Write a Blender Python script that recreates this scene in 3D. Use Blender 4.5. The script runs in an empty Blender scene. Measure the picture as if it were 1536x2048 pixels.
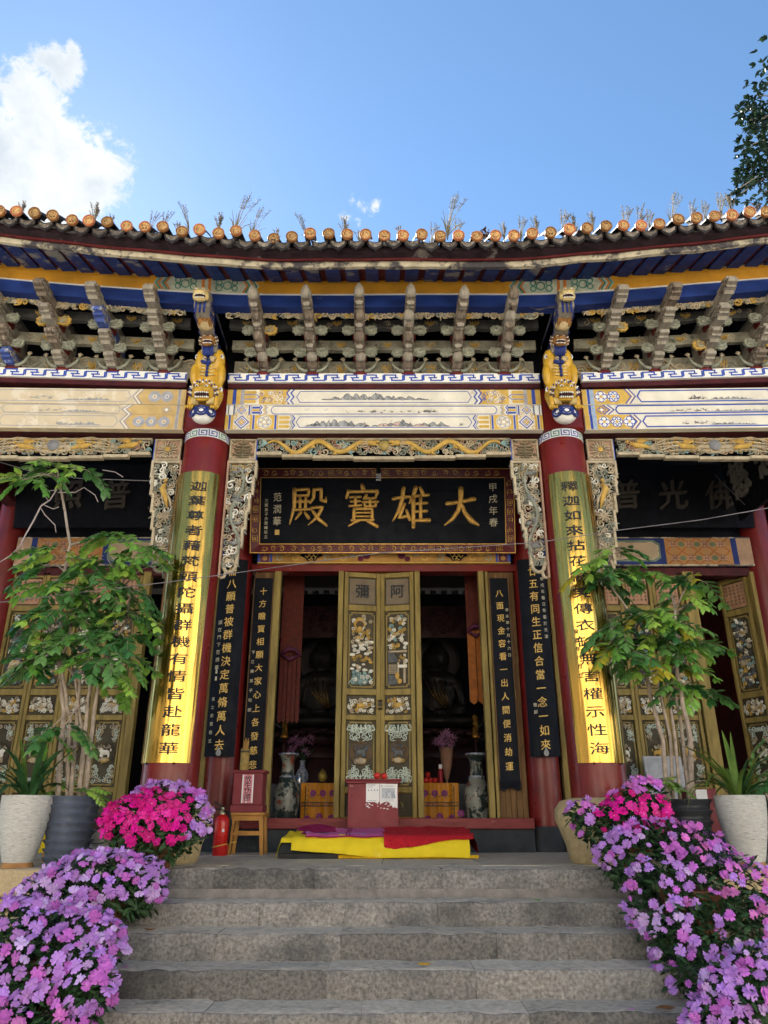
import bpy, bmesh, math, random
from math import sin, cos, tan, atan, pi, radians, sqrt
from mathutils import Vector, Matrix, Euler

S = bpy.context.scene
C = S.collection
# ------------------------------------------------------------------ camera
EYE = 1.6
TH, FPX = radians(22.0), 1500.0
cam = bpy.data.cameras.new('camera')
cam.sensor_fit = 'VERTICAL'; cam.sensor_height = 36.0; cam.lens = FPX / 2048 * 36.0
cam.clip_start = 0.05; cam.clip_end = 800
camo = bpy.data.objects.new('camera', cam); C.objects.link(camo)
camo.location = (0, 0, EYE); camo.rotation_euler = (radians(90) + TH, 0, 0)
S.camera = camo

def at(px, py, Y):
    """the point of the place seen at a measured spot of the photograph, at distance Y"""
    z = Y * tan(TH + atan((1024 - py) / FPX)); d = Y * cos(TH) + z * sin(TH)
    return Vector(((px - 768) / FPX * d, Y, z + EYE))

# ------------------------------------------------------------------ sky, sun, exposure
SUN_EL, SUN_AZ = radians(40), radians(-28)          # behind the hall, a little to the left
W = bpy.data.worlds.new('World'); S.world = W; W.use_nodes = True
nt = W.node_tree; nt.nodes.clear()
def N(tp, **kw):
    n = nt.nodes.new(tp)
    for k, v in kw.items(): setattr(n, k, v)
    return n
def mth(op, a, b=None, c=None, clamp=False):
    n = N('ShaderNodeMath', operation=op); n.use_clamp = clamp
    for i, x in enumerate((a, b, c)):
        if x is None: continue
        if isinstance(x, (int, float)): n.inputs[i].default_value = x
        else: nt.links.new(x, n.inputs[i])
    return n.outputs[0]
sky = N('ShaderNodeTexSky', sky_type='NISHITA'); sky.sun_disc = False
sky.sun_elevation = SUN_EL; sky.sun_rotation = SUN_AZ
sky.air_density = .8; sky.dust_density = 0.25; sky.ozone_density = 2.2; sky.altitude = 1900
tc = N('ShaderNodeTexCoord')
nz = N('ShaderNodeTexNoise'); nz.inputs['Scale'].default_value = 7; nz.inputs['Detail'].default_value = 12; nz.inputs['Roughness'].default_value = .62
nz2 = N('ShaderNodeTexNoise'); nz2.inputs['Scale'].default_value = 9; nz2.inputs['Detail'].default_value = 6; nz2.inputs['Roughness'].default_value = .55
for q in (nz, nz2): nt.links.new(tc.outputs['Generated'], q.inputs['Vector'])
blob = None
CLOUDS = [(40, 340, 112), (140, 330, 74), (-70, 260, 100), (180, 370, 40), (112, 122, 48), (55, 185, 62), (20, 410, 90), (145, 100, 22),
          (716, 408, 7), (734, 407, 9), (750, 411, 7), (690, 438, 7), (716, 444, 6)]
for (px, py, r) in CLOUDS:
    d = Vector(at(px, py, 10) - Vector((0, 0, EYE))).normalized()
    vm = N('ShaderNodeVectorMath', operation='DISTANCE'); vm.inputs[1].default_value = d
    nt.links.new(tc.outputs['Generated'], vm.inputs[0])
    k = (at(px + 1, py, 10) - at(px, py, 10)).length / (at(px, py, 10) - Vector((0, 0, EYE))).length
    m = mth('SUBTRACT', 1.0, mth('DIVIDE', vm.outputs['Value'], r * (1.3 if r > 20 else 2.6) * k))
    if r < 20: m = mth('MULTIPLY', m, .34)
    blob = m if blob is None else mth('MAXIMUM', blob, m)
nz3 = N('ShaderNodeTexNoise'); nz3.inputs['Scale'].default_value = 46; nz3.inputs['Detail'].default_value = 8; nz3.inputs['Roughness'].default_value = .7; nz3.inputs['Distortion'].default_value = .6
nt.links.new(tc.outputs['Generated'], nz3.inputs['Vector'])
nsum = mth('ADD', mth('MULTIPLY', mth('SUBTRACT', nz.outputs['Fac'], .5), 3.2), mth('MULTIPLY', mth('SUBTRACT', nz3.outputs['Fac'], .5), 1.5))
dens = mth('ADD', mth('MULTIPLY', mth('MAXIMUM', blob, -1.0), 0.95), nsum)
cmask = N('ShaderNodeMapRange', interpolation_type='SMOOTHSTEP'); nt.links.new(dens, cmask.inputs[0])
cmask.inputs[1].default_value = .06; cmask.inputs[2].default_value = .5
cramp = N('ShaderNodeValToRGB'); nt.links.new(mth('ADD', mth('MULTIPLY', nz2.outputs['Fac'], 1.0), mth('MULTIPLY', dens, -.12)), cramp.inputs[0])
cramp.color_ramp.elements[0].position = .30; cramp.color_ramp.elements[0].color = (.60, .66, .72, 1)
cramp.color_ramp.elements[1].position = .66; cramp.color_ramp.elements[1].color = (1, 1, .98, 1)
hs = N('ShaderNodeHueSaturation'); hs.inputs['Saturation'].default_value = 1.04; hs.inputs['Hue'].default_value = .491; nt.links.new(sky.outputs[0], hs.inputs['Color'])
SKY_STRENGTH = .05
cs = N('ShaderNodeMixRGB', blend_type='MULTIPLY'); cs.inputs[0].default_value = 1; nt.links.new(cramp.outputs[0], cs.inputs[1])
CL = .20 / SKY_STRENGTH; cs.inputs[2].default_value = (CL, CL, CL, 1)
mx = N('ShaderNodeMixRGB'); nt.links.new(cmask.outputs[0], mx.inputs[0]); nt.links.new(hs.outputs[0], mx.inputs[1]); nt.links.new(cs.outputs[0], mx.inputs[2])
bg = N('ShaderNodeBackground'); bg.inputs[1].default_value = SKY_STRENGTH; nt.links.new(mx.outputs[0], bg.inputs[0])
out = N('ShaderNodeOutputWorld'); nt.links.new(bg.outputs[0], out.inputs[0])

sl = bpy.data.lights.new('sun', 'SUN'); sl.energy = 5.0; sl.angle = radians(.53); sl.color = (1, .95, .87)
so = bpy.data.objects.new('sun', sl); C.objects.link(so); so.location = (0, 0, 30)
SUNV = Vector((sin(SUN_AZ) * cos(SUN_EL), cos(SUN_AZ) * cos(SUN_EL), sin(SUN_EL)))
so.rotation_euler = (-SUNV).to_track_quat('-Z', 'Y').to_euler()
S.view_settings.view_transform = 'Standard'; S.view_settings.look = 'None'
S.view_settings.exposure = 2.68; S.view_settings.gamma = 1; S.view_settings.use_curve_mapping = False
S.cycles.max_bounces = 6; S.cycles.diffuse_bounces = 4; S.cycles.glossy_bounces = 3; S.cycles.transparent_max_bounces = 4

# ------------------------------------------------------------------ materials
MATS = {}
def mat(name, col, rough=.6, metal=0., var=.3, scale=5., bump=.12, bscale=60., worn=None, worn2=None, coat=0., stretch=(1, 1, 1), spec=.2, obvar=0., huevar=0., wave=None, transl=0., bdist=.004):
    if name in MATS: return MATS[name]
    m = bpy.data.materials.new(name); m.use_nodes = True; MATS[name] = m
    t = m.node_tree; t.nodes.clear(); L = t.links.new
    def n(tp, **kw):
        q = t.nodes.new(tp)
        for k, v in kw.items(): setattr(q, k, v)
        return q
    o = n('ShaderNodeOutputMaterial'); p = n('ShaderNodeBsdfPrincipled')
    g = n('ShaderNodeNewGeometry'); mp = n('ShaderNodeMapping'); L(g.outputs['Position'], mp.inputs[0]); mp.inputs['Scale'].default_value = stretch
    def noise(sc, det=7, ro=.6, off=0.):
        q = n('ShaderNodeTexNoise'); q.inputs['Scale'].default_value = sc; q.inputs['Detail'].default_value = det; q.inputs['Roughness'].default_value = ro
        if off:
            a = n('ShaderNodeVectorMath', operation='ADD'); a.inputs[1].default_value = (off, off * .7, -off); L(mp.outputs[0], a.inputs[0]); L(a.outputs[0], q.inputs['Vector'])
        else: L(mp.outputs[0], q.inputs['Vector'])
        return q.outputs['Fac']
    c = [Vector(col) * (1 - var), Vector(col) * (1 + var)]
    r = n('ShaderNodeValToRGB'); L(noise(scale), r.inputs[0])
    r.color_ramp.elements[0].position = .32; r.color_ramp.elements[0].color = (*c[0], 1)
    r.color_ramp.elements[1].position = .68; r.color_ramp.elements[1].color = (*[min(x, .95) for x in c[1]], 1)
    cur = r.outputs[0]; k = 3.1
    for w in (worn, worn2):
        if not w: continue
        wc, thr, ws = w[:3]; soft = w[3] if len(w) > 3 else .05
        mr = n('ShaderNodeMapRange'); L(noise(ws, 10, .65, k), mr.inputs[0]); k += 4.7
        mr.inputs[1].default_value = thr; mr.inputs[2].default_value = thr + soft
        mm = n('ShaderNodeMixRGB'); L(mr.outputs[0], mm.inputs[0]); L(cur, mm.inputs[1]); mm.inputs[2].default_value = (*wc, 1); cur = mm.outputs[0]
    if obvar or huevar:
        oi = n('ShaderNodeObjectInfo'); h = n('ShaderNodeHueSaturation'); L(cur, h.inputs['Color'])
        a = n('ShaderNodeMath', operation='MULTIPLY_ADD'); L(oi.outputs['Random'], a.inputs[0]); a.inputs[1].default_value = 2 * obvar; a.inputs[2].default_value = 1 - obvar; L(a.outputs[0], h.inputs['Value'])
        b = n('ShaderNodeMath', operation='MULTIPLY_ADD'); L(oi.outputs['Random'], b.inputs[0]); b.inputs[1].default_value = -2 * huevar; b.inputs[2].default_value = .5 + huevar; L(b.outputs[0], h.inputs['Hue'])
        cur = h.outputs[0]
    L(cur, p.inputs['Base Color']); p.inputs['Metallic'].default_value = metal
    rr = n('ShaderNodeMapRange'); L(noise(scale * 2.3, 5, .6, 9.), rr.inputs[0]); rr.inputs[1].default_value = .3; rr.inputs[2].default_value = .7
    rr.inputs[3].default_value = max(.03, rough - .12); rr.inputs[4].default_value = min(1, rough + .12); L(rr.outputs[0], p.inputs['Roughness'])
    p.inputs['Specular IOR Level'].default_value = spec; p.inputs['Coat Weight'].default_value = coat; p.inputs['Coat Roughness'].default_value = .15
    if bump:
        b = n('ShaderNodeBump'); b.inputs['Strength'].default_value = bump; b.inputs['Distance'].default_value = bdist; L(noise(bscale, 8, .65, 2.), b.inputs['Height'])
        last = b.outputs[0]
        if wave:
            b2 = n('ShaderNodeBump'); b2.inputs['Strength'].default_value = 1; b2.inputs['Distance'].default_value = wave[1]; L(noise(wave[0], 2, .5, 5.), b2.inputs['Height']); L(last, b2.inputs['Normal']); last = b2.outputs[0]
        L(last, p.inputs['Normal'])
    sh = p.outputs[0]
    if transl:
        tr = n('ShaderNodeBsdfTranslucent'); L(cur, tr.inputs[0]); ms = n('ShaderNodeMixShader'); ms.inputs[0].default_value = transl; L(sh, ms.inputs[1]); L(tr.outputs[0], ms.inputs[2]); sh = ms.outputs[0]
    L(sh, o.inputs[0])
    return m

# ------------------------------------------------------------------ mesh building
def P(O, U=(1, 0, 0), V=(0, 0, 1), Nn=(0, -1, 0)):
    O, U, V, Nn = Vector(O), Vector(U), Vector(V), Vector(Nn)
    return lambda a, b, n=0.: O + U * a + V * b + Nn * n
def CYLT(sx, y, R):                                    # the same, following the slight outward lean of an eave column's foot
    return lambda a, b, n=0.: Vector((sx * colx(b) + (R + n) * sin(a / R), y - (R + n) * cos(a / R), b))
def colx(z): return 2.0 + .0125 * (5.5 - z)
def CYL(x, y, R, z0=0.):                               # frame wrapped round the front of a column
    return lambda a, b, n=0.: Vector((x + (R + n) * sin(a / R), y - (R + n) * cos(a / R), z0 + b))

class MB:
    def __init__(s): s.v = []; s.f = []; s.m = []; s.s = []
    def add(s, vs, fs, m=0, sm=False):
        k = len(s.v); s.v += [tuple(x) for x in vs]
        for f in fs: s.f.append([i + k for i in f]); s.m.append(m); s.s.append(sm)
    def fbox(s, fr, a0, a1, b0, b1, n0, n1, m=0, bev=0.):
        if a0 > a1: a0, a1 = a1, a0
        if bev:
            e = min(bev, (a1 - a0) * .4, (b1 - b0) * .4, abs(n1 - n0) * .4)
            q = [(a0 + e, b0 + e), (a1 - e, b0 + e), (a1 - e, b1 - e), (a0 + e, b1 - e)]
            Q = [(a0, b0), (a1, b0), (a1, b1), (a0, b1)]
            vs = [fr(a, b, n0) for a, b in Q] + [fr(a, b, n1 - e) for a, b in Q] + [fr(a, b, n1) for a, b in q]
            fs = [[3, 2, 1, 0]] + [[i, (i + 1) % 4, 4 + (i + 1) % 4, 4 + i] for i in range(4)] + [[4 + i, 4 + (i + 1) % 4, 8 + (i + 1) % 4, 8 + i] for i in range(4)] + [[8, 9, 10, 11]]
            s.add(vs, fs, m); return
        vs = [fr(a, b, n) for n in (n0, n1) for a, b in ((a0, b0), (a1, b0), (a1, b1), (a0, b1))]
        s.add(vs, [[3, 2, 1, 0], [4, 5, 6, 7], [0, 1, 5, 4], [1, 2, 6, 5], [2, 3, 7, 6], [3, 0, 4, 7]], m)
    def box(s, x0, x1, y0, y1, z0, z1, m=0, bev=0.):
        s.fbox(P((0, 0, 0)), x0, x1, z0, z1, -y1, -y0, m, bev)
    def tube(s, pts, rad, n=6, m=0, cap=True, flat=1., up=None, sm=True):
        pts = [Vector(p) for p in pts]; K = len(pts)
        if not isinstance(rad, (list, tuple)): rad = [rad] * K
        vs = []; pu = Vector(up) if up else None
        for i in range(K):
            t = (pts[min(i + 1, K - 1)] - pts[max(i - 1, 0)])
            t = t.normalized() if t.length > 1e-9 else Vector((0, 0, 1))
            if pu is None: pu = Vector((0, 0, 1)) if abs(t.z) < .9 else Vector((1, 0, 0))
            u = (pu - t * pu.dot(t)); u = u.normalized() if u.length > 1e-6 else t.orthogonal().normalized()
            w = t.cross(u)
            if not up: pu = u
            for j in range(n):
                a = 2 * pi * j / n; vs.append(pts[i] + (u * sin(a) * flat + w * cos(a)) * rad[i])
        fs = [[i * n + j, i * n + (j + 1) % n, (i + 1) * n + (j + 1) % n, (i + 1) * n + j] for i in range(K - 1) for j in range(n)]
        if cap: fs += [list(range(n))[::-1], [(K - 1) * n + j for j in range(n)]]
        s.add(vs, fs, m, sm)
    def ell(s, c, r, m=0, nu=10, nv=7, R=None):
        c = Vector(c); vs = []
        for i in range(1, nv):
            th = pi * i / nv
            for j in range(nu):
                a = 2 * pi * j / nu; q = Vector((r[0] * sin(th) * cos(a), r[1] * sin(th) * sin(a), r[2] * cos(th))); vs.append(c + (R @ q if R else q))
        q = Vector((0, 0, r[2])); vs.append(c + (R @ q if R else q)); vs.append(c - (R @ q if R else q)); t = len(vs)
        fs = [[i * nu + j, (i + 1) * nu + j, (i + 1) * nu + (j + 1) % nu, i * nu + (j + 1) % nu] for i in range(nv - 2) for j in range(nu)]
        fs += [[t - 2, j, (j + 1) % nu] for j in range(nu)] + [[t - 1, (nv - 2) * nu + (j + 1) % nu, (nv - 2) * nu + j] for j in range(nu)]
        s.add(vs, fs, m, True)
    def lathe(s, prof, c, n=24, m=0, axis=None, cap=True, sm=True):
        c = Vector(c); vs = []
        ax = Vector(axis).normalized() if axis else Vector((0, 0, 1)); u = ax.orthogonal().normalized() if axis else Vector((1, 0, 0)); w = ax.cross(u)
        for r, z in prof:
            for j in range(n):
                a = 2 * pi * j / n; vs.append(c + ax * z + (u * cos(a) + w * sin(a)) * r)
        K = len(prof)
        fs = [[i * n + j, i * n + (j + 1) % n, (i + 1) * n + (j + 1) % n, (i + 1) * n + j] for i in range(K - 1) for j in range(n)]
        s.add(vs, fs, m, sm)
        if cap: s.add(vs[:n], [list(range(n))[::-1]], m); s.add(vs[-n:], [list(range(n))], m)
    def prism(s, fr, poly, n0, n1, m=0, sm=False):
        k = len(poly); A = sum(poly[i][0] * poly[(i + 1) % k][1] - poly[(i + 1) % k][0] * poly[i][1] for i in range(k))
        if A < 0: poly = poly[::-1]
        vs = [fr(a, b, n0) for a, b in poly] + [fr(a, b, n1) for a, b in poly]
        s.add(vs, [list(range(k))[::-1], list(range(k, 2 * k))], m); s.add(vs, [[i, (i + 1) % k, k + (i + 1) % k, k + i] for i in range(k)], m, sm)
    def ribbon(s, fr, pts, w, n=.002, m=0, closed=False, th=0.):
        """flat painted stroke following pts in a frame; th > 0 gives it thickness"""
        K = len(pts); 
        if not isinstance(w, (list, tuple)): w = [w] * K
        A = []; B = []
        for i in range(K):
            p0 = Vector(pts[(i - 1) % K] if closed or i > 0 else pts[0]); p1 = Vector(pts[(i + 1) % K] if closed or i < K - 1 else pts[-1]); p = Vector(pts[i])
            d0 = (p - p0).normalized() if (p - p0).length > 1e-9 else (p1 - p).normalized()
            d1 = (p1 - p).normalized() if (p1 - p).length > 1e-9 else d0
            q = Vector((-(d0.y + d1.y), d0.x + d1.x)); q = q.normalized() if q.length > 1e-6 else Vector((-d0.y, d0.x))
            k = 1 / max(.5, abs(q.dot(Vector((-d1.y, d1.x))))); A.append(p + q * w[i] * .5 * k); B.append(p - q * w[i] * .5 * k)
        n += (len(s.f) % 197) * 5e-6
        vs = [fr(a.x, a.y, n) for a in A] + [fr(b.x, b.y, n) for b in B]
        R = range(K if closed else K - 1)
        s.add(vs, [[K + i, K + (i + 1) % K, (i + 1) % K, i] for i in R], m)
        if th:
            v2 = [fr(a.x, a.y, n - th) for a in A] + [fr(b.x, b.y, n - th) for b in B]; vv = vs + v2; k = 2 * K
            s.add(vv, [[i, (i + 1) % K, k + (i + 1) % K, k + i] for i in R] + [[k + K + i, k + K + (i + 1) % K, K + (i + 1) % K, K + i] for i in R], m)
    def poly(s, fr, pts, n=.002, m=0):
        k = len(pts); A = sum(pts[i][0] * pts[(i + 1) % k][1] - pts[(i + 1) % k][0] * pts[i][1] for i in range(k))
        if A < 0: pts = pts[::-1]
        n += (len(s.f) % 197) * 5e-6
        s.add([fr(a, b, n) for a, b in pts], [list(range(k))], m)
    def sweep(s, xs, sec, cam=None, m=0):
        """closed YZ section carried along X, lifted by cam(x)"""
        k = len(sec); A = sum(sec[i][0] * sec[(i + 1) % k][1] - sec[(i + 1) % k][0] * sec[i][1] for i in range(k))
        if A < 0: sec = sec[::-1]
        vs = [(x, y, z + (cam(x) if cam else 0)) for x in xs for y, z in sec]; n = len(xs)
        fs = [[i * k + j, (i) * k + (j + 1) % k, (i + 1) * k + (j + 1) % k, (i + 1) * k + j] for i in range(n - 1) for j in range(k)]
        fs = [f[::-1] for f in fs]
        s.add(vs, fs + [list(range(k)), [(n - 1) * k + j for j in range(k)][::-1]], m)
    def grid(s, fn, nu, nv, m=0, sm=True):
        vs = [fn(i / nu, j / nv) for j in range(nv + 1) for i in range(nu + 1)]
        s.add(vs, [[j * (nu + 1) + i, j * (nu + 1) + i + 1, (j + 1) * (nu + 1) + i + 1, (j + 1) * (nu + 1) + i] for j in range(nv) for i in range(nu)], m, sm)
    def text(s, ch, fr, ca, cb, w, h, n=.003, m=0, th=0., weight=0., cuts=0, slant=.06):
        if weight > 0:
            for sg in (-1, 1): s.text(ch, fr, ca + sg * weight * w * .8, cb + sg * weight * h * .6, w, h, n + .0004 * sg, m, th, 0., cuts, slant)
            return
        vs, fs = glyph(ch, 0., cuts)
        V = [fr(ca + x * w, cb + (y + slant * x) * h, n) for x, y in vs]
        s.add(V, fs, m)
        if th:
            from collections import Counter
            e = Counter()
            for f in fs:
                for i in range(len(f)): e[(f[i], f[(i + 1) % len(f)])] += 1
            ed = [k for k in e if (k[1], k[0]) not in e]; V2 = [fr(ca + x * w, cb + (y + slant * x) * h, n - th) for x, y in vs]; k = len(V)
            s.add(V + V2, [[a, k + a, k + b, b] for a, b in ed], m)
    def mesh(s, name, mats):
        me = bpy.data.meshes.new(name); me.from_pydata(s.v, [], s.f)
        for q in mats: me.materials.append(q)
        me.polygons.foreach_set('material_index', s.m); me.polygons.foreach_set('use_smooth', s.s); me.update()
        return me
    def build(s, name, mats, parent=None, kind=None, label=None, cat=None, group=None, loc=None):
        if not isinstance(mats, (list, tuple)): mats = [mats]
        o = (Vector(loc) if loc is not None else (wloc(parent) if parent else Vector((0, 0, 0))))
        if o.length > 0: s.v = [(x - o.x, y - o.y, z - o.z) for x, y, z in s.v]
        return link(name, s.mesh(name, mats), parent, o, kind, label, cat, group)

def wloc(o):
    l = Vector(o.location)
    while o.parent: o = o.parent; l = l + Vector(o.location)
    return l
def link(name, me, parent=None, o=(0, 0, 0), kind=None, label=None, cat=None, group=None, rot=None):
    ob = bpy.data.objects.new(name, me); C.objects.link(ob); o = Vector(o)
    if parent: ob.parent = parent; ob.location = o - wloc(parent)
    else: ob.location = o
    if rot: ob.rotation_euler = rot
    return tag(ob, label, cat, group, kind)
def tag(ob, label=None, cat=None, group=None, kind=None):
    for k, v in (('label', label), ('category', cat), ('group', group), ('kind', kind)):
        if v: ob[k] = v
    return ob
def thing(name, loc, label, cat, group=None):
    return link(name, None, None, loc, None, label, cat, group)
def dup(o, delta=(0, 0, 0), label=None, parent=None):
    c = o.copy(); C.objects.link(c)
    if parent: c.parent = parent
    else: c.location = Vector(o.location) + Vector(delta)
    if label: c['label'] = label
    for ch in [x for x in o.children]: dup(ch, parent=c)
    return c

GL = {}
def glyph(ch, weight=0., cuts=0):
    k = (ch, weight, cuts)
    if k in GL: return GL[k]
    cu = bpy.data.curves.new('glyph', 'FONT'); cu.body = ch; cu.size = 1; cu.resolution_u = 2; cu.offset = weight
    o = bpy.data.objects.new('glyph', cu); C.objects.link(o)
    e = o.evaluated_get(bpy.context.evaluated_depsgraph_get()); me = e.to_mesh()
    bm = bmesh.new(); bm.from_mesh(me); e.to_mesh_clear()
    for i in range(1, cuts):
        bmesh.ops.bisect_plane(bm, geom=bm.verts[:] + bm.edges[:] + bm.faces[:], plane_co=(i / cuts, 0, 0), plane_no=(1, 0, 0))
    bm.normal_update()
    for f in bm.faces:
        if f.normal.z < 0: f.normal_flip()
    asc = ord(ch[0]) < 256; cx = .3 if asc else .5
    bm.verts.index_update()
    GL[k] = ([(v.co.x - cx, v.co.y - .36) for v in bm.verts], [[v.index for v in f.verts] for f in bm.faces]); bm.free()
    bpy.data.objects.remove(o); bpy.data.curves.remove(cu)
    return GL[k]

MCNT = [0]
def meta(els, res=.03):
    """one continuous skin over a set of ellipsoids: (centre, radii, euler)"""
    MCNT[0] += 1; nm = 'skin' + chr(97 + MCNT[0] % 26) + chr(97 + MCNT[0] // 26)
    mb = bpy.data.metaballs.new(nm); mb.resolution = mb.render_resolution = res; mb.threshold = .1
    for c, r, *e in els:
        q = mb.elements.new(type='ELLIPSOID'); q.co = c; k = max(r); q.radius = k * 1.25; q.stiffness = 4
        q.size_x, q.size_y, q.size_z = [x / k for x in r]
        if e: q.rotation = Euler(e[0]).to_quaternion()
    o = bpy.data.objects.new(nm, mb); C.objects.link(o)
    e = o.evaluated_get(bpy.context.evaluated_depsgraph_get()); me = e.to_mesh()
    vs = [Vector(v.co) for v in me.vertices]; fs = [list(p.vertices) for p in me.polygons]; e.to_mesh_clear()
    bpy.data.objects.remove(o); bpy.data.metaballs.remove(mb)
    return vs, fs

def curls(mb, fr, reg, n, r0, r1, mats, seed, th=.2, lay=(0., .02), inside=None, mirror=None, tail=.8, sep=.8):
    """openwork relief: spirals with tails, scattered apart inside reg = (a0, a1, b0, b1)"""
    R = random.Random(seed); done = []
    for i in range(n * 12):
        if len(done) >= n: break
        r = R.uniform(r0, r1); a = R.uniform(reg[0] + r * .6, reg[1] - r * .6); b = R.uniform(reg[2] + r * .6, reg[3] - r * .6)
        if inside and not inside(a, b): continue
        if any((a - x) ** 2 + (b - y) ** 2 < (sep * (r + q)) ** 2 for x, y, q in done): continue
        done.append((a, b, r)); sg = R.choice((-1, 1)); t0 = R.uniform(0, 6.28); tr = R.uniform(1.1, 1.7); m = R.choice(mats); lz = R.uniform(*lay)
        pts = []; rad = []
        ta = t0; dx, dy = -sin(ta) * -sg, cos(ta) * -sg
        for k in range(3):
            u = (1 - k / 3) * tail * r; pts.append((a + cos(ta) * r + dx * u + cos(ta) * u * .35, b + sin(ta) * r + dy * u + sin(ta) * u * .35)); rad.append(th * r * (.35 + .2 * k))
        K = 10
        for k in range(K + 1):
            f = k / K; rr = r * (1 - .82 * f); ang = t0 + sg * f * tr * 2 * pi; pts.append((a + cos(ang) * rr, b + sin(ang) * rr)); rad.append(th * r * (1 - .25 * f) * (1.5 if k == K else 1))
        for mir in ((1, -1) if mirror is not None else (1,)):
            q = [((mirror + (x - mirror) * mir) if mirror is not None else x, y) for x, y in pts]
            mb.tube([fr(x, y, lz + rad[j] * .5) for j, (x, y) in enumerate(q)], rad, 5, m, cap=True)
    return done
# ------------------------------------------------------------------ palette
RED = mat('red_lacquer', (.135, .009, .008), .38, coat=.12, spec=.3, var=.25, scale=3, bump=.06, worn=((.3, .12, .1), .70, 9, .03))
REDW = mat('red_worn_paint', (.12, .012, .012), .6, spec=.3, var=.3, scale=6, bump=.15, worn=((.42, .28, .25), .66, 22, .03))
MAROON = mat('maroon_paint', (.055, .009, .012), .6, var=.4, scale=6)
NAVY = mat('dark_blue_black', (.003, .0036, .007), .8, spec=.15, var=.3)
BLUE = mat('blue_paint', (.012, .032, .16), .6, var=.35, scale=7, stretch=(.35, 1, 1), worn=((.25, .23, .2), .66, 4, .04))
YEL = mat('ochre_yellow_paint', (.50, .235, .02), .6, var=.22, scale=3, bump=.1, worn=((.3, .16, .05), .7, 8))
CREAMB = mat('cream_board_weathered', (.42, .37, .27), .8, var=.25, scale=9, bump=.4, worn=((.06, .055, .06), .50, 2.6, .06), worn2=((.14, .12, .11), .56, 12))
WHITE = mat('white_paint', (.74, .73, .70), .6, var=.06, scale=4, bump=.08, worn=((.5, .47, .42), .68, 12))
PANEL = mat('cream_painted_panel', (.68, .63, .52), .6, var=.12, scale=4, bump=.06, worn=((.5, .43, .33), .66, 7))
BEIGE = mat('faded_beige_panel', (.58, .48, .33), .6, var=.08, scale=4, bump=.06, worn=((.66, .58, .45), .55, 5))
GOLDP = mat('gold_ochre_motif', (.56, .36, .08), .55, var=.15, scale=9)
OCHF = mat('faded_ochre_motif', (.52, .36, .15), .6, var=.15, scale=9)
BLUP = mat('blue_motif', (.035, .075, .36), .55, var=.25, scale=12)
PALEB = mat('pale_blue_motif', (.30, .40, .56), .6, var=.2, scale=12)
GREYM = mat('grey_motif', (.33, .33, .36), .6, var=.2, scale=12)
INK = mat('ink_line', (.07, .07, .08), .7, var=.4, scale=14)
INKL = mat('ink_wash', (.30, .30, .30), .7, var=.4, scale=14)
INKR = mat('reddish_wash', (.55, .40, .34), .7, var=.2, scale=14)
GREENP = mat('green_motif', (.05, .22, .17), .55, var=.3, scale=12)
ORANGEP = mat('orange_motif', (.50, .16, .03), .55, var=.2, scale=12)
CARVE = mat('carved_cream', (.40, .33, .225), .7, var=.25, scale=14, bump=.3, bscale=90, worn=((.16, .13, .10), .62, 20))
CARVG = mat('carved_grey_green', (.22, .225, .175), .7, var=.3, scale=14, bump=.3, worn=((.12, .11, .09), .62, 20))
CARVP = mat('carved_pinkish', (.38, .24, .165), .7, var=.2, scale=14, bump=.3, worn=((.2, .13, .1), .62, 20))
CARVO = mat('carved_ochre', (.46, .29, .07), .65, var=.25, scale=12, bump=.3, worn=((.2, .13, .05), .63, 22))
CARVW = mat('carved_white', (.66, .63, .54), .65, var=.12, scale=14, bump=.2, worn=((.3, .25, .18), .65, 24))
CARVT = mat('carved_teal', (.22, .33, .32), .65, var=.2, scale=14, bump=.2, worn=((.5, .5, .44), .62, 24))
MINT = mat('mint_white_scroll', (.50, .56, .48), .65, var=.12, scale=14, bump=.2, worn=((.26, .27, .2), .64, 24))
WOODW = mat('weathered_grey_wood', (.165, .13, .10), .85, var=.4, scale=10, bump=.5, bscale=30, stretch=(3, .6, 1), worn=((.36, .32, .27), .61, 9), worn2=((.06, .04, .03), .58, 6))
WOODW2 = mat('weathered_white_wood', (.27, .24, .195), .8, var=.25, scale=10, bump=.4, bscale=30, stretch=(3, .6, 1), worn=((.17, .14, .12), .58, 10), worn2=((.5, .34, .08), .68, 4))
WOODB = mat('weathered_blue_wood', (.05, .08, .26), .75, var=.3, scale=10, bump=.4, bscale=30, worn=((.42, .42, .42), .55, 9))
OLIVE = mat('olive_brown_wood', (.225, .165, .05), .6, var=.35, scale=4, bump=.25, bscale=22, stretch=(3, 3, .5), worn=((.19, .085, .04), .62, 5, .1), worn2=((.3, .24, .12), .68, 12))
OLIVED = mat('dark_panel_wood', (.055, .046, .028), .6, var=.3, scale=8, bump=.15)
BROWNP = mat('brown_plank_wood', (.14, .075, .03), .65, var=.35, scale=5, bump=.25, bscale=22, stretch=(3, 3, .5), worn=((.3, .22, .09), .6, 7, .1))
TANP = mat('tan_text_panel', (.36, .20, .12), .6, var=.2, scale=8)
BLACKL = mat('black_lacquer', (.0035, .005, .010), .6, var=.4, scale=4, bump=.05, worn=((.018, .021, .026), .66, 6, .1), spec=.14)
GILT = mat('gold_leaf', (.62, .36, .09), .42, metal=.45, var=.25, scale=25, bump=.3, bscale=90, worn=((.25, .13, .05), .66, 30))
GILTP = mat('gold_paint_lettering', (.66, .44, .13), .5, metal=.15, var=.25, scale=18, bump=0)
PALEL = mat('pale_lettering', (.58, .52, .38), .6, var=.3, scale=18, bump=0)
DIML = mat('dim_carved_lettering', (.045, .037, .03), .7, var=.3, scale=10)
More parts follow.
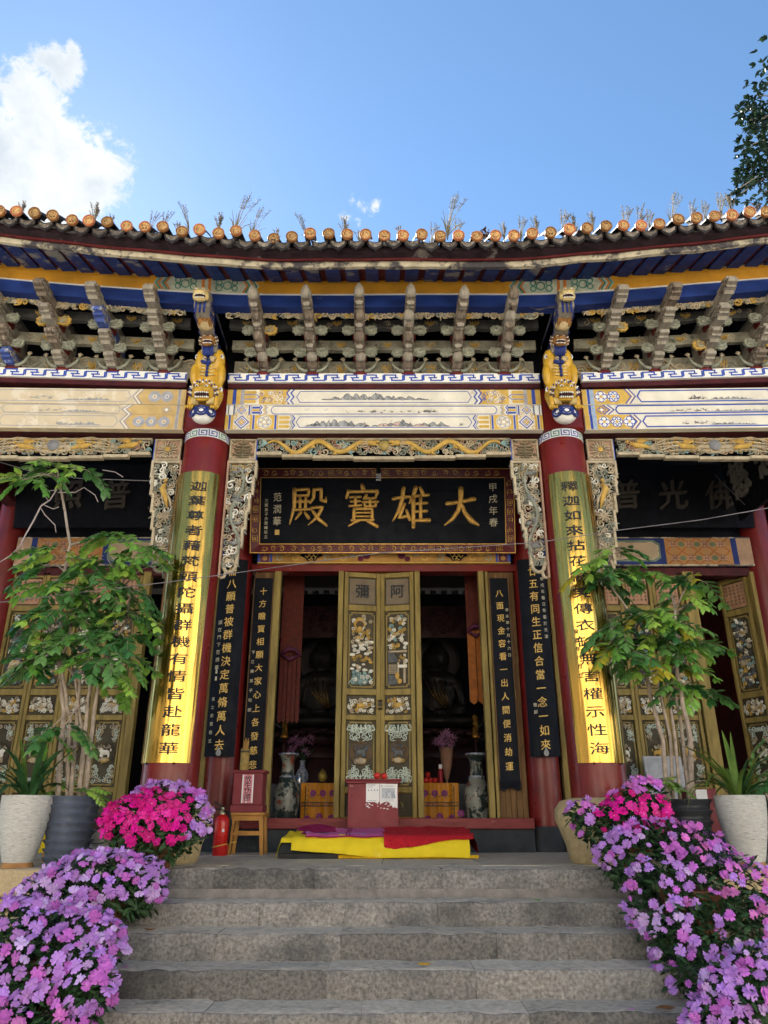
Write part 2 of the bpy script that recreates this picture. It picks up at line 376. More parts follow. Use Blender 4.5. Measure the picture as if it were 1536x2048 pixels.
BRASS = mat('polished_brass', (.55, .325, .07), .22, metal=1., var=.18, scale=2, bump=.05, bscale=60, worn=((.26, .17, .04), .55, 3.2, .16), worn2=((.76, .50, .12), .58, 2.4, .12), wave=(1.7, .03), stretch=(5, 5, .22))  # dark and pale upright bands: tarnish, and reflections put into the colour
BRTXT = mat('black_engraved_lettering', (.02, .022, .028), .5, bump=0)
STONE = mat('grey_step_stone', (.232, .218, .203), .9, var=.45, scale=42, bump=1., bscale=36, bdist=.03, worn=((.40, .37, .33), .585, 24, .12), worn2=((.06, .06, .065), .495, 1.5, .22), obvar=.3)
TREAD = mat('worn_skylit_tread', (.54, .485, .395), .85, var=.25, scale=22, bump=.8, bscale=40, bdist=.01, worn=((.22, .20, .17), .575, 4, .12), worn2=((.52, .50, .46), .6, 18), obvar=.1)  # tops lighter and warmer than the risers: skylight put into the colour
PAVE = mat('platform_paving', (.54, .485, .39), .6, var=.15, scale=5, bump=.15, worn=((.2, .19, .17), .62, 6, .1))
GRAN = mat('yellow_granite', (.44, .34, .20), .75, var=.15, scale=60, bump=.3, bscale=120, worn=((.30, .19, .08), .60, 3, .2))
BASEBLK = mat('blackened_base_stone', (.035, .038, .042), .75, var=.35, scale=4, bump=.15, worn=((.11, .11, .11), .66, 6, .1))
GROUND = mat('courtyard_paving', (.22, .21, .19), .8, var=.12, scale=2, bump=.2)

# ------------------------------------------------------------------ ground, added bounce walls, stairs, platform
PL = EYE - .412                                       # platform level
mb = MB(); mb.box(-60, 60, -60, 60, -.3, 0); mb.build('ground', GROUND, kind='structure')
CWALL = mat('bounce_wall_plaster', (.78, .73, .62), .85, var=.06, scale=1)
def add_bounce_wall(loc, x0, x1, y0, y1, h, label):  # unseen walls added to bounce sunlight into the shaded front
    cw = thing('unseen_bounce_wall', loc, label, 'wall')
    q = MB(); q.box(x0, x1, y0, y1, 0, h); q.build('wall_face', CWALL, cw)
    q = MB(); q.box(x0 - .5, x1 + .5, y0 - .5, y1 + .5, h, h + .35, 0, .1); q.build('coping', mat('grey_roof_tile', (.09, .09, .09), .8), cw)
add_bounce_wall((0, -14, 0), -16, 16, -14.4, -14, 11, 'long pale wall added unseen behind the viewer to bounce light, with dark bands for reflections')
cw = [o for o in C.objects if o.name.startswith('unseen_bounce_wall')][0]; DKD = mat('reflection_band_brown', (.07, .035, .02), .6, var=.3)
for k in range(9):  # dark posts and doors added to give the brass upright reflection bands
    x = -14 + 3.5 * k; q = MB(); q.box(x - .2, x + .2, -14, -13.85, 0, 11); q.build('reflection_post', DKD, cw)
    if k < 8 and k % 3 != 1: q = MB(); q.box(x + .6, x + 2.9, -14, -13.95, 0, 3.0 if k % 2 else 3.6); q.build('door', DKD, cw)
add_bounce_wall((15, -4, 0), 15, 15.4, -13, 4, 6.5, 'pale side wall added on the right outside the view to bounce light')
add_bounce_wall((-15, -4, 0), -15.4, -15, -13, 4, 6.5, 'pale side wall added on the left outside the view to bounce light')

stairs = link('stone_stairs', None, None, (0, 6.8, 0), 'structure')
Ys = [6.8, 6.43, 6.05, 5.69, 5.33, 4.97, 4.61, 4.25, 3.9]; Zs = [PL, .978, .818, .655, .492, .33, .165, 0.]
R = random.Random(4)
from mathutils import noise as mnoise
def rough(v, s, k): return mnoise.fractal(Vector(v) * s, 1., 2., 4) * k
def stone_block(x0, x1, y0, y1, z0, z1):
    """a hewn block: rough front face, worn rounded nosing, fairly even top"""
    nx = max(4, int((x1 - x0) / .05)); b = MB(); prof = []
    for i in range(5): prof.append((y0, z0 + (z1 - z0 - .012) * i / 4, 1.))
    prof += [(y0 + .005, z1 - .004, .8), (y0 + .016, z1, .5), (y0 + .1, z1, .25), (y0 + .25, z1, .2), (y1, z1, .1)]
    vs = []
    for i in range(nx + 1):
        x = x0 + (x1 - x0) * i / nx; e = min(x - x0, x1 - x); ed = .006 if e < .004 else 0
        for (y, z, k) in prof:
            d = rough((x, z, y), 9, .014) + rough((x, z + 3, y), 34, .006)
            top = z1 - z < .006
            vs.append((x, y + (0 if top and k < .4 else -d * k) + ed, z + (rough((x, y, 5), 7, .013) if z1 - z < .02 else 0) - (ed if top else 0)))
    k = len(prof)
    fs = [[i * k + j, (i + 1) * k + j, (i + 1) * k + j + 1, i * k + j + 1] for i in range(nx) for j in range(k - 1)]
    b.add(vs, fs, 0, True)
    for i, f in enumerate(b.f):
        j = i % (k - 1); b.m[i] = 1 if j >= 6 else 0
    b.add([(x0, y0, z0), (x0, y1, z0), (x0, y1, z1 - .004), (x0, y0 + .01, z1 - .01), (x1, y0, z0), (x1, y1, z0), (x1, y1, z1 - .004), (x1, y0 + .01, z1 - .01)], [[0, 3, 2, 1], [4, 5, 6, 7]], 0)
    return b
for s in range(7):
    z1 = Zs[s]; z0 = Zs[s + 1] - .01; y0 = Ys[s]; xs = [-2.32]
    while xs[-1] < 2.3: xs.append(min(2.32, xs[-1] + R.uniform(.75, 1.5)))
    if xs[-1] - xs[-2] < .3: xs.pop(-2)
    for a, b in zip(xs, xs[1:]):
        dz = R.uniform(-.003, .003); dy = R.uniform(-.006, .006)
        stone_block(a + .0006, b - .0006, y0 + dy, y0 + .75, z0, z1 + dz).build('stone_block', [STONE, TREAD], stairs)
mb = MB(); mb.grid(lambda u, v: (-2.3 + 4.6 * u, 6.785 - .035 * v + rough((u * 30, v, 1), 1, .012) * v, Zs[1] + .066 * (1 - v) ** 1.2 + rough((u * 40, v, 0), 1, .01) * (1 - v)), 90, 3)
mb.build('mortar_fillet', mat('grey_mortar', (.20, .18, .16), .9, var=.3, scale=9, bump=.5, worn=((.05, .045, .04), .66, 16)), stairs)
for sx in (-1, 1):                                    # sloped flank stones
    mb = MB(); mb.prism(lambda a, b, n=0: Vector((n, a, b)), [(7.2, 0), (7.2, PL - .06), (6.75, PL - .06), (3.9, .05), (3.9, 0)], min(sx * 2.33, sx * 2.7), max(sx * 2.33, sx * 2.7)); mb.build('flank_stone', GRAN, stairs)

plat = link('platform', None, None, (0, 8, 0), 'structure')
mb = MB(); mb.box(-9, 9, 6.9, 19, 0, PL - .012); mb.build('platform_core', BASEBLK, plat)
R = random.Random(8)
for row, (y0, y1) in enumerate([(6.82, 7.3), (7.3, 8.15), (8.15, 9.0), (9.0, 9.9)]):
    x = -5.6 + R.uniform(0, .5)
    while x < 5.6:
        w = R.uniform(.8, 1.3); q = MB(); q.fbox(P((0, 0, 0), (1, 0, 0), (0, 1, 0), (0, 0, 1)), x + .003, x + w - .003, y0 + .003, y1 - .003, PL - .1, PL + R.uniform(-.002, .002), 0, .006)
        if row or abs(x + w / 2) > 2.3: q.build('paving_slab', PAVE, plat)
        x += w
for sx in (-1, 1):                                    # face of the platform beside the stairs
    for k, (z0, z1, yo) in enumerate([(PL - .2, PL + .002, 6.76), (PL - .52, PL - .22, 6.86), (.3, PL - .54, 6.84)]):
        x = 2.72
        while x < 6.5:
            w = R.uniform(.9, 1.5); q = MB(); q.fbox(P((0, yo, 0)), min(sx * x, sx * (x + w - .006)), max(sx * x, sx * (x + w - .006)), z0, z1, -.5 if k else -.055, 0, 0, .012); q.build('edge_stone', GRAN, plat); x += w

# ------------------------------------------------------------------ the hall
hall = thing('temple_hall', (0, 10, PL), 'old red columned temple hall with carved brackets and an upswept tiled eave', 'temple')
sm = lambda t: t * t / (t + .35) if t > 0 else 0.
sq = lambda t, k: t * t / (t + k) if t > 0 else 0.
camE = lambda x: .150 * sq(abs(x) - 1.0, 1.1) + .005 * sin(x * 3.1 + 1) + .004 * sin(x * 7.3)     # sag and upsweep of the old eave
camP = lambda x: .108 * sq(abs(x) - 1.4, 1.1) + .004 * sin(x * 2.3)
camF = lambda x: .04 * sq(abs(x) - 1.4, 1.1)
camB = lambda x: .018 * sm(abs(x) - 1.9)
def camT(i): return lambda x: (.04 + .021 * i) * sq(abs(x) - 1.4, 1.1)
XS = lambda a, b, n: [a + (b - a) * i / n for i in range(n + 1)]
YE, YI = 7.6, 10.0
# columns: eave row and inner row
COLB = mat('column_stone_base', (.46, .36, .19), .65, var=.15, scale=20, bump=.2, worn=((.36, .2, .09), .58, 4, .2))
for sx in (-1, 1):
    for X in (2.0, 5.25):
        mb = MB(); x = sx * X; lean = lambda q: setattr(q, 'v', [(vx + sx * .0125 * (5.5 - vz), vy, vz) for vx, vy, vz in q.v])
        mb.lathe([(.268, PL + .52), (.266, PL + 1.5), (.258, PL + 3.2), (.25, 5.50), (.25, 5.56)], (x, YE, 0), 40); lean(mb); col = mb.build('eave_column', RED, hall)
        mb = MB(); fr = CYL(x, YE, .2525)
        mb.grid(lambda u, v: fr(-.5 + u, 5.47 + .1 * v, 0), 30, 1); 
        for k in range(9):
            a = -.5 + k * .112; o = lambda pts: [(a + .01 + p * .095, 5.478 + q * .084) for p, q in pts]
            for st in ([(0, 1), (0, .1), (.9, .1), (.9, .75), (.3, .75), (.3, .4), (.6, .4)],):
                pp = o(st); q2 = []
                for p0, p1 in zip(pp, pp[1:]): q2 += [p0, ((p0[0] + p1[0]) / 2, (p0[1] + p1[1]) / 2)]
                mb.ribbon(fr, q2 + [pp[-1]], .011, .003, 1 if k % 3 else 2)
        mb.build('key_pattern_ring', [WHITE, BLUP, GREENP], hall)
        mb = MB(); mb.lathe([(.31, PL), (.335, PL + .02), (.36, PL + .16), (.40, PL + .27), (.44, PL + .37), (.435, PL + .46), (.38, PL + .535), (.29, PL + .56)], (x, YE, 0), 40); lean(mb); mb.build('column_base', COLB, hall)
        mb = MB(); mb.lathe([(.215, PL + .27), (.212, PL + 2.4), (.20, 5.9)], (sx * (X + (.04 if sx < 0 else 0)), YI, 0), 32); mb.build('inner_column', RED, hall)
        mb = MB(); mb.lathe([(.228, PL), (.224, PL + .28), (.21, PL + .285)], (sx * (X + (.04 if sx < 0 else 0)), YI, 0), 32); mb.build('blackened_column_foot', BASEBLK, hall)
        # post above the column between the beams
        mb = MB(); mb.box(x - .235, x + .235, 7.36, 7.84, 5.56, 6.1, 0, .03); mb.build('column_head', RED, hall)
        mb = MB(); mb.prism(lambda a, b, n=0: Vector((x + n, 7.75 - a, b)), [(0, 6.1), (.36, 6.27), (.42, 6.42), (.36, 6.52), (0, 6.6)], -.15, .15); mb.build('red_bracket_block', RED, hall)

# --- beam boards with painting
BZ0, BZ1 = 5.55, 6.07                                  # underside and top of the painted beam
def key_band(fr, w, h, name):
    q = MB(); q.fbox(fr, 0, w, 0, h, -.06, 0, 0, .004); u = .215; k = int(w / u); u = w / k; t = h * .15
    for i in range(k):
        for st in ([(.04, .2), (.04, .8), (.6, .8), (.6, .5), (.28, .5)], [(.96, .8), (.96, .2), (.4, .2), (.4, .5), (.72, .5)]):
            q.ribbon(fr, [((i + a) * u, b * h) for a, b in st], t, .002, 1)
    return q
def arc(ca, cb, r, a0, a1, n=10, e=1.): return [(ca + r * cos(a0 + (a1 - a0) * i / n), cb + r * e * sin(a0 + (a1 - a0) * i / n)) for i in range(n + 1)]
def flower(q, fr, a, b, r, m1, m2, m3, n=4):
    for k in range(n):
        t = 2 * pi * k / n; q.ribbon(fr, arc(a + cos(t) * r * .5, b + sin(t) * r * .5, r * .42, t - 2.4, t + 2.4, 9), r * .13, .003, m1)
    q.poly(fr, arc(a, b, r * .3, 0, 2 * pi, 8)[:-1], .003, m2); q.ribbon(fr, arc(a, b, r * .3, 0, 2 * pi, 10), r * .09, .0045, m3)
def diamond(q, fr, a, b, r, ms):
    dm = lambda k: [(a - k, b), (a, b + k), (a + k, b), (a, b - k)]
    q.poly(fr, dm(r), .002, ms[0]); q.poly(fr, dm(r * .8), .003, ms[1]); q.poly(fr, dm(r * .62), .004, ms[0]); q.poly(fr, dm(r * .5), .005, ms[1]); 
    for k in range(4): t = pi / 2 * k; q.poly(fr, arc(a + cos(t) * r * .24, b + sin(t) * r * .24, r * .18, 0, 6.28, 8)[:-1], .006, ms[2])
    for sa in (-1, 1):
        for sb in (-1, 1): q.ribbon(fr, arc(a + sa * r * .95, b + sb * r * .8, r * .25, 0, 6.28, 8), r * .1, .003, ms[2])
def hills(q, fr, a0, a1, b0, h, seed, mi, mw, mr=None):
    R = random.Random(seed); a = a0
    while a < a1:
        w = min(R.uniform(.1, .32) * h * 6, max(.03, a1 - a)); t = R.uniform(.35, .95) * h; n = 9; ed = min(1, (a - a0 + w * .5) / (.25 * (a1 - a0)), (a1 - a) / (.25 * (a1 - a0)) + .1); t *= max(.25, ed)
        top = [(a + w * i / n, b0 + t * (1 - abs(2 * i / n - 1) ** 1.4) * (1 + R.uniform(-.18, .18))) for i in range(n + 1)]
        q.poly(fr, [(a, b0)] + top[1:-1] + [(a + w, b0)], .0016 + R.random() * .0006, mr if mr is not None and R.random() < .25 else mw); q.ribbon(fr, top, h * .045, .003, mi)
        for k in range(4):
            i = R.randint(2, n - 2); p = top[i]; q.ribbon(fr, [p, (p[0] + R.uniform(-.05, .09) * w, p[1] - t * .3), (p[0] + R.uniform(-.1, .16) * w, p[1] - t * .6)], h * .028, .0027, mi)
        a += w * R.uniform(.4, .9)
    for k in range(int((a1 - a0) / h * .9)):
        x = R.uniform(a0, a1); y = b0 + R.uniform(-.12, .1) * h
        for j in range(5): t = R.uniform(.2, 2.9); l = R.uniform(.08, .22) * h; q.ribbon(fr, [(x, y), (x + cos(t) * l, y + sin(t) * l)], h * .028, .003, mi)
def trees_ink(q, fr, a0, a1, b0, h, seed, mi):
    R = random.Random(seed)
    for k in range(int((a1 - a0) / h * 1.6)):
        x = R.uniform(a0, a1); y = b0 + R.uniform(-.05, .25) * h
        for j in range(R.randint(4, 9)): t = R.uniform(.1, 3.0); l = R.uniform(.12, .4) * h; q.ribbon(fr, [(x, y), (x + cos(t) * l * .5, y + sin(t) * l * .6), (x + cos(t) * l * 1.3, y + sin(t) * l)], h * .035, .003, mi)
def birds(q, fr, pts, h, mi, mw):
    for (x, y) in pts:
        q.ribbon(fr, [(x - h * .35, y + h * .22), (x - h * .1, y), (x + h * .1, y + .02 * h), (x + h * .3, y + h * .25)], [h * .02, h * .08, h * .08, h * .02], .003, mw); q.ribbon(fr, [(x - h * .36, y + h * .25), (x - h * .1, y + .03 * h), (x + h * .3, y + h * .28)], h * .02, .0036, mi); q.ribbon(fr, [(x - .25 * h, y - .1 * h), (x, y), (x + .35 * h, y + .04 * h)], h * .025, .0036, mi)
def mirror_fr(fr, w): return lambda a, b, n=0.: fr(w - a, b, n)
def paint_board(name, fr, w, h, style, seed):
    """one long board of the beam; style picks the ornament of its two ends. materials: 0 ground 1 ochre 2 blue 3 pale blue 4 grey 5 ink 6 wash 7 white 8 reddish"""
    base, och = (BEIGE, OCHF) if style[0] == 'L' else (PANEL, GOLDP)
    blu = GREYM if style[0] == 'L' else BLUP
    q = MB(); q.fbox(fr, 0, w, 0, h, -.09, 0, 0, .005); R = random.Random(seed)
    endw = {'C0': .78, 'C1': .5, 'C2': .79, 'L0': .62, 'L1': .72, 'L2': .72, 'R0': .62, 'R1': .36, 'R2': .64}[style]
    for mir in (0, 1):
        F = fr if not mir else mirror_fr(fr, w); k0 = len(q.f)
        bar = lambda a, b, m, n=.002: q.fbox(F, a, b, .004, h - .004, 0, n, m)
        if style in ('C0',):
            bar(0, .06, 1); bar(.06, .1, 2); bar(.1, .15, 1); bar(.15, .19, 4)
            for b in (.2, .5, .8): q.poly(F, [(.19, h * b - .02), (.31, h * b - .02), (.335, h * b), (.31, h * b + .02), (.19, h * b + .02)], .003, 1)
            q.ribbon(F, [(.19, h * .35), (.33, h * .35), (.36, h * .5), (.33, h * .65), (.19, h * .65)], .008, .004, 2)
            q.poly(F, [(.36, .006), (.70, .006), (.66, h * .5), (.70, h - .006), (.36, h - .006)], .002, 1)
            for k in range(26):
                a = R.uniform(.38, .66); b = R.uniform(.15, .85) * h; r = R.uniform(.014, .028); q.ribbon(F, arc(a, b, r, R.uniform(0, 6), R.uniform(8, 11), 9), .006, .004, R.choice([0, 2, 7, 7, 3]))
            for k, m in ((.70, 2), (.725, 7), (.75, 2)): q.ribbon(F, [(k, 0.004), (k - .035, h * .25), (k, h * .5), (k - .035, h * .75), (k, h - .004)], .014, .004, m)
        elif style == 'C1':
            bar(0, .09, 7); bar(.02, .03, 1); bar(.08, .1, 3); diamond(q, F, .17, h / 2, h * .42, (2, 7, 1)); bar(.25, .265, 2); bar(.275, .28, 2)
            for b in (.25, .5, .75): q.fbox(F, .29, .38, h * b - .012, h * b + .012, 0, .003, 2 if b != .5 else 1)
            for k, m in ((.40, 2), (.42, 7), (.44, 1), (.46, 4)): q.ribbon(F, [(k - .025, 0.004), (k, h * .25), (k - .025, h * .5), (k, h * .75), (k - .025, h - .004)], .01, .004, m)
        elif style == 'C2':
            bar(0, .035, 1); bar(.04, .06, 2); bar(.065, .09, 1); diamond(q, F, .185, h / 2, h * .46, (2, 7, 1)); bar(.275, .30, 1); bar(.305, .325, 2); bar(.33, .345, 1)
            q.poly(F, [(.345, .004), (.53, .004), (.53, h - .004), (.345, h - .004)], .0018, 1); q.poly(F, arc(.437, h / 2, h * .46, 0, 6.28, 12)[:-1], .003, 0); flower(q, F, .437, h / 2, h * .44, 4, 7, 1, 5); bar(.53, .545, 1); bar(.55, .57, 2); bar(.575, .59, 1)
            for b in (.2, .5, .8): q.poly(F, [(.6, h * b - .018), (.7, h * b - .018), (.73, h * b), (.7, h * b + .018), (.6, h * b + .018)], .003, 1)
            for k, m in ((.75, 4), (.775, 2)): q.ribbon(F, [(k - .03, 0.004), (k, h * .25), (k - .03, h * .5), (k, h * .75), (k - .03, h - .004)], .012, .004, m)
        else:
            faded = style[0] == 'L'
            bar(0, .05, 1); bar(.055, .085, 2); bar(.09, .13, 1 if faded else 3)
            q.poly(F, [(.13, .004), (endw - .09, .004), (endw - .03, h / 2), (endw - .09, h - .004), (.13, h - .004)], .0018, 1)
            if h > .15:
                for k in range(int((endw - .2) / .14)): a = .21 + k * .14; q.poly(F, arc(a, h / 2, h * .36, 0, 6.28, 12)[:-1], .003, 4 if faded else 7); flower(q, F, a, h / 2, h * .38, 2 if not faded else 4, 1, 7, 6 if k % 2 else 4)
            else:
                flower(q, F, .2, h / 2, h * .4, 2, 7, 7, 4)
            for k, m in ((endw - .07, 2), (endw - .045, 7), (endw - .02, 2 if not faded else 4)): q.ribbon(F, [(k - .07, .004), (k, h * .5), (k - .07, h - .004)], .012, .004, m)
        if mir:
            for i in range(k0, len(q.f)): q.f[i] = q.f[i][::-1]
    a0, a1 = endw, w - endw; c = .04
    out_ = [(a0, h * .5), (a0 + c, h * .14), (a1 - c, h * .14), (a1, h * .5), (a1 - c, h * .86), (a0 + c, h * .86)]
    if style[1] == '1': out_ = [(a0 + .01, h * .3), (a0 + .03, h * .12), (a1 - .03, h * .12), (a1 - .01, h * .3), (a1, h * .5), (a1 - .01, h * .7), (a1 - .03, h * .88), (a0 + .03, h * .88), (a0 + .01, h * .7), (a0, h * .5)]
    q.ribbon(fr, out_, .008 if style[0] != 'R' else .016, .002, 4 if style[0] == 'L' else 2, True)
    m0 = a0 + .1; m1 = a1 - .1; W_ = m1 - m0; hh = h * .62
    if style == 'C0': hills(q, fr, m0 + W_ * .1, m1 - W_ * .22, h * .3, hh * .8, seed, 5, 6); birds(q, fr, [(m0 + W_ * t, h * .3) for t in (.2, .33, .47, .7, .8, .88)], h * .25, 5, 7)
    elif style == 'C1': trees_ink(q, fr, m0 + W_ * .3, m1 - W_ * .25, h * .22, hh, seed, 5); birds(q, fr, [(m0 + W_ * t, h * .5) for t in (.13, .22, .72, .82)], h * .7, 5, 7)
    elif style == 'C2': hills(q, fr, m0, m0 + W_ * .4, h * .2, hh, seed, 5, 6, 8); hills(q, fr, m0 + W_ * .42, m1 - W_ * .1, h * .2, hh * .9, seed + 5, 5, 6, 8); trees_ink(q, fr, m0 - .05, m0 + .15, h * .2, hh, seed, 5); trees_ink(q, fr, m1 - .15, m1, h * .25, hh * .8, seed, 5)
    else: trees_ink(q, fr, m0 + W_ * .25, m0 + W_ * .6, h * .25, hh, seed, 5 if style[0] == 'R' else 6); hills(q, fr, m0 + W_ * .5, m1 - W_ * .1, h * .22, hh * .4, seed, 6, 6)
    return q.build(name, [base, och, blu, PALEB, GREYM, INK, INKL, WHITE, INKR], hall)
ROWS = [(5.55, 5.735, 7.345), (5.738, 5.868, 7.36), (5.871, 6.068, 7.355)]     # bottom, middle, top board: z0, z1, face
for bay, (x0, x1) in {'C': (-1.765, 1.765), 'L': (-5.0, -2.235), 'R': (2.235, 5.0)}.items():
    for r, (z0, z1, yf) in enumerate(ROWS):
        tilt = .018 * (0 if bay == 'C' else 1)
        if bay == 'L': fr = lambda a, b, n=0., z0=z0, yf=yf, x0=x0, x1=x1: Vector((x0 + a, yf - n, z0 + b + tilt * (x1 - x0 - a) / 1.3))
        elif bay == 'R': fr = lambda a, b, n=0., z0=z0, yf=yf, x0=x0: Vector((x0 + a, yf - n, z0 + b + tilt * a / 1.3))
        else: fr = P((x0, yf, z0))
        paint_board('painted_beam_board', fr, x1 - x0, z1 - z0, bay + str(2 - r), 10 + r + ord(bay))
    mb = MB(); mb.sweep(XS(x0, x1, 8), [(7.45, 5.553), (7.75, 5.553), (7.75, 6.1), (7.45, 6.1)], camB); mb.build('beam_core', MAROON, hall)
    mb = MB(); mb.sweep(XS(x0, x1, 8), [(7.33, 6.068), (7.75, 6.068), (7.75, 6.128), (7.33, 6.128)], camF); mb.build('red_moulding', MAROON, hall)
    if bay == 'L': fr = lambda a, b, n=0., x0=x0: Vector((x0 + a, 7.30 - n, 6.13 + b + camF(x0 + a)))
    else: fr = lambda a, b, n=0., x0=x0: Vector((x0 + a, 7.30 - n, 6.13 + b + camF(x0 + a)))
    key_band(fr, x1 - x0, .115, bay).build('key_pattern_band', [WHITE, BLUP], hall)
# ------------------------------------------------------------------ bracket zone under the eave
Zb = 6.13 + .115                                       # top of the key pattern band: roots of the brackets
mb = MB(); mb.sweep(XS(-5.6, 5.6, 24), [(7.56, 6.1), (7.6, 6.1), (7.6, 7.35), (7.56, 7.35)], camP); mb.build('backing_board', NAVY, hall)
RAIL = mat('painted_rail', (.25, .235, .18), .75, var=.3, scale=12, bump=.25, worn=((.30, .27, .20), .57, 8, .1), worn2=((.07, .07, .06), .62, 12))
RAILD = mat('dark_painted_rail', (.06, .06, .058), .75, var=.3, scale=12, bump=.25, worn=((.22, .16, .12), .62, 9, .1))
def rail(name, x0, x1, y, z0, z1, i, th=.07, m=None, wavy=0., orn=True, seed=1):
    """a carved cross board: scalloped lower edge, raised scroll relief"""
    b = MB(); n = max(6, int((x1 - x0) / .06)); cf = camT(i); R = random.Random(seed)
    xs = XS(x0, x1, n); lo = [z0 - wavy * (abs(sin((x - x0) * 9.2)) ** 2) * R.uniform(.6, 1.1) for x in xs]
    vs = []
    for k, x in enumerate(xs): vs += [(x, y, lo[k] + cf(x)), (x, y, z1 + cf(x)), (x, y + th, z1 + cf(x)), (x, y + th, lo[k] + cf(x))]
    b.add(vs, [[4 * k + j, 4 * k + (j + 1) % 4, 4 * k + 4 + (j + 1) % 4, 4 * k + 4 + j][::-1] for k in range(n) for j in range(4)] + [[0, 1, 2, 3], [4 * n + 3, 4 * n + 2, 4 * n + 1, 4 * n]], 0)
    if orn:
        F = lambda a, c, d=0.: Vector((a, y - d, c + cf(a)))
        curls(b, F, (x0, x1, z0, z1), int((x1 - x0) * orn), (z1 - z0) * .22, (z1 - z0) * .42, [1, 1, 2, 3], seed, .17, (-.004, .006), sep=.75)
        a = x0 + .2
        while a < x1 - .1:
            for t in (-.8, -.3, .3, .8): b.prism(F, [(a, z0 + (z1 - z0) * .2), (a + sin(t) * .05 - .015, z0 + (z1 - z0) * .55), (a + sin(t) * .075, z0 + (z1 - z0) * .85), (a + sin(t) * .05 + .02, z0 + (z1 - z0) * .5)], 0, .008, 4)
            a += R.choice((.5, .52, 1.04))
    return b.build(name, [m or RAIL, CARVE, CARVG, RAIL, CARVO], hall)
BAYS = [(-5.1, -2.17), (-1.73, 1.73), (2.17, 5.1)]
for k, (a, b) in enumerate(BAYS):
    rail('carved_rail', a, b, 7.42, Zb + .0, Zb + .235, 0, .05, orn=9, seed=20 + k)
    rail('carved_rail', a, b, 7.22, Zb + .262, Zb + .385, 1, .06, wavy=.008, orn=8, seed=30 + k)
    rail('dark_carved_rail', a, b, 7.0, Zb + .40, Zb + .51, 2, .06, m=RAILD, wavy=.015, orn=5, seed=40 + k)
    b2 = MB(); y = 6.78; z0, z1 = Zb + .36, Zb + .51; cf = camT(3); F = lambda p, c, d=0.: Vector((p, y - d, c + cf(p)))
    n_ = 90; sc = [.06 * abs(sin(x_ * 5.6)) ** .7 + .012 * sin(x_ * 40) for x_ in XS(a, b, n_)]
    for d_ in (0, .03): b2.add([q_ for x_, s_ in zip(XS(a, b, n_), sc) for q_ in (F(x_, z0 + .075 - s_, -d_), F(x_, z1, -d_))], [[2 * i_, 2 * i_ + 2, 2 * i_ + 3, 2 * i_ + 1] for i_ in range(n_)], 3)
    b2.add([q_ for x_, s_ in zip(XS(a, b, n_), sc) for q_ in (F(x_, z0 + .075 - s_, 0), F(x_, z0 + .075 - s_, -.03))], [[2 * i_, 2 * i_ + 2, 2 * i_ + 3, 2 * i_ + 1] for i_ in range(n_)], 3)
    curls(b2, F, (a, b, z0, z1), int((b - a) * 38), .025, .05, [0, 0, 1, 0, 2], 50 + k, .26, (-.006, .006), sep=.62)
    b2.build('openwork_frieze', [CARVE, CARVG, CARVO, RAIL], hall)
# eave purlin: blue board below, ochre above, painted ends beside the columns
xs = XS(-5.6, 5.6, 40)
mb = MB(); mb.sweep(xs, [(6.66, 6.675), (6.66, 6.825), (6.8, 6.825), (6.8, 6.675)], camP); mb.build('blue_purlin_board', BLUE, hall)
mb = MB(); mb.sweep(xs, [(6.645, 6.825), (6.645, 6.835), (6.8, 6.835), (6.8, 6.825)], camP); mb.build('white_line_moulding', WHITE, hall)
mb = MB(); mb.sweep(xs, [(6.655, 6.836), (6.63, 6.95), (6.64, 7.03), (6.8, 7.06), (6.8, 6.836)], camP); mb.build('ochre_purlin', YEL, hall)
mb = MB(); mb.sweep(xs, [(6.622, 7.004), (6.622, 7.012), (6.64, 7.012), (6.64, 7.004)], camP); mb.build('thin_cord_moulding', CREAMB, hall)
for sx in (-1, 1):
    q = MB(); F = lambda a, b, n=0.: Vector((sx * 1.93 + a, 6.652 - b * .2 - n, 6.838 + b + camP(sx * 1.93 + a)))
    q.grid(lambda u, v: F(-.62 + 1.24 * u, .155 * v, .004), 16, 2, 0, False)
    for m in (-1, 1):
        q.fbox(F, m * .0 - .05 if m < 0 else .02, m * .0 - .02 if m < 0 else .05, 0, .155, .004, .008, 2)
        for (a, b, r) in ((.14, .05, .035), (.14, .115, .032), (.23, .08, .045), (.31, .05, .03), (.31, .115, .03)): q.ribbon(F, arc(m * a, b, r, 0, 8.5, 12), .012, .009, 1)
        for k, mm in ((.40, 2), (.425, 1), (.45, 0), (.475, 2), (.5, 1)): q.ribbon(F, [(m * k, .005), (m * (k + .05), .078), (m * k, .15)], .018, .009, mm)
        q.poly(F, [(m * .52, .004), (m * .62, .004), (m * .62, .152), (m * .52, .152), (m * .58, .078)], .008, 3)
    q.build('purlin_end_painting', [mat('cream_green_ground', (.42, .43, .33), .65, scale=9), GREENP, ORANGEP, YEL], hall)

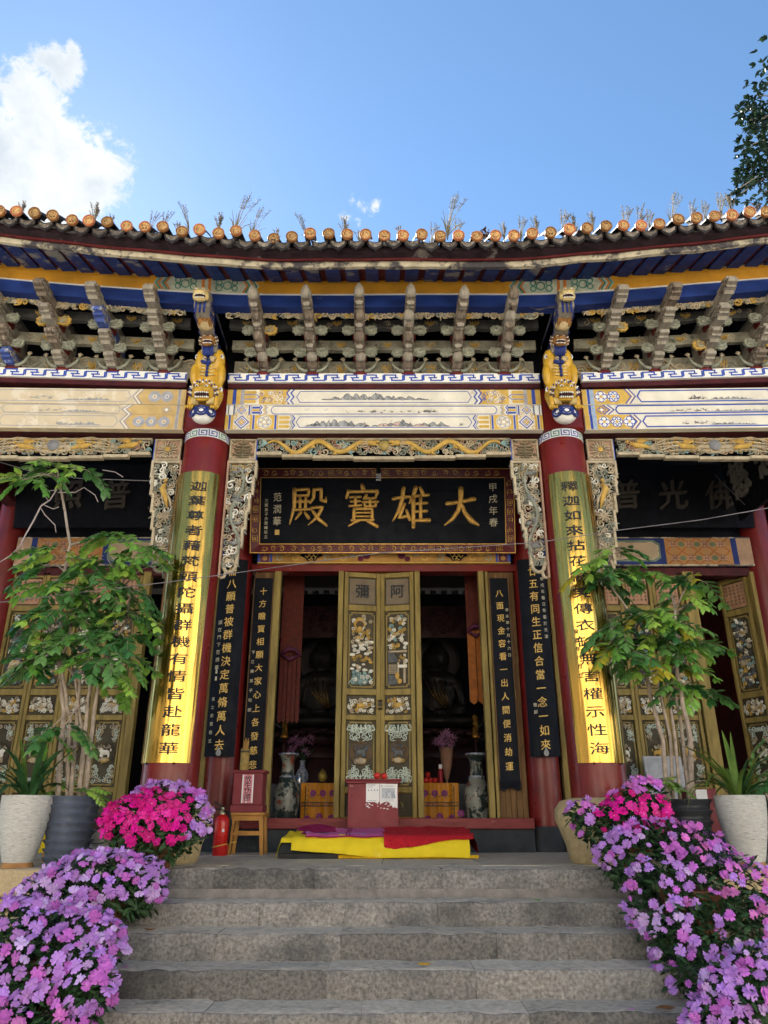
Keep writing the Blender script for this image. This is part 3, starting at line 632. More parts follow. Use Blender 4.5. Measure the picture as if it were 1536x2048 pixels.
# bracket arms: four tiers to a set, each arm an object of its own
def arm_mesh(kind, tier):
    """arm profile in YZ (a = forward, b = up), root at a = 0; tip carved"""
    b = MB(); L = .30 + .235 * tier; h = .13; w = .052; R = random.Random(tier + 7 * kind)
    side = lambda p, n0, n1, m=0, pol=None: b.prism(lambda a, c, n=0.: Vector((n, -a, c)), pol, n0, n1, m)
    if kind == 0:       # lotus bud ends, bare wood
        body = [(-.05, 0), (L - .10, .035), (L - .05, .06), (L - .05, .155), (L - .14, .155), (-.05, h)]
        b.prism(lambda a, c, n=0.: Vector((n, -a, c)), body, -w, w, 0)
        b.lathe([(.03, -.05), (.055, -.03), (.058, .01), (.046, .05), (.022, .085), (.008, .10)], (0, -(L - .02), .105), 10, 1 if tier in (0, 3) else 0, axis=(0, -.55, .83))
        for k in range(3): b.ell((0, -(L - .12 - .045 * k), .045 - .008 * k), (.05 - .006 * k, .025, .02), k % 2, 8, 5)
        if tier: b.prism(lambda a, c, n=0.: Vector((a, -(L - .095) - n, c)), [(-.028, .0), (.028, .0), (.04, .035), (0, .06), (-.04, .035)], 0, .02, 1)
        for sx in (-1, 1): b.fbox(P((0, 0, 0), (0, -1, 0), (0, 0, 1), (sx, 0, 0)), .04, L - .16, .05, .065, w - .004, w + .003, 1)
    else:               # beast-like stepped ends, painted
        body = [(-.05, 0), (L - .16, .03), (L - .13, .015), (L - .10, .05), (L - .05, .045), (L - .055, .075), (L, .08), (L + .01, .115), (L - .03, .125), (L - .025, .165), (L - .07, .16), (L - .10, .185), (L - .15, .15), (-.05, h)]
        b.prism(lambda a, c, n=0.: Vector((n, -a, c)), body, -w, w, 0)
        for k, (a, c) in enumerate(((L - .03, .10), (L - .07, .135), (L - .12, .16), (L - .10, .06))):
            b.fbox(P((0, 0, 0), (1, 0, 0), (0, 0, 1), (0, -1, 0)), -w - .008, w + .008, c - .014, c + .014, a - .018, a + .018, 1 if k % 2 == 0 else 0, .006)
        for sx in (-1, 1):
            F = P((sx * w, 0, 0), (0, -1, 0), (0, 0, 1), (sx, 0, 0))
            for (a, c, r) in ((L - .07, .10, .028), (L - .14, .085, .034), (L - .2, .08, .022)): b.tube([F(x, y, .004) for x, y in arc(a, c, r, 0, 7.5, 12)], .006, 4, 1)
    return b.v, b.f, b.m, b.s
ARM = {}
for kind in (0, 1):
    for tier in range(4):
        v, f, m, s_ = arm_mesh(kind, tier)
        for pal in range(3):
            q = MB(); q.v, q.f, q.m, q.s = v, f, m, s_
            mats = [(WOODW, WOODW2), (WOODW2, WOODW), (WOODB, WOODW2)][pal]; ARM[kind, tier, pal] = q.mesh('bracket_arm', mats)
def fan(seed):
    b = MB(); R = random.Random(seed); F = P((0, 0, 0))
    b.prism(F, [(-.01, -.04), (.03, -.045), (.05, -.058), (.08, -.052), (.105, -.056), (.115, -.035), (.136, -.02), (.125, .0), (.138, .03), (.115, .036), (.108, .062), (.08, .052), (.055, .068), (.03, .045), (-.01, .05)], 0, .03, 0)
    b.prism(F, [(.0, -.02), (.05, -.035), (.095, -.03), (.09, -.008), (.11, .0), (.09, .012), (.095, .035), (.05, .035), (.0, .03)], .03, .042, 1); curls(b, F, (.0, .10, -.03, .035), 3, .02, .028, [0], seed, .2, (.042, .044), sep=.8)
    return b
FANS = [fan(k).mesh('carved_leaf_wing', [CARVG if k != 2 else CARVO, mat('pale_sage_carving', (.27, .275, .215), .75, var=.3, scale=30, worn=((.14, .14, .11), .58, 40))]) for k in range(3)]
def horn():
    b = MB(); pts = [(0, 0), (.05, .012), (.09, .04), (.12, .085), (.14, .14)]
    b.tube([(x, 0, z) for x, z in pts], [.016, .015, .013, .011, .008], 6, 0, flat=1.4)
    for t in (-.6, 0, .6, 1.3): b.tube([(.137, 0, .13), (.14 + sin(t) * .02, -.012, .14 + cos(t) * .022), (.145 + sin(t) * .035, -.006, .145 + cos(t) * .035)], [.008, .009, .003], 5, 1)
    return b.mesh('curved_strut', [CARVG, CARVE])
HORN = horn()
bq = MB(); bq.box(-.075, .075, -.05, .06, -.035, .03, 0, .008); BLK = bq.mesh('bracket_block', [REDW])
R = random.Random(17)
sets = [(x, 0) for x in (-1.37, -.815, -.27, .275, .82, 1.365)] + [(s * x, 1) for s in (-1, 1) for x in (2.50, 3.08, 3.66, 4.24, 4.82)]
for X, kind in sets:
    dark = R.random()
    for t in range(4):
        y0 = 7.40; z = Zb - .005 + .105 * t + camT(t)(X)
        pal = (0 if R.random() < .85 else 1) if kind == 0 else R.choice([0, 1, 1, 1, 1, 2] if X < 0 else [0, 1, 1, 1])
        link('bracket_arm', ARM[kind, t, pal], hall, (X + R.uniform(-.008, .008), y0, z), rot=(R.uniform(-.02, .02), 0, R.uniform(-.02, .02)))
    link('bracket_block', BLK, hall, (X, 7.34, Zb + .02 + camT(0)(X)))
    for t, y in ((1, 7.13), (2, 6.93)):
        link('bracket_block', BLK, hall, (X, y + .07, Zb + .135 * t + .02 + camT(t)(X)))
        for sx in (-1, 1):
            o = link('carved_leaf_wing', R.choice(FANS[:2] * 3 + [FANS[2]]), hall, (X + sx * .058, y, Zb + .15 * t + .005 + camT(t)(X))); o.scale = (sx, 1, 1)
    for sx in (-1, 1):
        if abs(X + sx * .2) > 1.65 and abs(X + sx * .2) < 2.3: continue
        o = link('curved_strut', HORN, hall, (X + sx * .05, 7.27, Zb + .01 + camT(0)(X))); o.scale = (sx, 1, 1)

# ------------------------------------------------------------------ eave: rafters, boards, tiles
R = random.Random(5)
SOFF = mat('maroon_soffit', (.10, .014, .016), .7, var=.4, scale=5, worn=((.2, .19, .17), .66, 3, .05))
xs = XS(-5.9, 5.9, 60)
mb = MB()
vs = []
for x in xs: vs += [(x, 6.0, 6.735 + camE(x)), (x, 6.7, 7.03 + camP(x)), (x, 6.7, 7.08 + camP(x)), (x, 6.0, 6.79 + camE(x))]
mb.add(vs, [[4 * k + j, 4 * k + (j + 1) % 4, 4 * k + 4 + (j + 1) % 4, 4 * k + 4 + j][::-1] for k in range(60) for j in range(4)]); mb.build('soffit_board', SOFF, hall)
RAFT = mat('blue_rafter_paint', (.012, .034, .15), .6, var=.3, scale=6, worn=((.22, .21, .19), .57, 2.3, .05), worn2=((.045, .01, .014), .66, 4, .03), bump=.2)
x = -5.6
while x < 5.6:
    w = .142 + R.uniform(-.01, .01); q = MB(); c = x + w / 2; e, p = camE(c), camP(c); sk = .0
    q.add([(x, 6.07, 6.722 + e), (x + w, 6.07, 6.722 + e), (x + w, 6.66, 6.992 + p), (x, 6.66, 6.992 + p), (x, 6.07, 6.765 + e), (x + w, 6.07, 6.765 + e), (x + w, 6.66, 7.035 + p), (x, 6.66, 7.035 + p)], [[0, 3, 2, 1], [4, 5, 6, 7], [0, 1, 5, 4], [1, 2, 6, 5], [2, 3, 7, 6], [3, 0, 4, 7]])
    q.build('rafter', RAFT, hall); x += .208
mb = MB(); R2 = random.Random(3)
vs = []
xs2 = XS(-5.9, 5.9, 150)
for x in xs2:
    d = rough((x, 0, 0), 2.3, .03) + rough((x, 4, 0), 9, .012); e = camE(x)
    vs += [(x, 6.045, 6.69 + e - d * .4), (x, 6.035, 6.785 + e + d * .25), (x, 6.09, 6.785 + e), (x, 6.085, 6.69 + e - d * .4)]
mb.add(vs, [[4 * k + j, 4 * k + (j + 1) % 4, 4 * k + 4 + (j + 1) % 4, 4 * k + 4 + j][::-1] for k in range(150) for j in range(4)]); mb.build('weathered_eave_board', CREAMB, hall)
DARKF = mat('dark_fascia', (.025, .013, .017), .8, var=.5, scale=8, bump=.5, worn=((.15, .13, .12), .60, 4, .06))
mb = MB(); mb.sweep(xs, [(5.93, 6.775), (5.92, 6.82), (5.94, 6.87), (6.1, 6.86), (6.08, 6.77), (6.03, 6.75)], camE); mb.build('tile_support_board', DARKF, hall)
mb = MB(); R = random.Random(12)
for k in range(170):                                    # lumpy mortar and rot along the tile bed
    x = R.uniform(-5.2, 5.2); y = R.uniform(5.87, 6.0); mb.ell((x, y, 6.815 + camE(x) + R.uniform(-.012, .025)), (R.uniform(.03, .09), .025, R.uniform(.008, .02)), 0, 7, 5)
mb.build('mortar_lumps', mat('dirty_mortar', (.10, .09, .085), .9, var=.5, scale=10, bump=.6), hall, kind='stuff')
PITCH = radians(27)
GLAZE = mat('orange_glazed_tile', (.33, .13, .05), .45, var=.25, scale=18, bump=.3, obvar=.42, huevar=.015, worn=((.28, .17, .10), .62, 18, .08))
GLAZEI = mat('pale_glaze_relief', (.52, .32, .13), .5, var=.3, scale=22, bump=.3, obvar=.2, worn=((.24, .11, .05), .56, 40, .05))
TILED = mat('blackened_tile', (.028, .024, .024), .75, var=.5, scale=15, bump=.5, worn=((.13, .11, .095), .63, 12, .05))
TILEL = mat('drip_tile_face', (.15, .125, .10), .7, var=.5, scale=20, bump=.5, obvar=.4, worn=((.40, .16, .05), .66, 6, .06), worn2=((.34, .32, .28), .64, 16, .04))
def round_tile(k):
    b = MB(); r = .057; ax = Vector((0, cos(PITCH), sin(PITCH))); R = random.Random(k)
    n = 12; vs = []
    for d in (0., .36):
        for i in range(n + 1): a = pi * i / n; vs.append(Vector((r * cos(a), 0, r * sin(a))) + ax * d)
    b.add(vs, [[i, n + 1 + i, n + 2 + i, i + 1][::-1] for i in range(n)], 0, True)
    b.lathe([(r * 1.02, .0), (r * 1.05, -.03), (r * .96, -.036), (r * .84, -.034), (r * .80, -.016), (.001, -.016)], (0, 0, .008), 22, 1, axis=(0, 1, 0.1), cap=False)
    F = P((0, -.018, .008))
    b.ribbon(F, arc(0, 0, r * .7, 0, 2 * pi, 20), .009, .006, 2, th=.007)
    for i in range(7):
        a = R.uniform(0, 6.28); q = R.uniform(.1, .5) * r; b.tube([F(x, y, .003) for x, y in arc(cos(a) * q, sin(a) * q, R.uniform(.012, .024), R.uniform(0, 6), R.uniform(7, 11), 9)], .0052, 4, 2)
    return b
RT = [round_tile(k).mesh('round_end_tile', [TILED, GLAZE, GLAZEI]) for k in range(4)]
def drip_tile(k):
    b = MB(); n = 10; vs = []; h = .105; ax = Vector((0, cos(PITCH), sin(PITCH)))
    for d in (0., .3):
        for i in range(n + 1): u = i / n * 2 - 1; vs.append(Vector((u * .088, 0, -.042 * (1 - u * u))) + ax * d)
    b.add(vs, [[i, n + 1 + i, n + 2 + i, i + 1] for i in range(n)], 0, True)
    F = P((0, 0, 0)); top = [(u * .09, -.042 * (1 - u * u) + .004) for u in [i / n * 2 - 1 for i in range(n + 1)]]
    lowr = [(u * .088, -.058 - .068 * (1 - abs(u) ** 1.7) - (.014 if abs(u) < .12 else 0)) for u in [1 - i / n * 2 for i in range(n + 1)]]
    b.prism(F, top + [(x, z if 0 < i < n else -.012) for i, (x, z) in enumerate(lowr)], -.012, .006, 0)
    inn = [(u * .066, -.040 * (1 - u * u) - .014) for u in [i / n * 2 - 1 for i in range(n + 1)]] + [(u * .064, -.054 - .050 * (1 - abs(u) ** 1.7)) for u in [1 - i / n * 2 for i in range(n + 1)]]
    b.poly(F, inn, .0075, 1); R = random.Random(k)
    for i in range(6): b.tube([F(x, y, .008) for x, y in arc(R.uniform(-.045, .045), R.uniform(-.085, -.055), R.uniform(.008, .014), R.uniform(0, 6), R.uniform(7, 10), 7)], .003, 4, 1)
    return b
DT = [drip_tile(k).mesh('drip_tile', [TILED, TILEL]) for k in range(3)]
R = random.Random(9); x = -5.46; YT = 5.82
while x < 5.5:
    z = 6.865 + camE(x); jy = R.uniform(-.03, .02)
    broken = R.random() < .12
    o = link('round_end_tile', R.choice(RT), hall, (x, YT + jy + (.05 if broken else 0), z + R.uniform(-.006, .008)), rot=(R.uniform(-.14, .14), 0, R.uniform(-.1, .1)))
    link('drip_tile', R.choice(DT), hall, (x + .091, YT + .03 + R.uniform(-.012, .012), 6.862 + camE(x + .09) + R.uniform(-.005, .005)), rot=(R.uniform(-.07, .07), R.uniform(-.05, .05), R.uniform(-.06, .06)))
    x += .182 + R.uniform(-.003, .003)
# roof body behind the eave: corrugated slope up to the ridge and down the back
def slope(u, v):
    x = -7.5 + 15 * u; s = v * 9.4; return (x, YT + .3 + s * cos(PITCH), 6.86 + .13 + s * sin(PITCH) + (s * .02) ** 2 * 9 + camE(max(-5.6, min(5.6, x))) * (1 - v) + .05 * abs(sin(x * pi / .182)))
mb = MB(); mb.grid(slope, 330, 8); mb.build('roof_slope', TILED, hall)
yr, zr = slope(.5, 1)[1:]
mb = MB(); mb.box(-7.5, 7.5, yr - .25, yr + .25, zr - .2, zr + .75, 0, .05); mb.build('ridge', TILED, hall)
mb = MB(); mb.add([(-7.5, yr, zr), (7.5, yr, zr), (7.5, 20.5, 6.9), (-7.5, 20.5, 6.9)], [[0, 1, 2, 3]]); mb.build('rear_roof_slope', TILED, hall)
for sx in (-1, 1):
    mb = MB(); mb.prism(lambda a, b, n=0: Vector((n, a, b)), [(10.2, PL), (10.2, 7.6), (yr, zr - .1), (19.8, 7.0), (19.8, PL)], min(sx * 6.9, sx * 7.2), max(sx * 6.9, sx * 7.2)); mb.build('gable_wall', REDW, hall)
mb = MB(); mb.box(-7.2, 7.2, 19.5, 19.8, PL, 7.1); mb.build('rear_wall', NAVY, hall)
DARKW = mat('dark_ceiling_boards', (.022, .018, .016), .7)
mb = MB(); mb.sweep(XS(-6.9, 6.9, 12), [(7.62, 7.2), (19.5, 7.25), (19.5, 7.3), (7.62, 7.3)], None); mb.build('ceiling', DARKW, hall)
mb = MB()
for x in XS(-5.8, 5.8, 16): mb.box(x - .04, x + .04, 7.7, 9.9, 7.0, 7.19)
mb.build('porch_ceiling_joists', DARKW, hall, kind='stuff')
for sx in (-1, 1):
    for X in (2.0, 5.25): mb = MB(); mb.box(sx * X - .1, sx * X + .1, 7.75, 9.85, 5.65, 6.0, 0, .01); mb.build('tie_beam', MAROON, hall)
# ------------------------------------------------------------------ carved friezes and side brackets between the columns
def dragon(b, F, a0, a1, bm, amp, dirn, my, mw):
    """a scaled body winding from tail (a0) to head (a1)"""
    n = 70; pts = []; rad = []
    for i in range(n + 1):
        t = i / n; pts.append(F(a0 + (a1 - a0) * t, bm + amp * sin(t * 14.5 + .6) * (1 - .2 * t), .02 + .012 * cos(t * 11))); rad.append(.012 + .02 * min(1, t * 3) * (1 - .2 * t))
    b.tube(pts, rad, 8, my)
    for i in range(3, n, 2):
        p = pts[i]; b.tube([p + Vector((0, -.014, rad[i] * .7)), p + Vector((dirn * .012, -.012, rad[i] * 1.5))], [.007, .002], 4, mw)
    h = Vector(pts[-1]); d = 1 if a1 > a0 else -1
    b.ell(h + Vector((d * .03, -.015, .01)), (.055, .035, .035), my, 9, 6); b.ell(h + Vector((d * .085, -.02, .022)), (.04, .026, .018), my, 8, 5); b.ell(h + Vector((d * .075, -.02, -.018)), (.038, .022, .010), my, 8, 5)
    for s in (-1, 1): b.ell(h + Vector((d * .05, -.045, .028)), (.01, .008, .01), mw, 6, 4)
    for k in range(4): b.tube([h + Vector((-d * .01, -.02, .03 - .02 * k)), h + Vector((-d * .05, -.025, .05 - .03 * k)), h + Vector((-d * .10, -.015, .055 - .035 * k))], [.010, .008, .002], 5, mw)
    for k in range(4): b.tube([h + Vector((d * .09, -.03, -.02)), h + Vector((d * (.10 + .01 * k), -.03, -.05 - .008 * k)), h + Vector((d * (.07 + .02 * k), -.02, -.08))], [.005, .004, .001], 4, mw)
    t = Vector(pts[0])
    for k in range(4): b.tube([t, t + Vector((-d * .05, -.005, .03 - .022 * k)), t + Vector((-d * .11, -.005, .06 - .035 * k))], [.014, .016, .002], 5, 2, flat=.6)
    for i in (16, 31, 46, 60):
        p = Vector(pts[i])
        for k in range(4): b.tube([p, p + Vector((dirn * .02, -.02, -.04)), p + Vector((.02 * (k - 1.5), -.022, -.075))], [.013, .009, .003], 5, my)
def phoenix(b, F, a, c, d, my, mw):
    p = lambda x, y, n=.02: F(a + d * x, c + y, n)
    b.tube([p(.10, .03), p(.04, .0), p(-.05, -.01), p(-.12, -.03)], [.016, .035, .03, .012], 8, my)
    b.ell(p(.125, .045), (.022, .018, .018), my, 8, 5); b.tube([p(.14, .045), p(.165, .038)], [.008, .002], 5, mw)
    for k in range(6): t = .5 + k * .22; b.tube([p(.01, .02), p(.01 - cos(t) * .07, .02 + sin(t) * .05), p(-.0 - cos(t) * .15, .02 + sin(t) * .10 * (1 - k * .05))], [.012, .014, .004], 5, my, flat=.6)
    for k in range(5):
        y = -.06 + .035 * k; pts = [p(-.1, -.03), p(-.25, y - .03), p(-.42, y + .02 * sin(k * 2)), p(-.58, y + .01)]; b.tube(pts, [.008, .012, .014, .006], 5, mw, flat=.7)
        for j in range(9): t = .18 + j * .045; b.tube([p(-t - .05, y - .015), p(-t - .08, y + .012)], [.008, .004], 4, mw if j % 2 else my)
def frieze(x0, x1, bay):
    z0, z1, y = 5.335, 5.545, 7.57; F = P((0, y, 0)); b = MB(); sd = 70 + int(x0 * 3)
    st = MB()                                           # stepped lower frame, tan
    steps = [0, .06, .02, .02, .05, .0]
    w = x1 - x0; xs_ = [x0, x0 + .1 * w, x0 + .22 * w, x0 + .38 * w, x0 + .62 * w, x0 + .78 * w, x0 + .9 * w, x1]; dz = [.03, .0, -.014, -.028, -.014, .0, .03]
    for i in range(7): st.box(xs_[i], xs_[i + 1] - .003, y - .035, y + .03, z0 - .022 + dz[i] - .006, z0 + dz[i] + .012, 0, .006)
    st.box(x0, x1, y - .02, y + .03, z1 - .012, z1 + .008); 
    fr_ = st.build('frieze_frame', CARVE, hall)
    curls(b, F, (x0, x1, z0 + .015, z1 - .01), int(w * 62), .024, .048, [0, 0, 1, 1, 2, 3], sd, .25, (-.01, .014), sep=.6)
    if bay == 'C':
        xm = (x0 + x1) / 2
        dragon(b, F, x0 + .12, xm - .17, 5.44, .072, 1, 4, 0); dragon(b, F, x1 - .12, xm + .17, 5.44, .072, -1, 4, 0)
        b.lathe([(.001, 0), (.05, .004), (.068, .02), (.06, .04), (.001, .055)], F(xm, 5.455, .0), 18, 5, axis=(0, -1, 0), cap=False)
        for k in range(9): t = pi * k / 8; b.tube([F(xm + cos(t) * .07, 5.46 + sin(t) * .07, .015), F(xm + cos(t) * .1, 5.46 + sin(t) * .1, .015)], [.012, .002], 5, 2)
    else:
        xm = 3.72 * (1 if x0 > 0 else -1)
        for d in (1, -1): phoenix(b, F, xm - d * .85, 5.46, -d, 4, 0); phoenix(b, F, xm + d * .32, 5.45, d, 4, 0)
        b.lathe([(.001, 0), (.055, .004), (.072, .02), (.062, .045), (.001, .06)], F(xm, 5.46, .0), 18, 6, axis=(0, -1, 0), cap=False)
        for k in range(12): t = 2 * pi * k / 12; b.tube([F(xm + cos(t) * .07, 5.46 + sin(t) * .07, .01), F(xm + cos(t) * .095, 5.46 + sin(t) * .095, .01)], [.014, .002], 5, 4)
    return b.build('frieze_carving', [CARVE, CARVG, CARVT, CARVP, CARVO, mat('dull_gold_pearl', (.30, .22, .07), .6, scale=14), mat('grey_pearl', (.20, .20, .21), .7, var=.2, scale=9)], fr_, 'stuff')
frieze(-1.43, 1.43, 'C'); frieze(2.62, 5.0, 'R'); frieze(-5.0, -2.62, 'L')
def corner_square(xc, kind):
    y = 7.56; w = .30; z0, z1 = 5.275, 5.54; F = P((xc - w / 2, y, z0)); b = MB(); h = z1 - z0
    b.fbox(F, 0, w, 0, h, -.05, -.01, 1, .01); 
    for (a0, a1, b0, b1) in ((0, w, 0, .02), (0, w, h - .02, h), (0, .02, .02, h - .02), (w - .02, w, .02, h - .02)): b.fbox(F, a0, a1, b0, b1, -.05, .018, 0, .006)
    if kind:
        for k, (hw, bb) in enumerate(((.05, .21), (.085, .17), (.10, .135), (.085, .10), (.11, .07), (.05, .035))):
            b.tube([F(w / 2 - hw, bb + .012, .006), F(w / 2 - hw * .8, bb, .006), F(w / 2 + hw * .8, bb, .006), F(w / 2 + hw, bb + .012, .006)], .011, 6, 2)
        b.fbox(F, w / 2 - .012, w / 2 + .012, .03, .23, -.01, .01, 2)
        for sx in (.05, w - .05):
            for sy in (.05, h - .05): b.tube([F(x, yy, .004) for x, yy in arc(sx, sy, .025, 0, 9, 12)], .008, 5, 0)
    else:
        for rg, (r, n, l) in enumerate(((.10, 16, .055), (.065, 12, .04))):
            for k in range(n): t = 2 * pi * k / n; b.tube([F(w / 2 + cos(t) * (r - l), h / 2 + sin(t) * (r - l), .005 + .008 * rg), F(w / 2 + cos(t) * r, h / 2 + sin(t) * r, .012 + .008 * rg), F(w / 2 + cos(t) * (r + .012), h / 2 + sin(t) * (r + .012), .0)], [.008, .015, .005], 5, 0, flat=.6)
        b.lathe([(.001, .03), (.028, .026), (.034, .01), (.034, 0)], F(w / 2, h / 2), 14, 3, axis=(0, -1, 0), cap=False)
        for k in range(5): a = .05 + .05 * k; b.tube([F(x, yy, .006) for x, yy in arc(a, .035, .022, 0, 3.2, 7)], .008, 5, 0)
    b.fbox(F, -.008 if xc * (1 if kind else -1) > 0 else w + .0, 0 if xc * (1 if kind else -1) > 0 else w + .008, 0, h, -.03, .012, 4)
    b.build('carved_corner_block', [CARVE, CARVP, mat('dark_olive_carving', (.14, .12, .07), .7, var=.3, scale=16), CARVO, BLUP], hall)
for sx in (-1, 1): corner_square(sx * 1.585, 1); corner_square(sx * 2.43, 0)
def hanging_bracket(sx, inner):
    """openwork board hanging beside the column: stepped free edge, straight edge against the column"""
    y = 7.57; z1 = 5.27; d = -sx if inner else sx; xc = sx * 2.0 + d * .255
    F0 = P((xc, y, 0)); F = lambda a, b, n=0.: F0(d * a, b, n)
    H = 1.22; wa = lambda t: .335 - .05 * int(t * 4.99) if t < .93 else .1   # width down the board
    W_ = [.335, .315, .285, .26, .235, .2]
    hgt = [z1 - H * k / 6 for k in range(7)]
    fr_ = MB()
    for k in range(6):
        w = W_[k]; fr_.fbox(F, w - .028, w, hgt[k + 1] + .0, hgt[k] - .002, -.03, .03, 0, .004) if d > 0 else fr_.fbox(F, w, w - .028, hgt[k + 1], hgt[k] - .002, -.03, .03, 0)
        if k < 5: fr_.fbox(F, W_[k + 1] - .028, w, hgt[k + 1] - .012, hgt[k + 1] + .012, -.028, .028, 0)
    fr_.fbox(F, 0, .02, z1 - H - .14, z1, -.028, .028, 1); fr_.fbox(F, 0, .335, z1 - .03, z1 - .002, -.028, .026, 0)
    fr_.tube([F(.05 + x, z1 - H + yy, .0) for x, yy in arc(.06, -.01, .065, 2.5, 9.5, 16)], .02, 6, 0)
    fr_.tube([F(x, yy, .0) for x, yy in [(.02, z1 - H - .14), (.06, z1 - H - .13), (.075, z1 - H - .08), (.05, z1 - H)]], .018, 6, 0)
    ob = fr_.build('carved_bracket_frame', [CARVE, CARVP], hall)
    b = MB(); ins = lambda a, bb: 0.01 < a < W_[max(0, min(5, int((z1 - bb) / H * 6)))] - .02
    curls(b, F, (.015, .33, z1 - H - .02, z1 - .03), 110, .026, .05, [0, 0, 1, 1, 2], 90 + int(sx * 2 + inner), .26, (-.016, .018), inside=ins, sep=.6)
    R = random.Random(5 + sx + inner)
    if inner:
        pts = [F(.14 + .06 * sin(t * 9), z1 - .08 - t * (H - .15), .03 + .01 * cos(t * 7)) for t in [i / 30 for i in range(31)]]
        b.tube(pts, [.01 + .012 * sin(pi * i / 30) for i in range(31)], 6, 1)
        for t in (.12, .38, .6, .82):
            for j in range(5): b.ell(F(.14 + R.uniform(-.05, .05), z1 - t * H + R.uniform(-.03, .03), .03), (.035, .016, .018), 3, 8, 5)
        b.poly(F, [(.02, z1 - .04), (.28, z1 - .04), (.24, z1 - .16), (.04, z1 - .2)], -.012, 4)
    else:
        b.tube([F(.15, z1 - .28, .03), F(.17, z1 - .36, .05), F(.13, z1 - .46, .04), F(.10, z1 - .58, .03)], [.015, .038, .03, .006], 8, 4); b.ell(F(.15, z1 - .25, .04), (.022, .018, .022), 4, 8, 5)
        for k in range(4): b.tube([F(.14, z1 - .36, .05), F(.10 - .012 * k, z1 - .44 - .02 * k, .055), F(.08 - .01 * k, z1 - .52 - .03 * k, .045)], [.01, .012, .003], 5, 0, flat=.6)
        for (t, m) in ((.55, 0), (.86, 0)):
            for k in range(10): a = 2 * pi * k / 10; b.tube([F(.12, z1 - t * H, .03), F(.12 + cos(a) * .055, z1 - t * H + sin(a) * .05, .04), F(.12 + cos(a) * .08, z1 - t * H + sin(a) * .075, .025)], [.008, .018, .003], 5, m, flat=.6)
    b.build('bracket_carving', [CARVE, CARVG, CARVW, mat('slate_cloud_carving', (.17, .17, .16), .7, var=.3, scale=14), CARVO], ob, 'stuff')
for sx in (-1, 1): hanging_bracket(sx, True); hanging_bracket(sx, False)

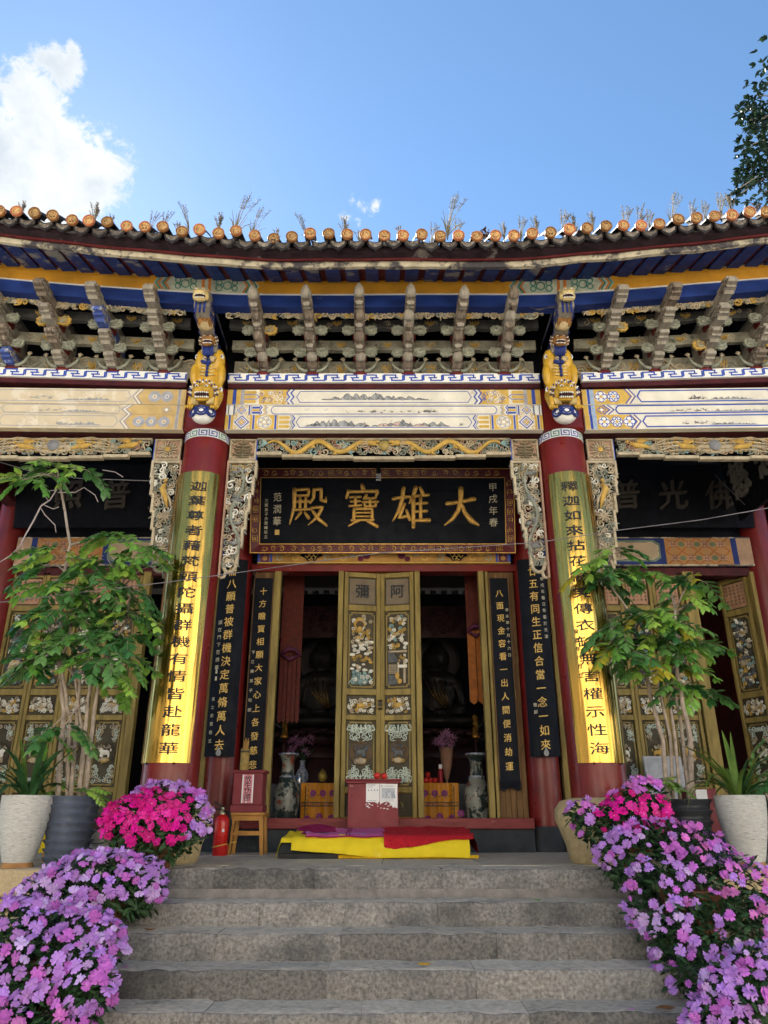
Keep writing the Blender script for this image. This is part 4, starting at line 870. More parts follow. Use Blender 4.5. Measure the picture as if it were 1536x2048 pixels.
# ------------------------------------------------------------------ glazed beasts on the column heads
GLZ = mat('yellow_glaze', (.52, .30, .03), .3, var=.2, scale=8, bump=.08, coat=.3, worn=((.3, .16, .03), .66, 14, .08))
GLZP = mat('pale_yellow_glaze', (.60, .46, .20), .4, var=.2, scale=14, bump=.12)
GBR = mat('brown_glaze', (.26, .12, .03), .45, var=.35, scale=14, bump=.2)
GBL = mat('cobalt_glaze', (.02, .035, .17), .35, var=.3, scale=18)
GWH = mat('white_glaze', (.72, .70, .66), .35, var=.06)
MOUTH = mat('dark_mouth', (.03, .008, .008), .6)
BUFF = mat('buff_painted_carving', (.42, .32, .17), .65, var=.3, scale=12, bump=.3, worn=((.2, .12, .05), .6, 14), worn2=((.55, .5, .4), .64, 9))
def head(b, c, s, m, lookz=0., mane=True, teeth=True):
    """open-mouthed beast head facing the court; c centre, s size"""
    B0, b = b, MB(); c = Vector(c); q = lambda x, y, z: Vector((x, -y, z))
    vs, fs = meta([(q(0, 0, .02 * s), (.75 * s, .62 * s, .55 * s)), (q(0, .5 * s, .10 * s), (.62 * s, .45 * s, .26 * s)), (q(0, .78 * s, .14 * s), (.38 * s, .22 * s, .2 * s)), (q(0, .40 * s, -.60 * s), (.52 * s, .42 * s, .13 * s)), (q(.33 * s, .35 * s, .36 * s), (.24 * s, .22 * s, .18 * s)), (q(-.33 * s, .35 * s, .36 * s), (.24 * s, .22 * s, .18 * s)), (q(.6 * s, .1 * s, -.2 * s), (.2 * s, .35 * s, .35 * s)), (q(-.6 * s, .1 * s, -.2 * s), (.2 * s, .35 * s, .35 * s))], s * .16)
    b.add(vs, fs, m, True)
    b.ell(q(0, .52 * s, -.24 * s), (.54 * s, .46 * s, .30 * s), 1, 14, 8)
    b.tube([q(.52 * s * sin(t), (.5 + .42 * cos(t)) * s, .0 * s) for t in [-1.5 + .3 * i for i in range(11)]], .05 * s, 6, m)
    b.tube([q(.5 * s * sin(t), (.46 + .40 * cos(t)) * s, -.50 * s) for t in [-1.5 + .3 * i for i in range(11)]], .05 * s, 6, m)
    if teeth:
        for k in range(9):
            t = -1.2 + .3 * k; big = 1.5 if k in (1, 7) else 1
            for z, h in ((-.04, -.08), (-.46, .07)): p = q(.5 * s * sin(t), (.5 + .43 * cos(t)) * s, z * s); b.ell(p + Vector((0, 0, h * s * .5 * big)), (.062 * s, .04 * s, .062 * s * big), 2, 6, 5)
    for sx in (-1, 1):
        b.ell(q(sx * .34 * s, .56 * s, .38 * s), (.14 * s, .1 * s, .13 * s), 2, 10, 6); b.ell(q(sx * .35 * s, .655 * s, .38 * s), (.06 * s, .03 * s, .06 * s), 1, 8, 5)
        b.tube([q(sx * .15 * s, .62 * s, .46 * s), q(sx * .32 * s, .6 * s, .58 * s), q(sx * .56 * s, .42 * s, .52 * s)], [.05 * s, .07 * s, .03 * s], 6, m)
        b.ell(q(sx * .14 * s, .98 * s, .2 * s), (.09 * s, .06 * s, .07 * s), m, 8, 5)
        b.tube([q(sx * .62 * s, .05 * s, .35 * s), q(sx * .78 * s, .1 * s, .5 * s), q(sx * .85 * s, .05 * s, .38 * s)], [.1 * s, .12 * s, .03 * s], 6, m)
    if mane:
        for rg, (rr, n, z0) in enumerate(((.82, 17, 0), (.98, 21, -.02))):
            for k in range(n):
                t = -2.2 + 4.4 * k / (n - 1); p = q(sin(t) * rr * s, (.12 - .14 * rg) * s, cos(t) * rr * .85 * s - .02 * s); b.tube([p, p + Vector((sin(t) * .1 * s, -.06 * s, cos(t) * .1 * s)), p + Vector((sin(t) * .17 * s, -.02 * s, cos(t) * .17 * s))], [.06 * s, .07 * s, .02 * s], 6, 3 if (k + rg) % 2 else 2)
    ca, sa = cos(lookz), sin(lookz)
    vv = [(c.x + x, c.y + y * ca - z * sa, c.z + y * sa + z * ca) for x, y, z in b.v]; k0 = len(B0.v)
    B0.v += vv; B0.f += [[i + k0 for i in f] for f in b.f]; B0.m += b.m; B0.s += b.s
for sx, side in ((-1, 'left'), (1, 'right')):
    X = sx * 1.935; t = thing('glazed_guardian_lion', (X, 7.3, 5.56), f'yellow glazed guardian lion gripping a blue and white ball above the {side} front column', 'lion carving', 'glazed lions on the column heads')
    b = MB(); z = 5.49
    vs, fs = meta([((X, 7.16, z + .62), (.13, .12, .30)), ((X - .085, 7.12, z + .80), (.075, .09, .14)), ((X + .085, 7.12, z + .80), (.075, .09, .14)), ((X, 7.2, z + .42), (.15, .14, .16)), ((X - .12, 7.10, z + .36), (.05, .07, .16)), ((X + .12, 7.10, z + .36), (.05, .07, .16)), ((X - .135, 7.02, z + .22), (.035, .05, .10)), ((X + .135, 7.02, z + .22), (.035, .05, .10)), ((X - .15, 7.08, z + .6), (.04, .06, .13)), ((X + .15, 7.08, z + .6), (.04, .06, .13))], .028)
    b.add(vs, fs, 0, True)
    for k in range(9):
        zz = z + .56 + k * .042; yy = 7.035 + .0006 * k * k; b.ell((X, yy - .012, zz), (.018, .02, .02), 1, 8, 5)
        for s in (-1, 1): b.tube([(X + s * .02, yy - .004, zz), (X + s * .05, yy - .004, zz + .012), (X + s * .082, yy + .018, zz + .02)], [.011, .011, .006], 5, 2)
    for s in (-1, 1):
        for (zz, xx) in ((.82, .135), (.60, .165), (.40, .155)):
            for m, r in ((3, .034), (1, .02), (3, .009)): b.ell((X + s * xx, 7.07 - (.034 - r) * .55, z + zz), (r * .8, .026, r), m, 8, 5)
        for k in range(4): b.tube([(X + s * (.10 + .022 * k), 6.99, z + .155), (X + s * (.10 + .024 * k), 6.955, z + .13), (X + s * (.10 + .024 * k), 6.95, z + .10)], [.016, .014, .003], 5, 0 if k < 9 else 1)
        for k in range(6): b.tube([(X + s * (.04 + .012 * k), 7.0, z + .30), (X + s * (.05 + .013 * k), 6.965, z + .22), (X + s * (.045 + .012 * k), 6.97, z + .16)], [.01, .009, .003], 5, 2)
    b.build('lion_body', [GLZ, GBL, GLZP, GWH], t)
    b = MB(); head(b, (X, 6.97, z + .31), .145, 0, .42); b.build('lion_head', [GLZ, MOUTH, GWH, GBL], t)
    b = MB(); c = Vector((X, 7.05, z + .075)); b.ell(c, (.125, .10, .098), 0, 20, 12)
    for k in range(3):
        a = -.9 + .9 * k; d = Vector((sin(a), -cos(a), .12)); u = d.orthogonal().normalized(); w = d.cross(u)
        for rr, m, th in ((.055, 1, .012), (.028, 1, .010)): b.tube([c + Vector(((d * .093 + (u * cos(q) + w * sin(q)) * rr * (1.0)).x * 1.22, (d * .093 + (u * cos(q) + w * sin(q)) * rr).y, (d * .093 + (u * cos(q) + w * sin(q)) * rr).z)) for q in [i * pi / 9 for i in range(19)]], th, 5, m, cap=False)
    b.build('ball', [GWH, GBL], t)
    # the stacked beast ends above
    for k, (nm, lab, yy, zz, s) in enumerate((('carved_beast_head', f'brown open-mouthed beast head just above the {side} glazed lion', 6.96, 6.45, .098), ('carved_bird_head', f'buff crested bird head third up over the {side} front column', 6.74, 6.64, .11), ('carved_dragon_head', f'topmost gaping dragon head under the eave over the {side} front column', 6.50, 6.70, .105))):
        h = thing(nm, (X, 7.4, zz), lab, 'beast carving', 'beast heads stacked on the column brackets'); b = MB()
        b.prism(lambda a, c, n=0.: Vector((X + n, a, c)), [(yy + .05, zz - .11), (7.5, zz - .28 - .03 * k), (7.5, zz + .03), (yy + .05, zz + .09)], -.082, .082, 0)
        for s_ in (-1, 1):
            for j in range(5): b.fbox(P((X + s_ * .082, 0, 0), (0, 1, 0), (0, 0, 1), (s_, 0, 0)), yy + .1, 7.4, zz - .14 + .04 * j - .02 * k, zz - .125 + .04 * j - .02 * k, -.002, .006, 1)
        if k == 0:
            for j in range(6): b.tube([(X - .05 + .02 * j, yy - .0, zz - .07), (X - .05 + .02 * j, yy + .03, zz - .14), (X - .04 + .016 * j, yy + .07, zz - .18)], [.012, .012, .004], 5, 1)
            for j in range(9): b.ell((X + random.Random(j).uniform(-.07, .07), yy + .05, zz - .22 + random.Random(j + 50).uniform(-.03, .03)), (.028, .026, .022), 1 if j % 2 else 2, 8, 5)
        if k == 2:
            for j in range(3): b.fbox(P((X, yy + .03, zz - .2)), -.06 + .045 * j, -.04 + .045 * j, 0, .14, 0, .012, 1)
        b.build('beam_end', [WOODW2, GBL, BUFF], h); b = MB()
        if k == 1:
            vs, fs = meta([((X, yy, zz), (.085, .09, .08)), ((X, yy - .06, zz + .01), (.05, .06, .05)), ((X, yy + .04, zz - .10), (.085, .07, .08))], .022); b.add(vs, fs, 0, True)
            b.tube([(X, yy - .09, zz + .015), (X, yy - .15, zz + .0), (X, yy - .19, zz - .03)], [.035, .022, .004], 8, 2); b.tube([(X, yy - .03, zz + .075), (X, yy - .045, zz + .12), (X, yy - .02, zz + .145)], [.02, .016, .004], 6, 0)
            for s_ in (-1, 1): b.ell((X + s_ * .045, yy - .075, zz + .04), (.016, .012, .016), 2, 8, 5); b.ell((X + s_ * .05, yy - .085, zz + .04), (.007, .006, .007), 1, 6, 4)
            for j in range(14): a = random.Random(j).uniform(-.075, .075); b.tube([(X + a, yy - .05, zz - .06), (X + a * 1.1, yy - .02, zz - .12), (X + a * 1.1, yy + .01, zz - .16)], [.012, .012, .003], 5, 3)
            b.build('bird_face', [BUFF, MOUTH, GWH, GBR], h)
        else: head(b, (X, yy, zz), s, 0, .38, mane=(k == 0)); b.build('beast_face', [GBR if k == 0 else GLZP, MOUTH, GWH, GBR], h)
# ------------------------------------------------------------------ inner wall of the porch
YD = 9.95
zz = lambda py, Y=9.95: at(768, py, Y).z
ZT, ZL = 1.565, 4.71                                   # threshold top, door head
mb = MB(); mb.fbox(P((0, 9.7, 0)), -1.80, 1.80, 1.446, ZT, -.2, 0, 0, .006); mb.build('threshold_beam', mat('threshold_red', (.19, .035, .035), .5, var=.25, scale=7, bump=.2, stretch=(.5, 1, 3), worn=((.45, .30, .27), .665, 14, .03)), hall)
mb = MB(); mb.fbox(P((0, 9.75, 0)), -1.8, 1.8, PL, 1.446, -.3, 0); mb.build('black_plinth', BASEBLK, hall)
for sx in (-1, 1):
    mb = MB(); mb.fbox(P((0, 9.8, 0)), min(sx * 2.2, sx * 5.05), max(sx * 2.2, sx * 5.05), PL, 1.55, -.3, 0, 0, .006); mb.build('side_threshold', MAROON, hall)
mb = MB(); mb.fbox(P((0, 9.88, 0)), -1.83, 1.83, ZL, 4.815, -.2, 0, 0, .006); mb.build('door_head_beam', RED, hall)
mb = MB(); mb.fbox(P((0, 9.98, 0)), -5.3, 5.3, 4.9, 7.2, -.06, 0); mb.build('upper_wall_board', NAVY, hall)
for sx in (-1, 1):
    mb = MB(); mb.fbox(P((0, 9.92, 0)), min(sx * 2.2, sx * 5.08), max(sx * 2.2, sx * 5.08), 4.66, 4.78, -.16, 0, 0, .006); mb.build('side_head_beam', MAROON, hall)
# painted lintel in the middle bay
F = P((-1.74, 9.82, 4.82)); q = MB(); q.fbox(F, 0, 3.48, 0, .215, -.1, 0, 0, .006); q.fbox(F, 0, 3.48, -.012, .0, -.05, .01, 1)
for s in (0, 1):
    G = F if not s else mirror_fr(F, 3.48); k0 = len(q.f)
    q.fbox(G, .0, .03, .005, .21, 0, .003, 2); q.fbox(G, .035, .16, .005, .21, 0, .002, 3); q.poly(G, arc(.1, .06, .035, 0, 6.28, 10)[:-1], .004, 0); q.poly(G, arc(.1, .15, .035, 0, 6.28, 10)[:-1], .004, 0); q.fbox(G, .17, .2, .005, .21, 0, .003, 2)
    for k in range(12): q.ribbon(G, arc(.3 + .11 * k, .07 + .07 * (k % 2), .04, k, k + 7.5, 12), .012, .003, 1 if k % 3 else 4)
    pts = arc(.74, .1, .1, 0, 6.28, 20, .6)
    q.poly(G, [(.74 + .13 * cos(t) * (1 + .2 * cos(4 * t)), .105 + .085 * sin(t) * (1 + .15 * cos(6 * t))) for t in [i * pi / 14 for i in range(28)]], .006, 5)
    for k in range(6): t = k * pi / 3; q.ribbon(G, arc(.74 + cos(t) * .06, .105 + sin(t) * .045, .028, t, t + 5.5, 9), .008, .009, 1)
    q.poly(G, arc(1.5, .1, .055, 0, 6.28, 10)[:-1], .004, 6); q.poly(G, arc(1.42, .05, .04, 0, 6.28, 10)[:-1], .0045, 6)
    if s:
        for i in range(k0, len(q.f)): q.f[i] = q.f[i][::-1]
q.build('painted_lintel', [mat('ochre_lintel_ground', (.36, .19, .05), .6, var=.2, scale=8), GOLDP, BLUP, mat('plum_motif', (.10, .03, .07), .6), CARVT, NAVY, mat('plum_flower', (.09, .012, .03), .6)], hall)
# painted lintels of the side bays
for sx in (-1, 1):
    F0 = P((sx * 2.2, 9.84, 4.79)); F = (lambda a, b, n=0.: F0(sx * a, b, n)); q = MB(); H_ = .40
    q.fbox(F, 0, 2.9, 0, H_, -.1, 0, 0); q.fbox(F, 0, 2.9, -.012, .006, -.04, .008, 4); q.fbox(F, 0, 2.9, H_ - .01, H_ + .004, -.04, .008, 4)
    o = lambda e: [(.12 + e, .1 + e), (.2 + e, .05 + e), (1.55 - e, .05 + e), (1.63 - e, .1 + e), (1.63 - e, .31 - e), (1.55 - e, .36 - e), (.2 + e, .36 - e), (.12 + e, .31 - e)]
    q.poly(F, o(0), .002, 5); q.poly(F, o(.03), .003, 1); q.ribbon(F, o(.03), .008, .005, 4, True)
    k0 = len(q.f); hills(q, F, .75, 1.45, .11, .09, 9, 6, 7)
    for t in range(7): q.ribbon(F, [(.95 + .02 * t, .2), (.97 + .025 * t, .25 + .01 * (t % 3)), (1.0 + .02 * t, .26)], .008, .005, 6)
    q.fbox(F, 1.70, 2.62, .0, H_, 0, .002, 2)
    for i in range(4):
        for j in range(2):
            a, b = 1.82 + .22 * i, .10 + .2 * j
            for (d1, d2) in ((-1, 1), (1, 1)): q.ribbon(F, [(a - .11, b - .1 * d1), (a + .11, b + .1 * d1)], .022, .003, 3)
            for k in (-.02, .02): q.ribbon(F, [(a - .055, b + k), (a + .055, b + k)], .007, .005, 8); q.ribbon(F, [(a + k, b - .055), (a + k, b + .055)], .007, .006, 6)
            if i < 3: q.poly(F, arc(a + .11, b, .045, 0, 6.28, 10, .8)[:-1], .004, 9)
    q.fbox(F, 2.62, 2.70, 0, H_, 0, .003, 0); q.fbox(F, 2.70, 2.9, 0, H_, 0, .003, 10)
    if sx < 0: q.f = [f[::-1] for f in q.f]
    q.build('painted_side_lintel', [mat('deep_blue_lintel', (.012, .025, .12), .6), mat('tan_picture_ground', (.36, .27, .18), .65, var=.12), mat('orange_brocade_ground', (.32, .16, .06), .6, var=.15), mat('rust_brocade', (.28, .10, .02), .6), CREAMB, mat('sage_border', (.13, .17, .13), .6), INK, INKL, mat('lilac_line', (.34, .26, .30), .6), mat('olive_lozenge', (.10, .13, .07), .6), mat('tan_end', (.34, .21, .13), .6)], hall)

# ------------------------------------------------------------------ door leaves
rows = [zz(y) for y in (1640, 1586, 1577, 1439, 1432, 1391, 1383, 1222, 1212, 1150)]
RowL = dict(bottom=(1634, 1586), lower=(1574, 1441), small=(1430, 1391), long=(1378, 1223), text=(1211, 1156))
LM = [OLIVE, OLIVED, TANP, BRTXT, CARVW, CARVO, CARVT, MINT, mat('brown_medallion', (.10, .065, .035), .6, var=.3, scale=14), mat('slate_relief', (.09, .095, .10), .65, var=.35, scale=20, bump=.3), CARVE, mat('faint_flower_painting', (.20, .17, .05), .6), mat('taupe_panel', (.16, .125, .085), .65, var=.2)]
TXT = '佛說阿彌陀經如是我聞一時佛在舍衛國祇樹給孤獨園與大比丘僧千二百五十人俱皆是大阿羅漢眾所知識長老'
def door_leaf(p0, p1, kind, ch=None, seed=1, lab=None):
    """frame with five recessed panels between two plan points; kind 'C' centre leaves, 'S' side leaves"""
    p0, p1 = Vector((*p0, 0)), Vector((*p1, 0)); U = (p1 - p0).normalized(); w = (p1 - p0).length; Nn = Vector((U.y, -U.x, 0)); F = P(p0, U, (0, 0, 1), Nn)
    z0, z1 = ZT + .004, ZL - .004; st = .058 if kind == 'C' else .048; f = MB()
    f.fbox(F, .002, st, z0, z1, -.03, .03, 0, .006); f.fbox(F, w - st, w - .002, z0, z1, -.03, .03, 0, .006)
    ys = sorted(v for r in RowL.values() for v in (zz(r[0]), zz(r[1]))); edges = [z0] + ys + [z1]
    for i in range(0, len(edges), 2): f.fbox(F, st, w - st, edges[i] + .001, edges[i + 1] - .001, -.026, .026, 0, .006)
    leaf = f.build('door_leaf', [OLIVE], hall)
    if lab: leaf['label'] = lab
    a0, a1 = st + .004, w - st - .004; am = (a0 + a1) / 2; R = random.Random(seed)
    def panel(nm, key, m, raised=True):
        b0, b1 = zz(RowL[key][0]) + .004, zz(RowL[key][1]) - .004; b = MB(); b.fbox(F, a0, a1, b0, b1, -.02, -.004, m)
        if raised:
            i = .022; c = .03; A0, A1, B0, B1 = a0 + i, a1 - i, b0 + i, b1 - i
            b.ribbon(F, [(A0, B0 + c), (A0 + c, B0 + c * .8), (A0 + c, B0), (A1 - c, B0), (A1 - c, B0 + c * .8), (A1, B0 + c), (A1, B1 - c), (A1 - c, B1 - c * .8), (A1 - c, B1), (A0 + c, B1), (A0 + c, B1 - c * .8), (A0, B1 - c)], .016, .008, 0, True, th=.012)
        return b, b0, b1
    b, b0, b1 = panel('', 'text', 1 if kind == 'C' else 1, False)
    b.fbox(F, a0 + .012, a1 - .012, b0 + .015, b1 - .015, -.004, .004, 12 if kind == 'C' else 2, .008)
    if kind == 'C': b.text(ch, F, am, (b0 + b1) / 2, .20, .20, .012, 3, .008, weight=.02, slant=0)
    else:
        n = 5; k = seed * 7
        for i in range(n):
            for j in range(6): b.text(TXT[k % len(TXT)], F, a1 - .045 - i * (a1 - a0 - .09) / (n - 1), b1 - .06 - j * (b1 - b0 - .11) / 5.5, .036, .036, .0055, 3, weight=.012); k += 1
    b.build('text_panel', LM, leaf)
    b, b0, b1 = panel('', 'long', 1); reg = (a0 + .045, a1 - .045, b0 + .05, b1 - .05); H_ = b1 - b0
    G = lambda a, c, n=0.: F(a, c, n + .0)
    if kind == 'C' and seed == 1:
        def blobs(lo, hi, n, ms):
            for k in range(n): r = R.uniform(.022, .042); b.ell(F(R.uniform(reg[0] + .01, reg[1] - .01), R.uniform(lo, hi), R.uniform(.006, .02)), (r, .016, r * .6), R.choice(ms), 9, 5)
        t = b0 + H_ * .80
        b.lathe([(.001, .02), (.075, .018), (.085, .006), (.085, 0)], F(am - .03, t + .04, 0), 20, 5, axis=Nn, cap=False); b.lathe([(.001, .03), (.05, .028), (.055, .016)], F(am - .03, t + .02, 0), 18, 8, axis=Nn, cap=False)
        b.ell(F(am - .03, t + .015, .035), (.018, .016, .022), 8, 8, 6); b.ell(F(am - .03, t - .045, .025), (.035, .02, .045), 5, 8, 6)
        curls(b, G, (reg[0], reg[1], b0 + H_ * .62, b0 + H_ * .76), 9, .02, .035, [5], 3, .3); blobs(b0 + H_ * .42, b0 + H_ * .66, 20, [4, 4, 10]); curls(b, G, (reg[0], reg[1], b0 + H_ * .44, reg[3]), 24, .018, .03, [4, 4, 10], 4, .28)
        curls(b, G, (reg[0], reg[1], b0 + H_ * .32, b0 + H_ * .42), 9, .018, .03, [5], 5, .3); blobs(b0 + H_ * .2, b0 + H_ * .32, 12, [4, 4, 10]); curls(b, G, (reg[0], reg[1], b0 + .05, b0 + H_ * .24), 16, .018, .035, [6, 6, 4], 6, .3)
        for k in range(9): x = reg[0] + .03 + k * .022; b.tube([F(x, b0 + .05, .006), F(x + .01, b0 + .05 + R.uniform(.08, .2), .01)], .008, 5, 6)
    elif kind == 'C':
        curls(b, G, (reg[0], reg[1], b0 + H_ * .5, reg[3]), 30, .02, .036, [4, 4, 10, 5, 6], 8, .3, sep=.6)
        for k in range(10): r = R.uniform(.025, .04); b.ell(F(R.uniform(reg[0], reg[1]), R.uniform(b0 + H_ * .55, reg[3]), .008), (r, .016, r * .6), R.choice([4, 10, 5]), 9, 5)
        b.fbox(F, reg[0], reg[1], b0 + H_ * .46, b0 + H_ * .485, 0, .02, 10, .006); x1 = reg[0] + .13
        b.prism(F, [(reg[0], b0 + H_ * .33), (x1 + .03, b0 + H_ * .33), (x1 - .02, b0 + H_ * .38), (x1 - .06, b0 + H_ * .455), (reg[0], b0 + H_ * .455)], 0, .022, 9)
        for i in range(5):
            for j in range(6): b.fbox(F, reg[0] + .004 + i * .022, reg[0] + .02 + i * .022, b0 + H_ * .19 + j * .021, b0 + H_ * .19 + j * .021 + .014, 0, .01, 10)
        b.fbox(F, x1 - .01, x1 + .012, b0 + H_ * .06, b0 + H_ * .33, 0, .018, 10); b.fbox(F, x1 + .07, x1 + .10, b0 + H_ * .07, b0 + H_ * .36, 0, .02, 10, .005); b.fbox(F, x1 + .0, reg[1], b0 + H_ * .26, b0 + H_ * .3, 0, .024, 4, .006); b.fbox(F, reg[0], x1 - .012, b0 + .05, b0 + H_ * .17, 0, .014, 9)
        b.ell(F(x1 - .01, b0 + H_ * .16, .02), (.03, .015, .05), 5, 8, 6); b.ell(F(x1 + .02, b0 + H_ * .09, .02), (.035, .015, .035), 5, 8, 6); curls(b, G, (x1, reg[1], b0 + H_ * .33, b0 + H_ * .44), 7, .016, .028, [5, 4, 9], 9, .3)
    else:
        curls(b, G, reg, 62, .02, .036, [4, 10, 10, 6, 5, 9, 9], seed * 3, .3, (0, .012), sep=.58)
        for k in range(14): r = R.uniform(.02, .045); b.ell(F(R.uniform(reg[0], reg[1]), R.uniform(reg[2], reg[3]), .006), (r, .02, r * .6), R.choice([4, 10, 5, 6, 9]), 8, 5)
        for k in range(3): y = R.uniform(reg[2] + .1, reg[3] - .15); b.prism(F, [(reg[0] + .02, y), (reg[1] - .03, y), (reg[1] - .07, y + .05), (reg[0] + .06, y + .05)], 0, .022, 9); b.fbox(F, reg[0] + .05, reg[1] - .07, y - .07, y - .002, 0, .014, 10)
    b.build('tall_carved_panel', LM, leaf)
    b, b0, b1 = panel('', 'small', 1, False); curls(b, G, (a0 + .02, a1 - .02, b0 + .02, b1 - .02), 26, .02, .034, [4, 4, 4, 10, 5], seed * 5 + 1, .3, sep=.58); b.ell(F(am, (b0 + b1) / 2, .008), (.06, .018, .035), 5 if kind == 'C' else 10, 10, 6)
    b.build('small_carved_panel', LM, leaf)
    b, b0, b1 = panel('', 'lower', 1); H_ = b1 - b0; cz = (b0 + b1) / 2; hw = (a1 - a0) / 2
    for s in (-1, 1):
        if kind == 'C':
            curls(b, G, (a0 + .03, am, *(sorted((cz + s * H_ * .2, cz + s * (H_ / 2 - .05))))), 13, .026, .05, [7], seed + 2 + s, .2, mirror=am, sep=.62)
            for k in range(7): t = (k - 3) * .2; b.tube([F(am + t * .25, cz + s * (H_ / 2 - .05), .008), F(am + t * .3, cz + s * (H_ / 2 - .11), .012), F(am + t * .12, cz + s * (H_ / 2 - .15), .006)], [.010, .012, .005], 5, 7)
        else:
            ins = lambda a, c: abs(a - am) > hw * .42 or abs(c - cz) > H_ * .39
            curls(b, G, (a0 + .03, am, *(sorted((cz + s * H_ * .17, cz + s * (H_ / 2 - .045))))), 14, .018, .034, [7, 7, 10], seed * 2 + s, .24, inside=ins, mirror=am, sep=.6)
    r = hw * .78
    b.lathe([(r, -.004), (r, .006), (r * .93, .012), (r * .88, .002), (.001, .002)], F(am, cz, 0), 28, 8 if kind == 'C' else 1, axis=Nn, cap=False)
    M_ = Matrix((( U.x, 0, Nn.x), (U.y, 0, Nn.y), (0, 1, 0)))
    vs, fs = meta([((0, 0, .004), (.085, .045, .02)), ((.075, .045, .006), (.04, .04, .018)), ((.105, .06, .008), (.03, .022, .015)), ((-.07, -.05, .004), (.02, .05, .012)), ((.04, -.05, .004), (.018, .05, .012)), ((.075, -.045, .004), (.015, .045, .012)), ((-.1, .04, .004), (.015, .045, .01))], .02)
    sg = 1 if seed % 2 else -1; k_ = r / .19; vv = [F(am + sg * v.x * k_, cz + v.y * k_ + .01, v.z) for v in vs]; b.add(vv, fs if sg > 0 else [f[::-1] for f in fs], 9 if kind == 'C' else R.choice([5, 10, 4]), True)
    curls(b, G, (am - r * .8, am + r * .8, cz + .05, cz + r * .85), 7, .016, .028, [9 if kind == 'C' else 10], seed, .26, inside=lambda a, c: (a - am) ** 2 + (c - cz) ** 2 < (r * .75) ** 2)
    b.ell(F(am, cz - r * .62, .0), (r * .5, .02, r * .25), 10, 10, 6); curls(b, G, (am - r * .6, am + r * .6, cz - r * .85, cz - r * .4), 6, .014, .024, [10, 5], seed, .26, (.008, .014))
    b.build('lower_carved_panel', LM, leaf)
    b, b0, b1 = panel('', 'bottom', 1, False); b.fbox(F, a0 + .02, a1 - .02, b0 + .02, b1 - .02, -.004, .003, 1, .006)
    for k in range(7): t = R.uniform(.3, 2.8); x, y = am + R.uniform(-.06, .06), b0 + R.uniform(.06, .14); b.ribbon(F, [(x, y), (x + cos(t) * .05, y + sin(t) * .06)], .008, .0045, 11)
    b.build('base_panel', LM, leaf)
    return leaf
door_leaf((-.545, 9.90), (-.05, 9.99), 'C', '彌', 1); door_leaf((-.045, 9.99), (.41, 9.90), 'C', '阿', 2)
mb = MB()
for z in (zz(1402), zz(1418)): mb.tube([(-.05 + dx, 9.93 - .012, z) for dx in (-.03, .03)], .012, 6)
mb.lathe([(.001, 0), (.02, .004), (.02, .02), (.03, .03), (.03, .035)], (-.05, 9.90, zz(1410)), 12, axis=(0, -1, 0)); mb.build('iron_latch', mat('black_iron', (.03, .025, .02), .5, metal=.6), hall)
k = 3
for a, b in zip((-5.1, -4.65, -4.2, -3.755), (-4.65, -4.2, -3.755, -3.31)): door_leaf((a, YD), (b, YD), 'S', seed=k); k += 1
for a, b in zip((2.42, 2.84, 3.26, 3.67), (2.84, 3.26, 3.67, 4.09)): door_leaf((a, YD), (b, YD), 'S', seed=k); k += 1
door_leaf((4.80, 10.36), (5.02, 9.98), 'S', seed=k, lab='olive door leaf standing open at an angle')
for (a, b, y) in ((-1.50, -1.41, 9.86), (-.62, -.552, 9.86), (.418, .49, 9.86), (1.29, 1.365, 9.86), (1.385, 1.425, 9.88), (-3.30, -3.20, 9.88), (4.10, 4.25, 9.88), (5.03, 5.1, 9.88), (-2.42, -2.24, 9.9), (2.24, 2.42, 9.9)):
    mb = MB(); mb.fbox(P((0, y, 0)), a, b, ZT + .0, ZL, -.12, 0, 0, .006); mb.build('door_post', OLIVE, hall)
for (a, b) in ((-1.78, -1.505), (1.43, 1.78)):
    x = a
    while x < b - .02: w = min(.07, b - x); mb = MB(); mb.fbox(P((0, 9.93, 0)), x + .0015, x + w - .0015, ZT, ZL, -.04, random.Random(x).uniform(0, .005), 0, .003); mb.build('plank', BROWNP, hall); x += w

# ------------------------------------------------------------------ name board over the door
BL, BR, TL = at(500, 1107, 9.70), at(1031, 1107, 9.70), at(503, 937, 9.40)
w = BR.x - BL.x; V = TL - BL; V.x = 0; h = V.length; V.normalize(); Nn = Vector((1, 0, 0)).cross(V); F = P(BL, (1, 0, 0), V, Nn)
pa = lambda px: (px - 500) / 531 * w; pb = lambda py: (1107 - py) / 170 * h
t = thing('name_board', (0, 9.6, BL.z), 'wide black name board with four large gold characters in a red frame over the door', 'sign board')
b = MB()
for k, (z0, z1) in enumerate(((.10, h * .355), (h * .357, h * .735), (h * .737, h - .09))): b.fbox(F, .10, w - .10, z0, z1, -.05, .0, 0)
b.build('board', BLACKL, t)
fr_ = MB(); bw = .135
for (pts) in ([(0, 0), (w, 0), (w - bw, bw), (bw, bw)], [(0, h), (bw, h - bw), (w - bw, h - bw), (w, h)], [(0, 0), (bw, bw), (bw, h - bw), (0, h)], [(w, 0), (w, h), (w - bw, h - bw), (w - bw, bw)]):
    p = [F(a, c, .035 if (a in (0, w) or c in (0, h)) else .012) for a, c in pts]; pbk = [F(a, c, -.05) for a, c in pts]; fr_.add(p + pbk, [[0, 1, 2, 3], [4, 7, 6, 5]] + [[i, 4 + i, 4 + (i + 1) % 4, (i + 1) % 4] for i in range(4)], 0)
for e, m in ((.008, 1), (bw - .006, 1)): fr_.ribbon(F, [(e, e), (w - e, e), (w - e, h - e), (e, h - e)], .010, .038 if e < .05 else .014, 1, True)
R = random.Random(2); nr = lambda c: .039 - .022 * c / bw
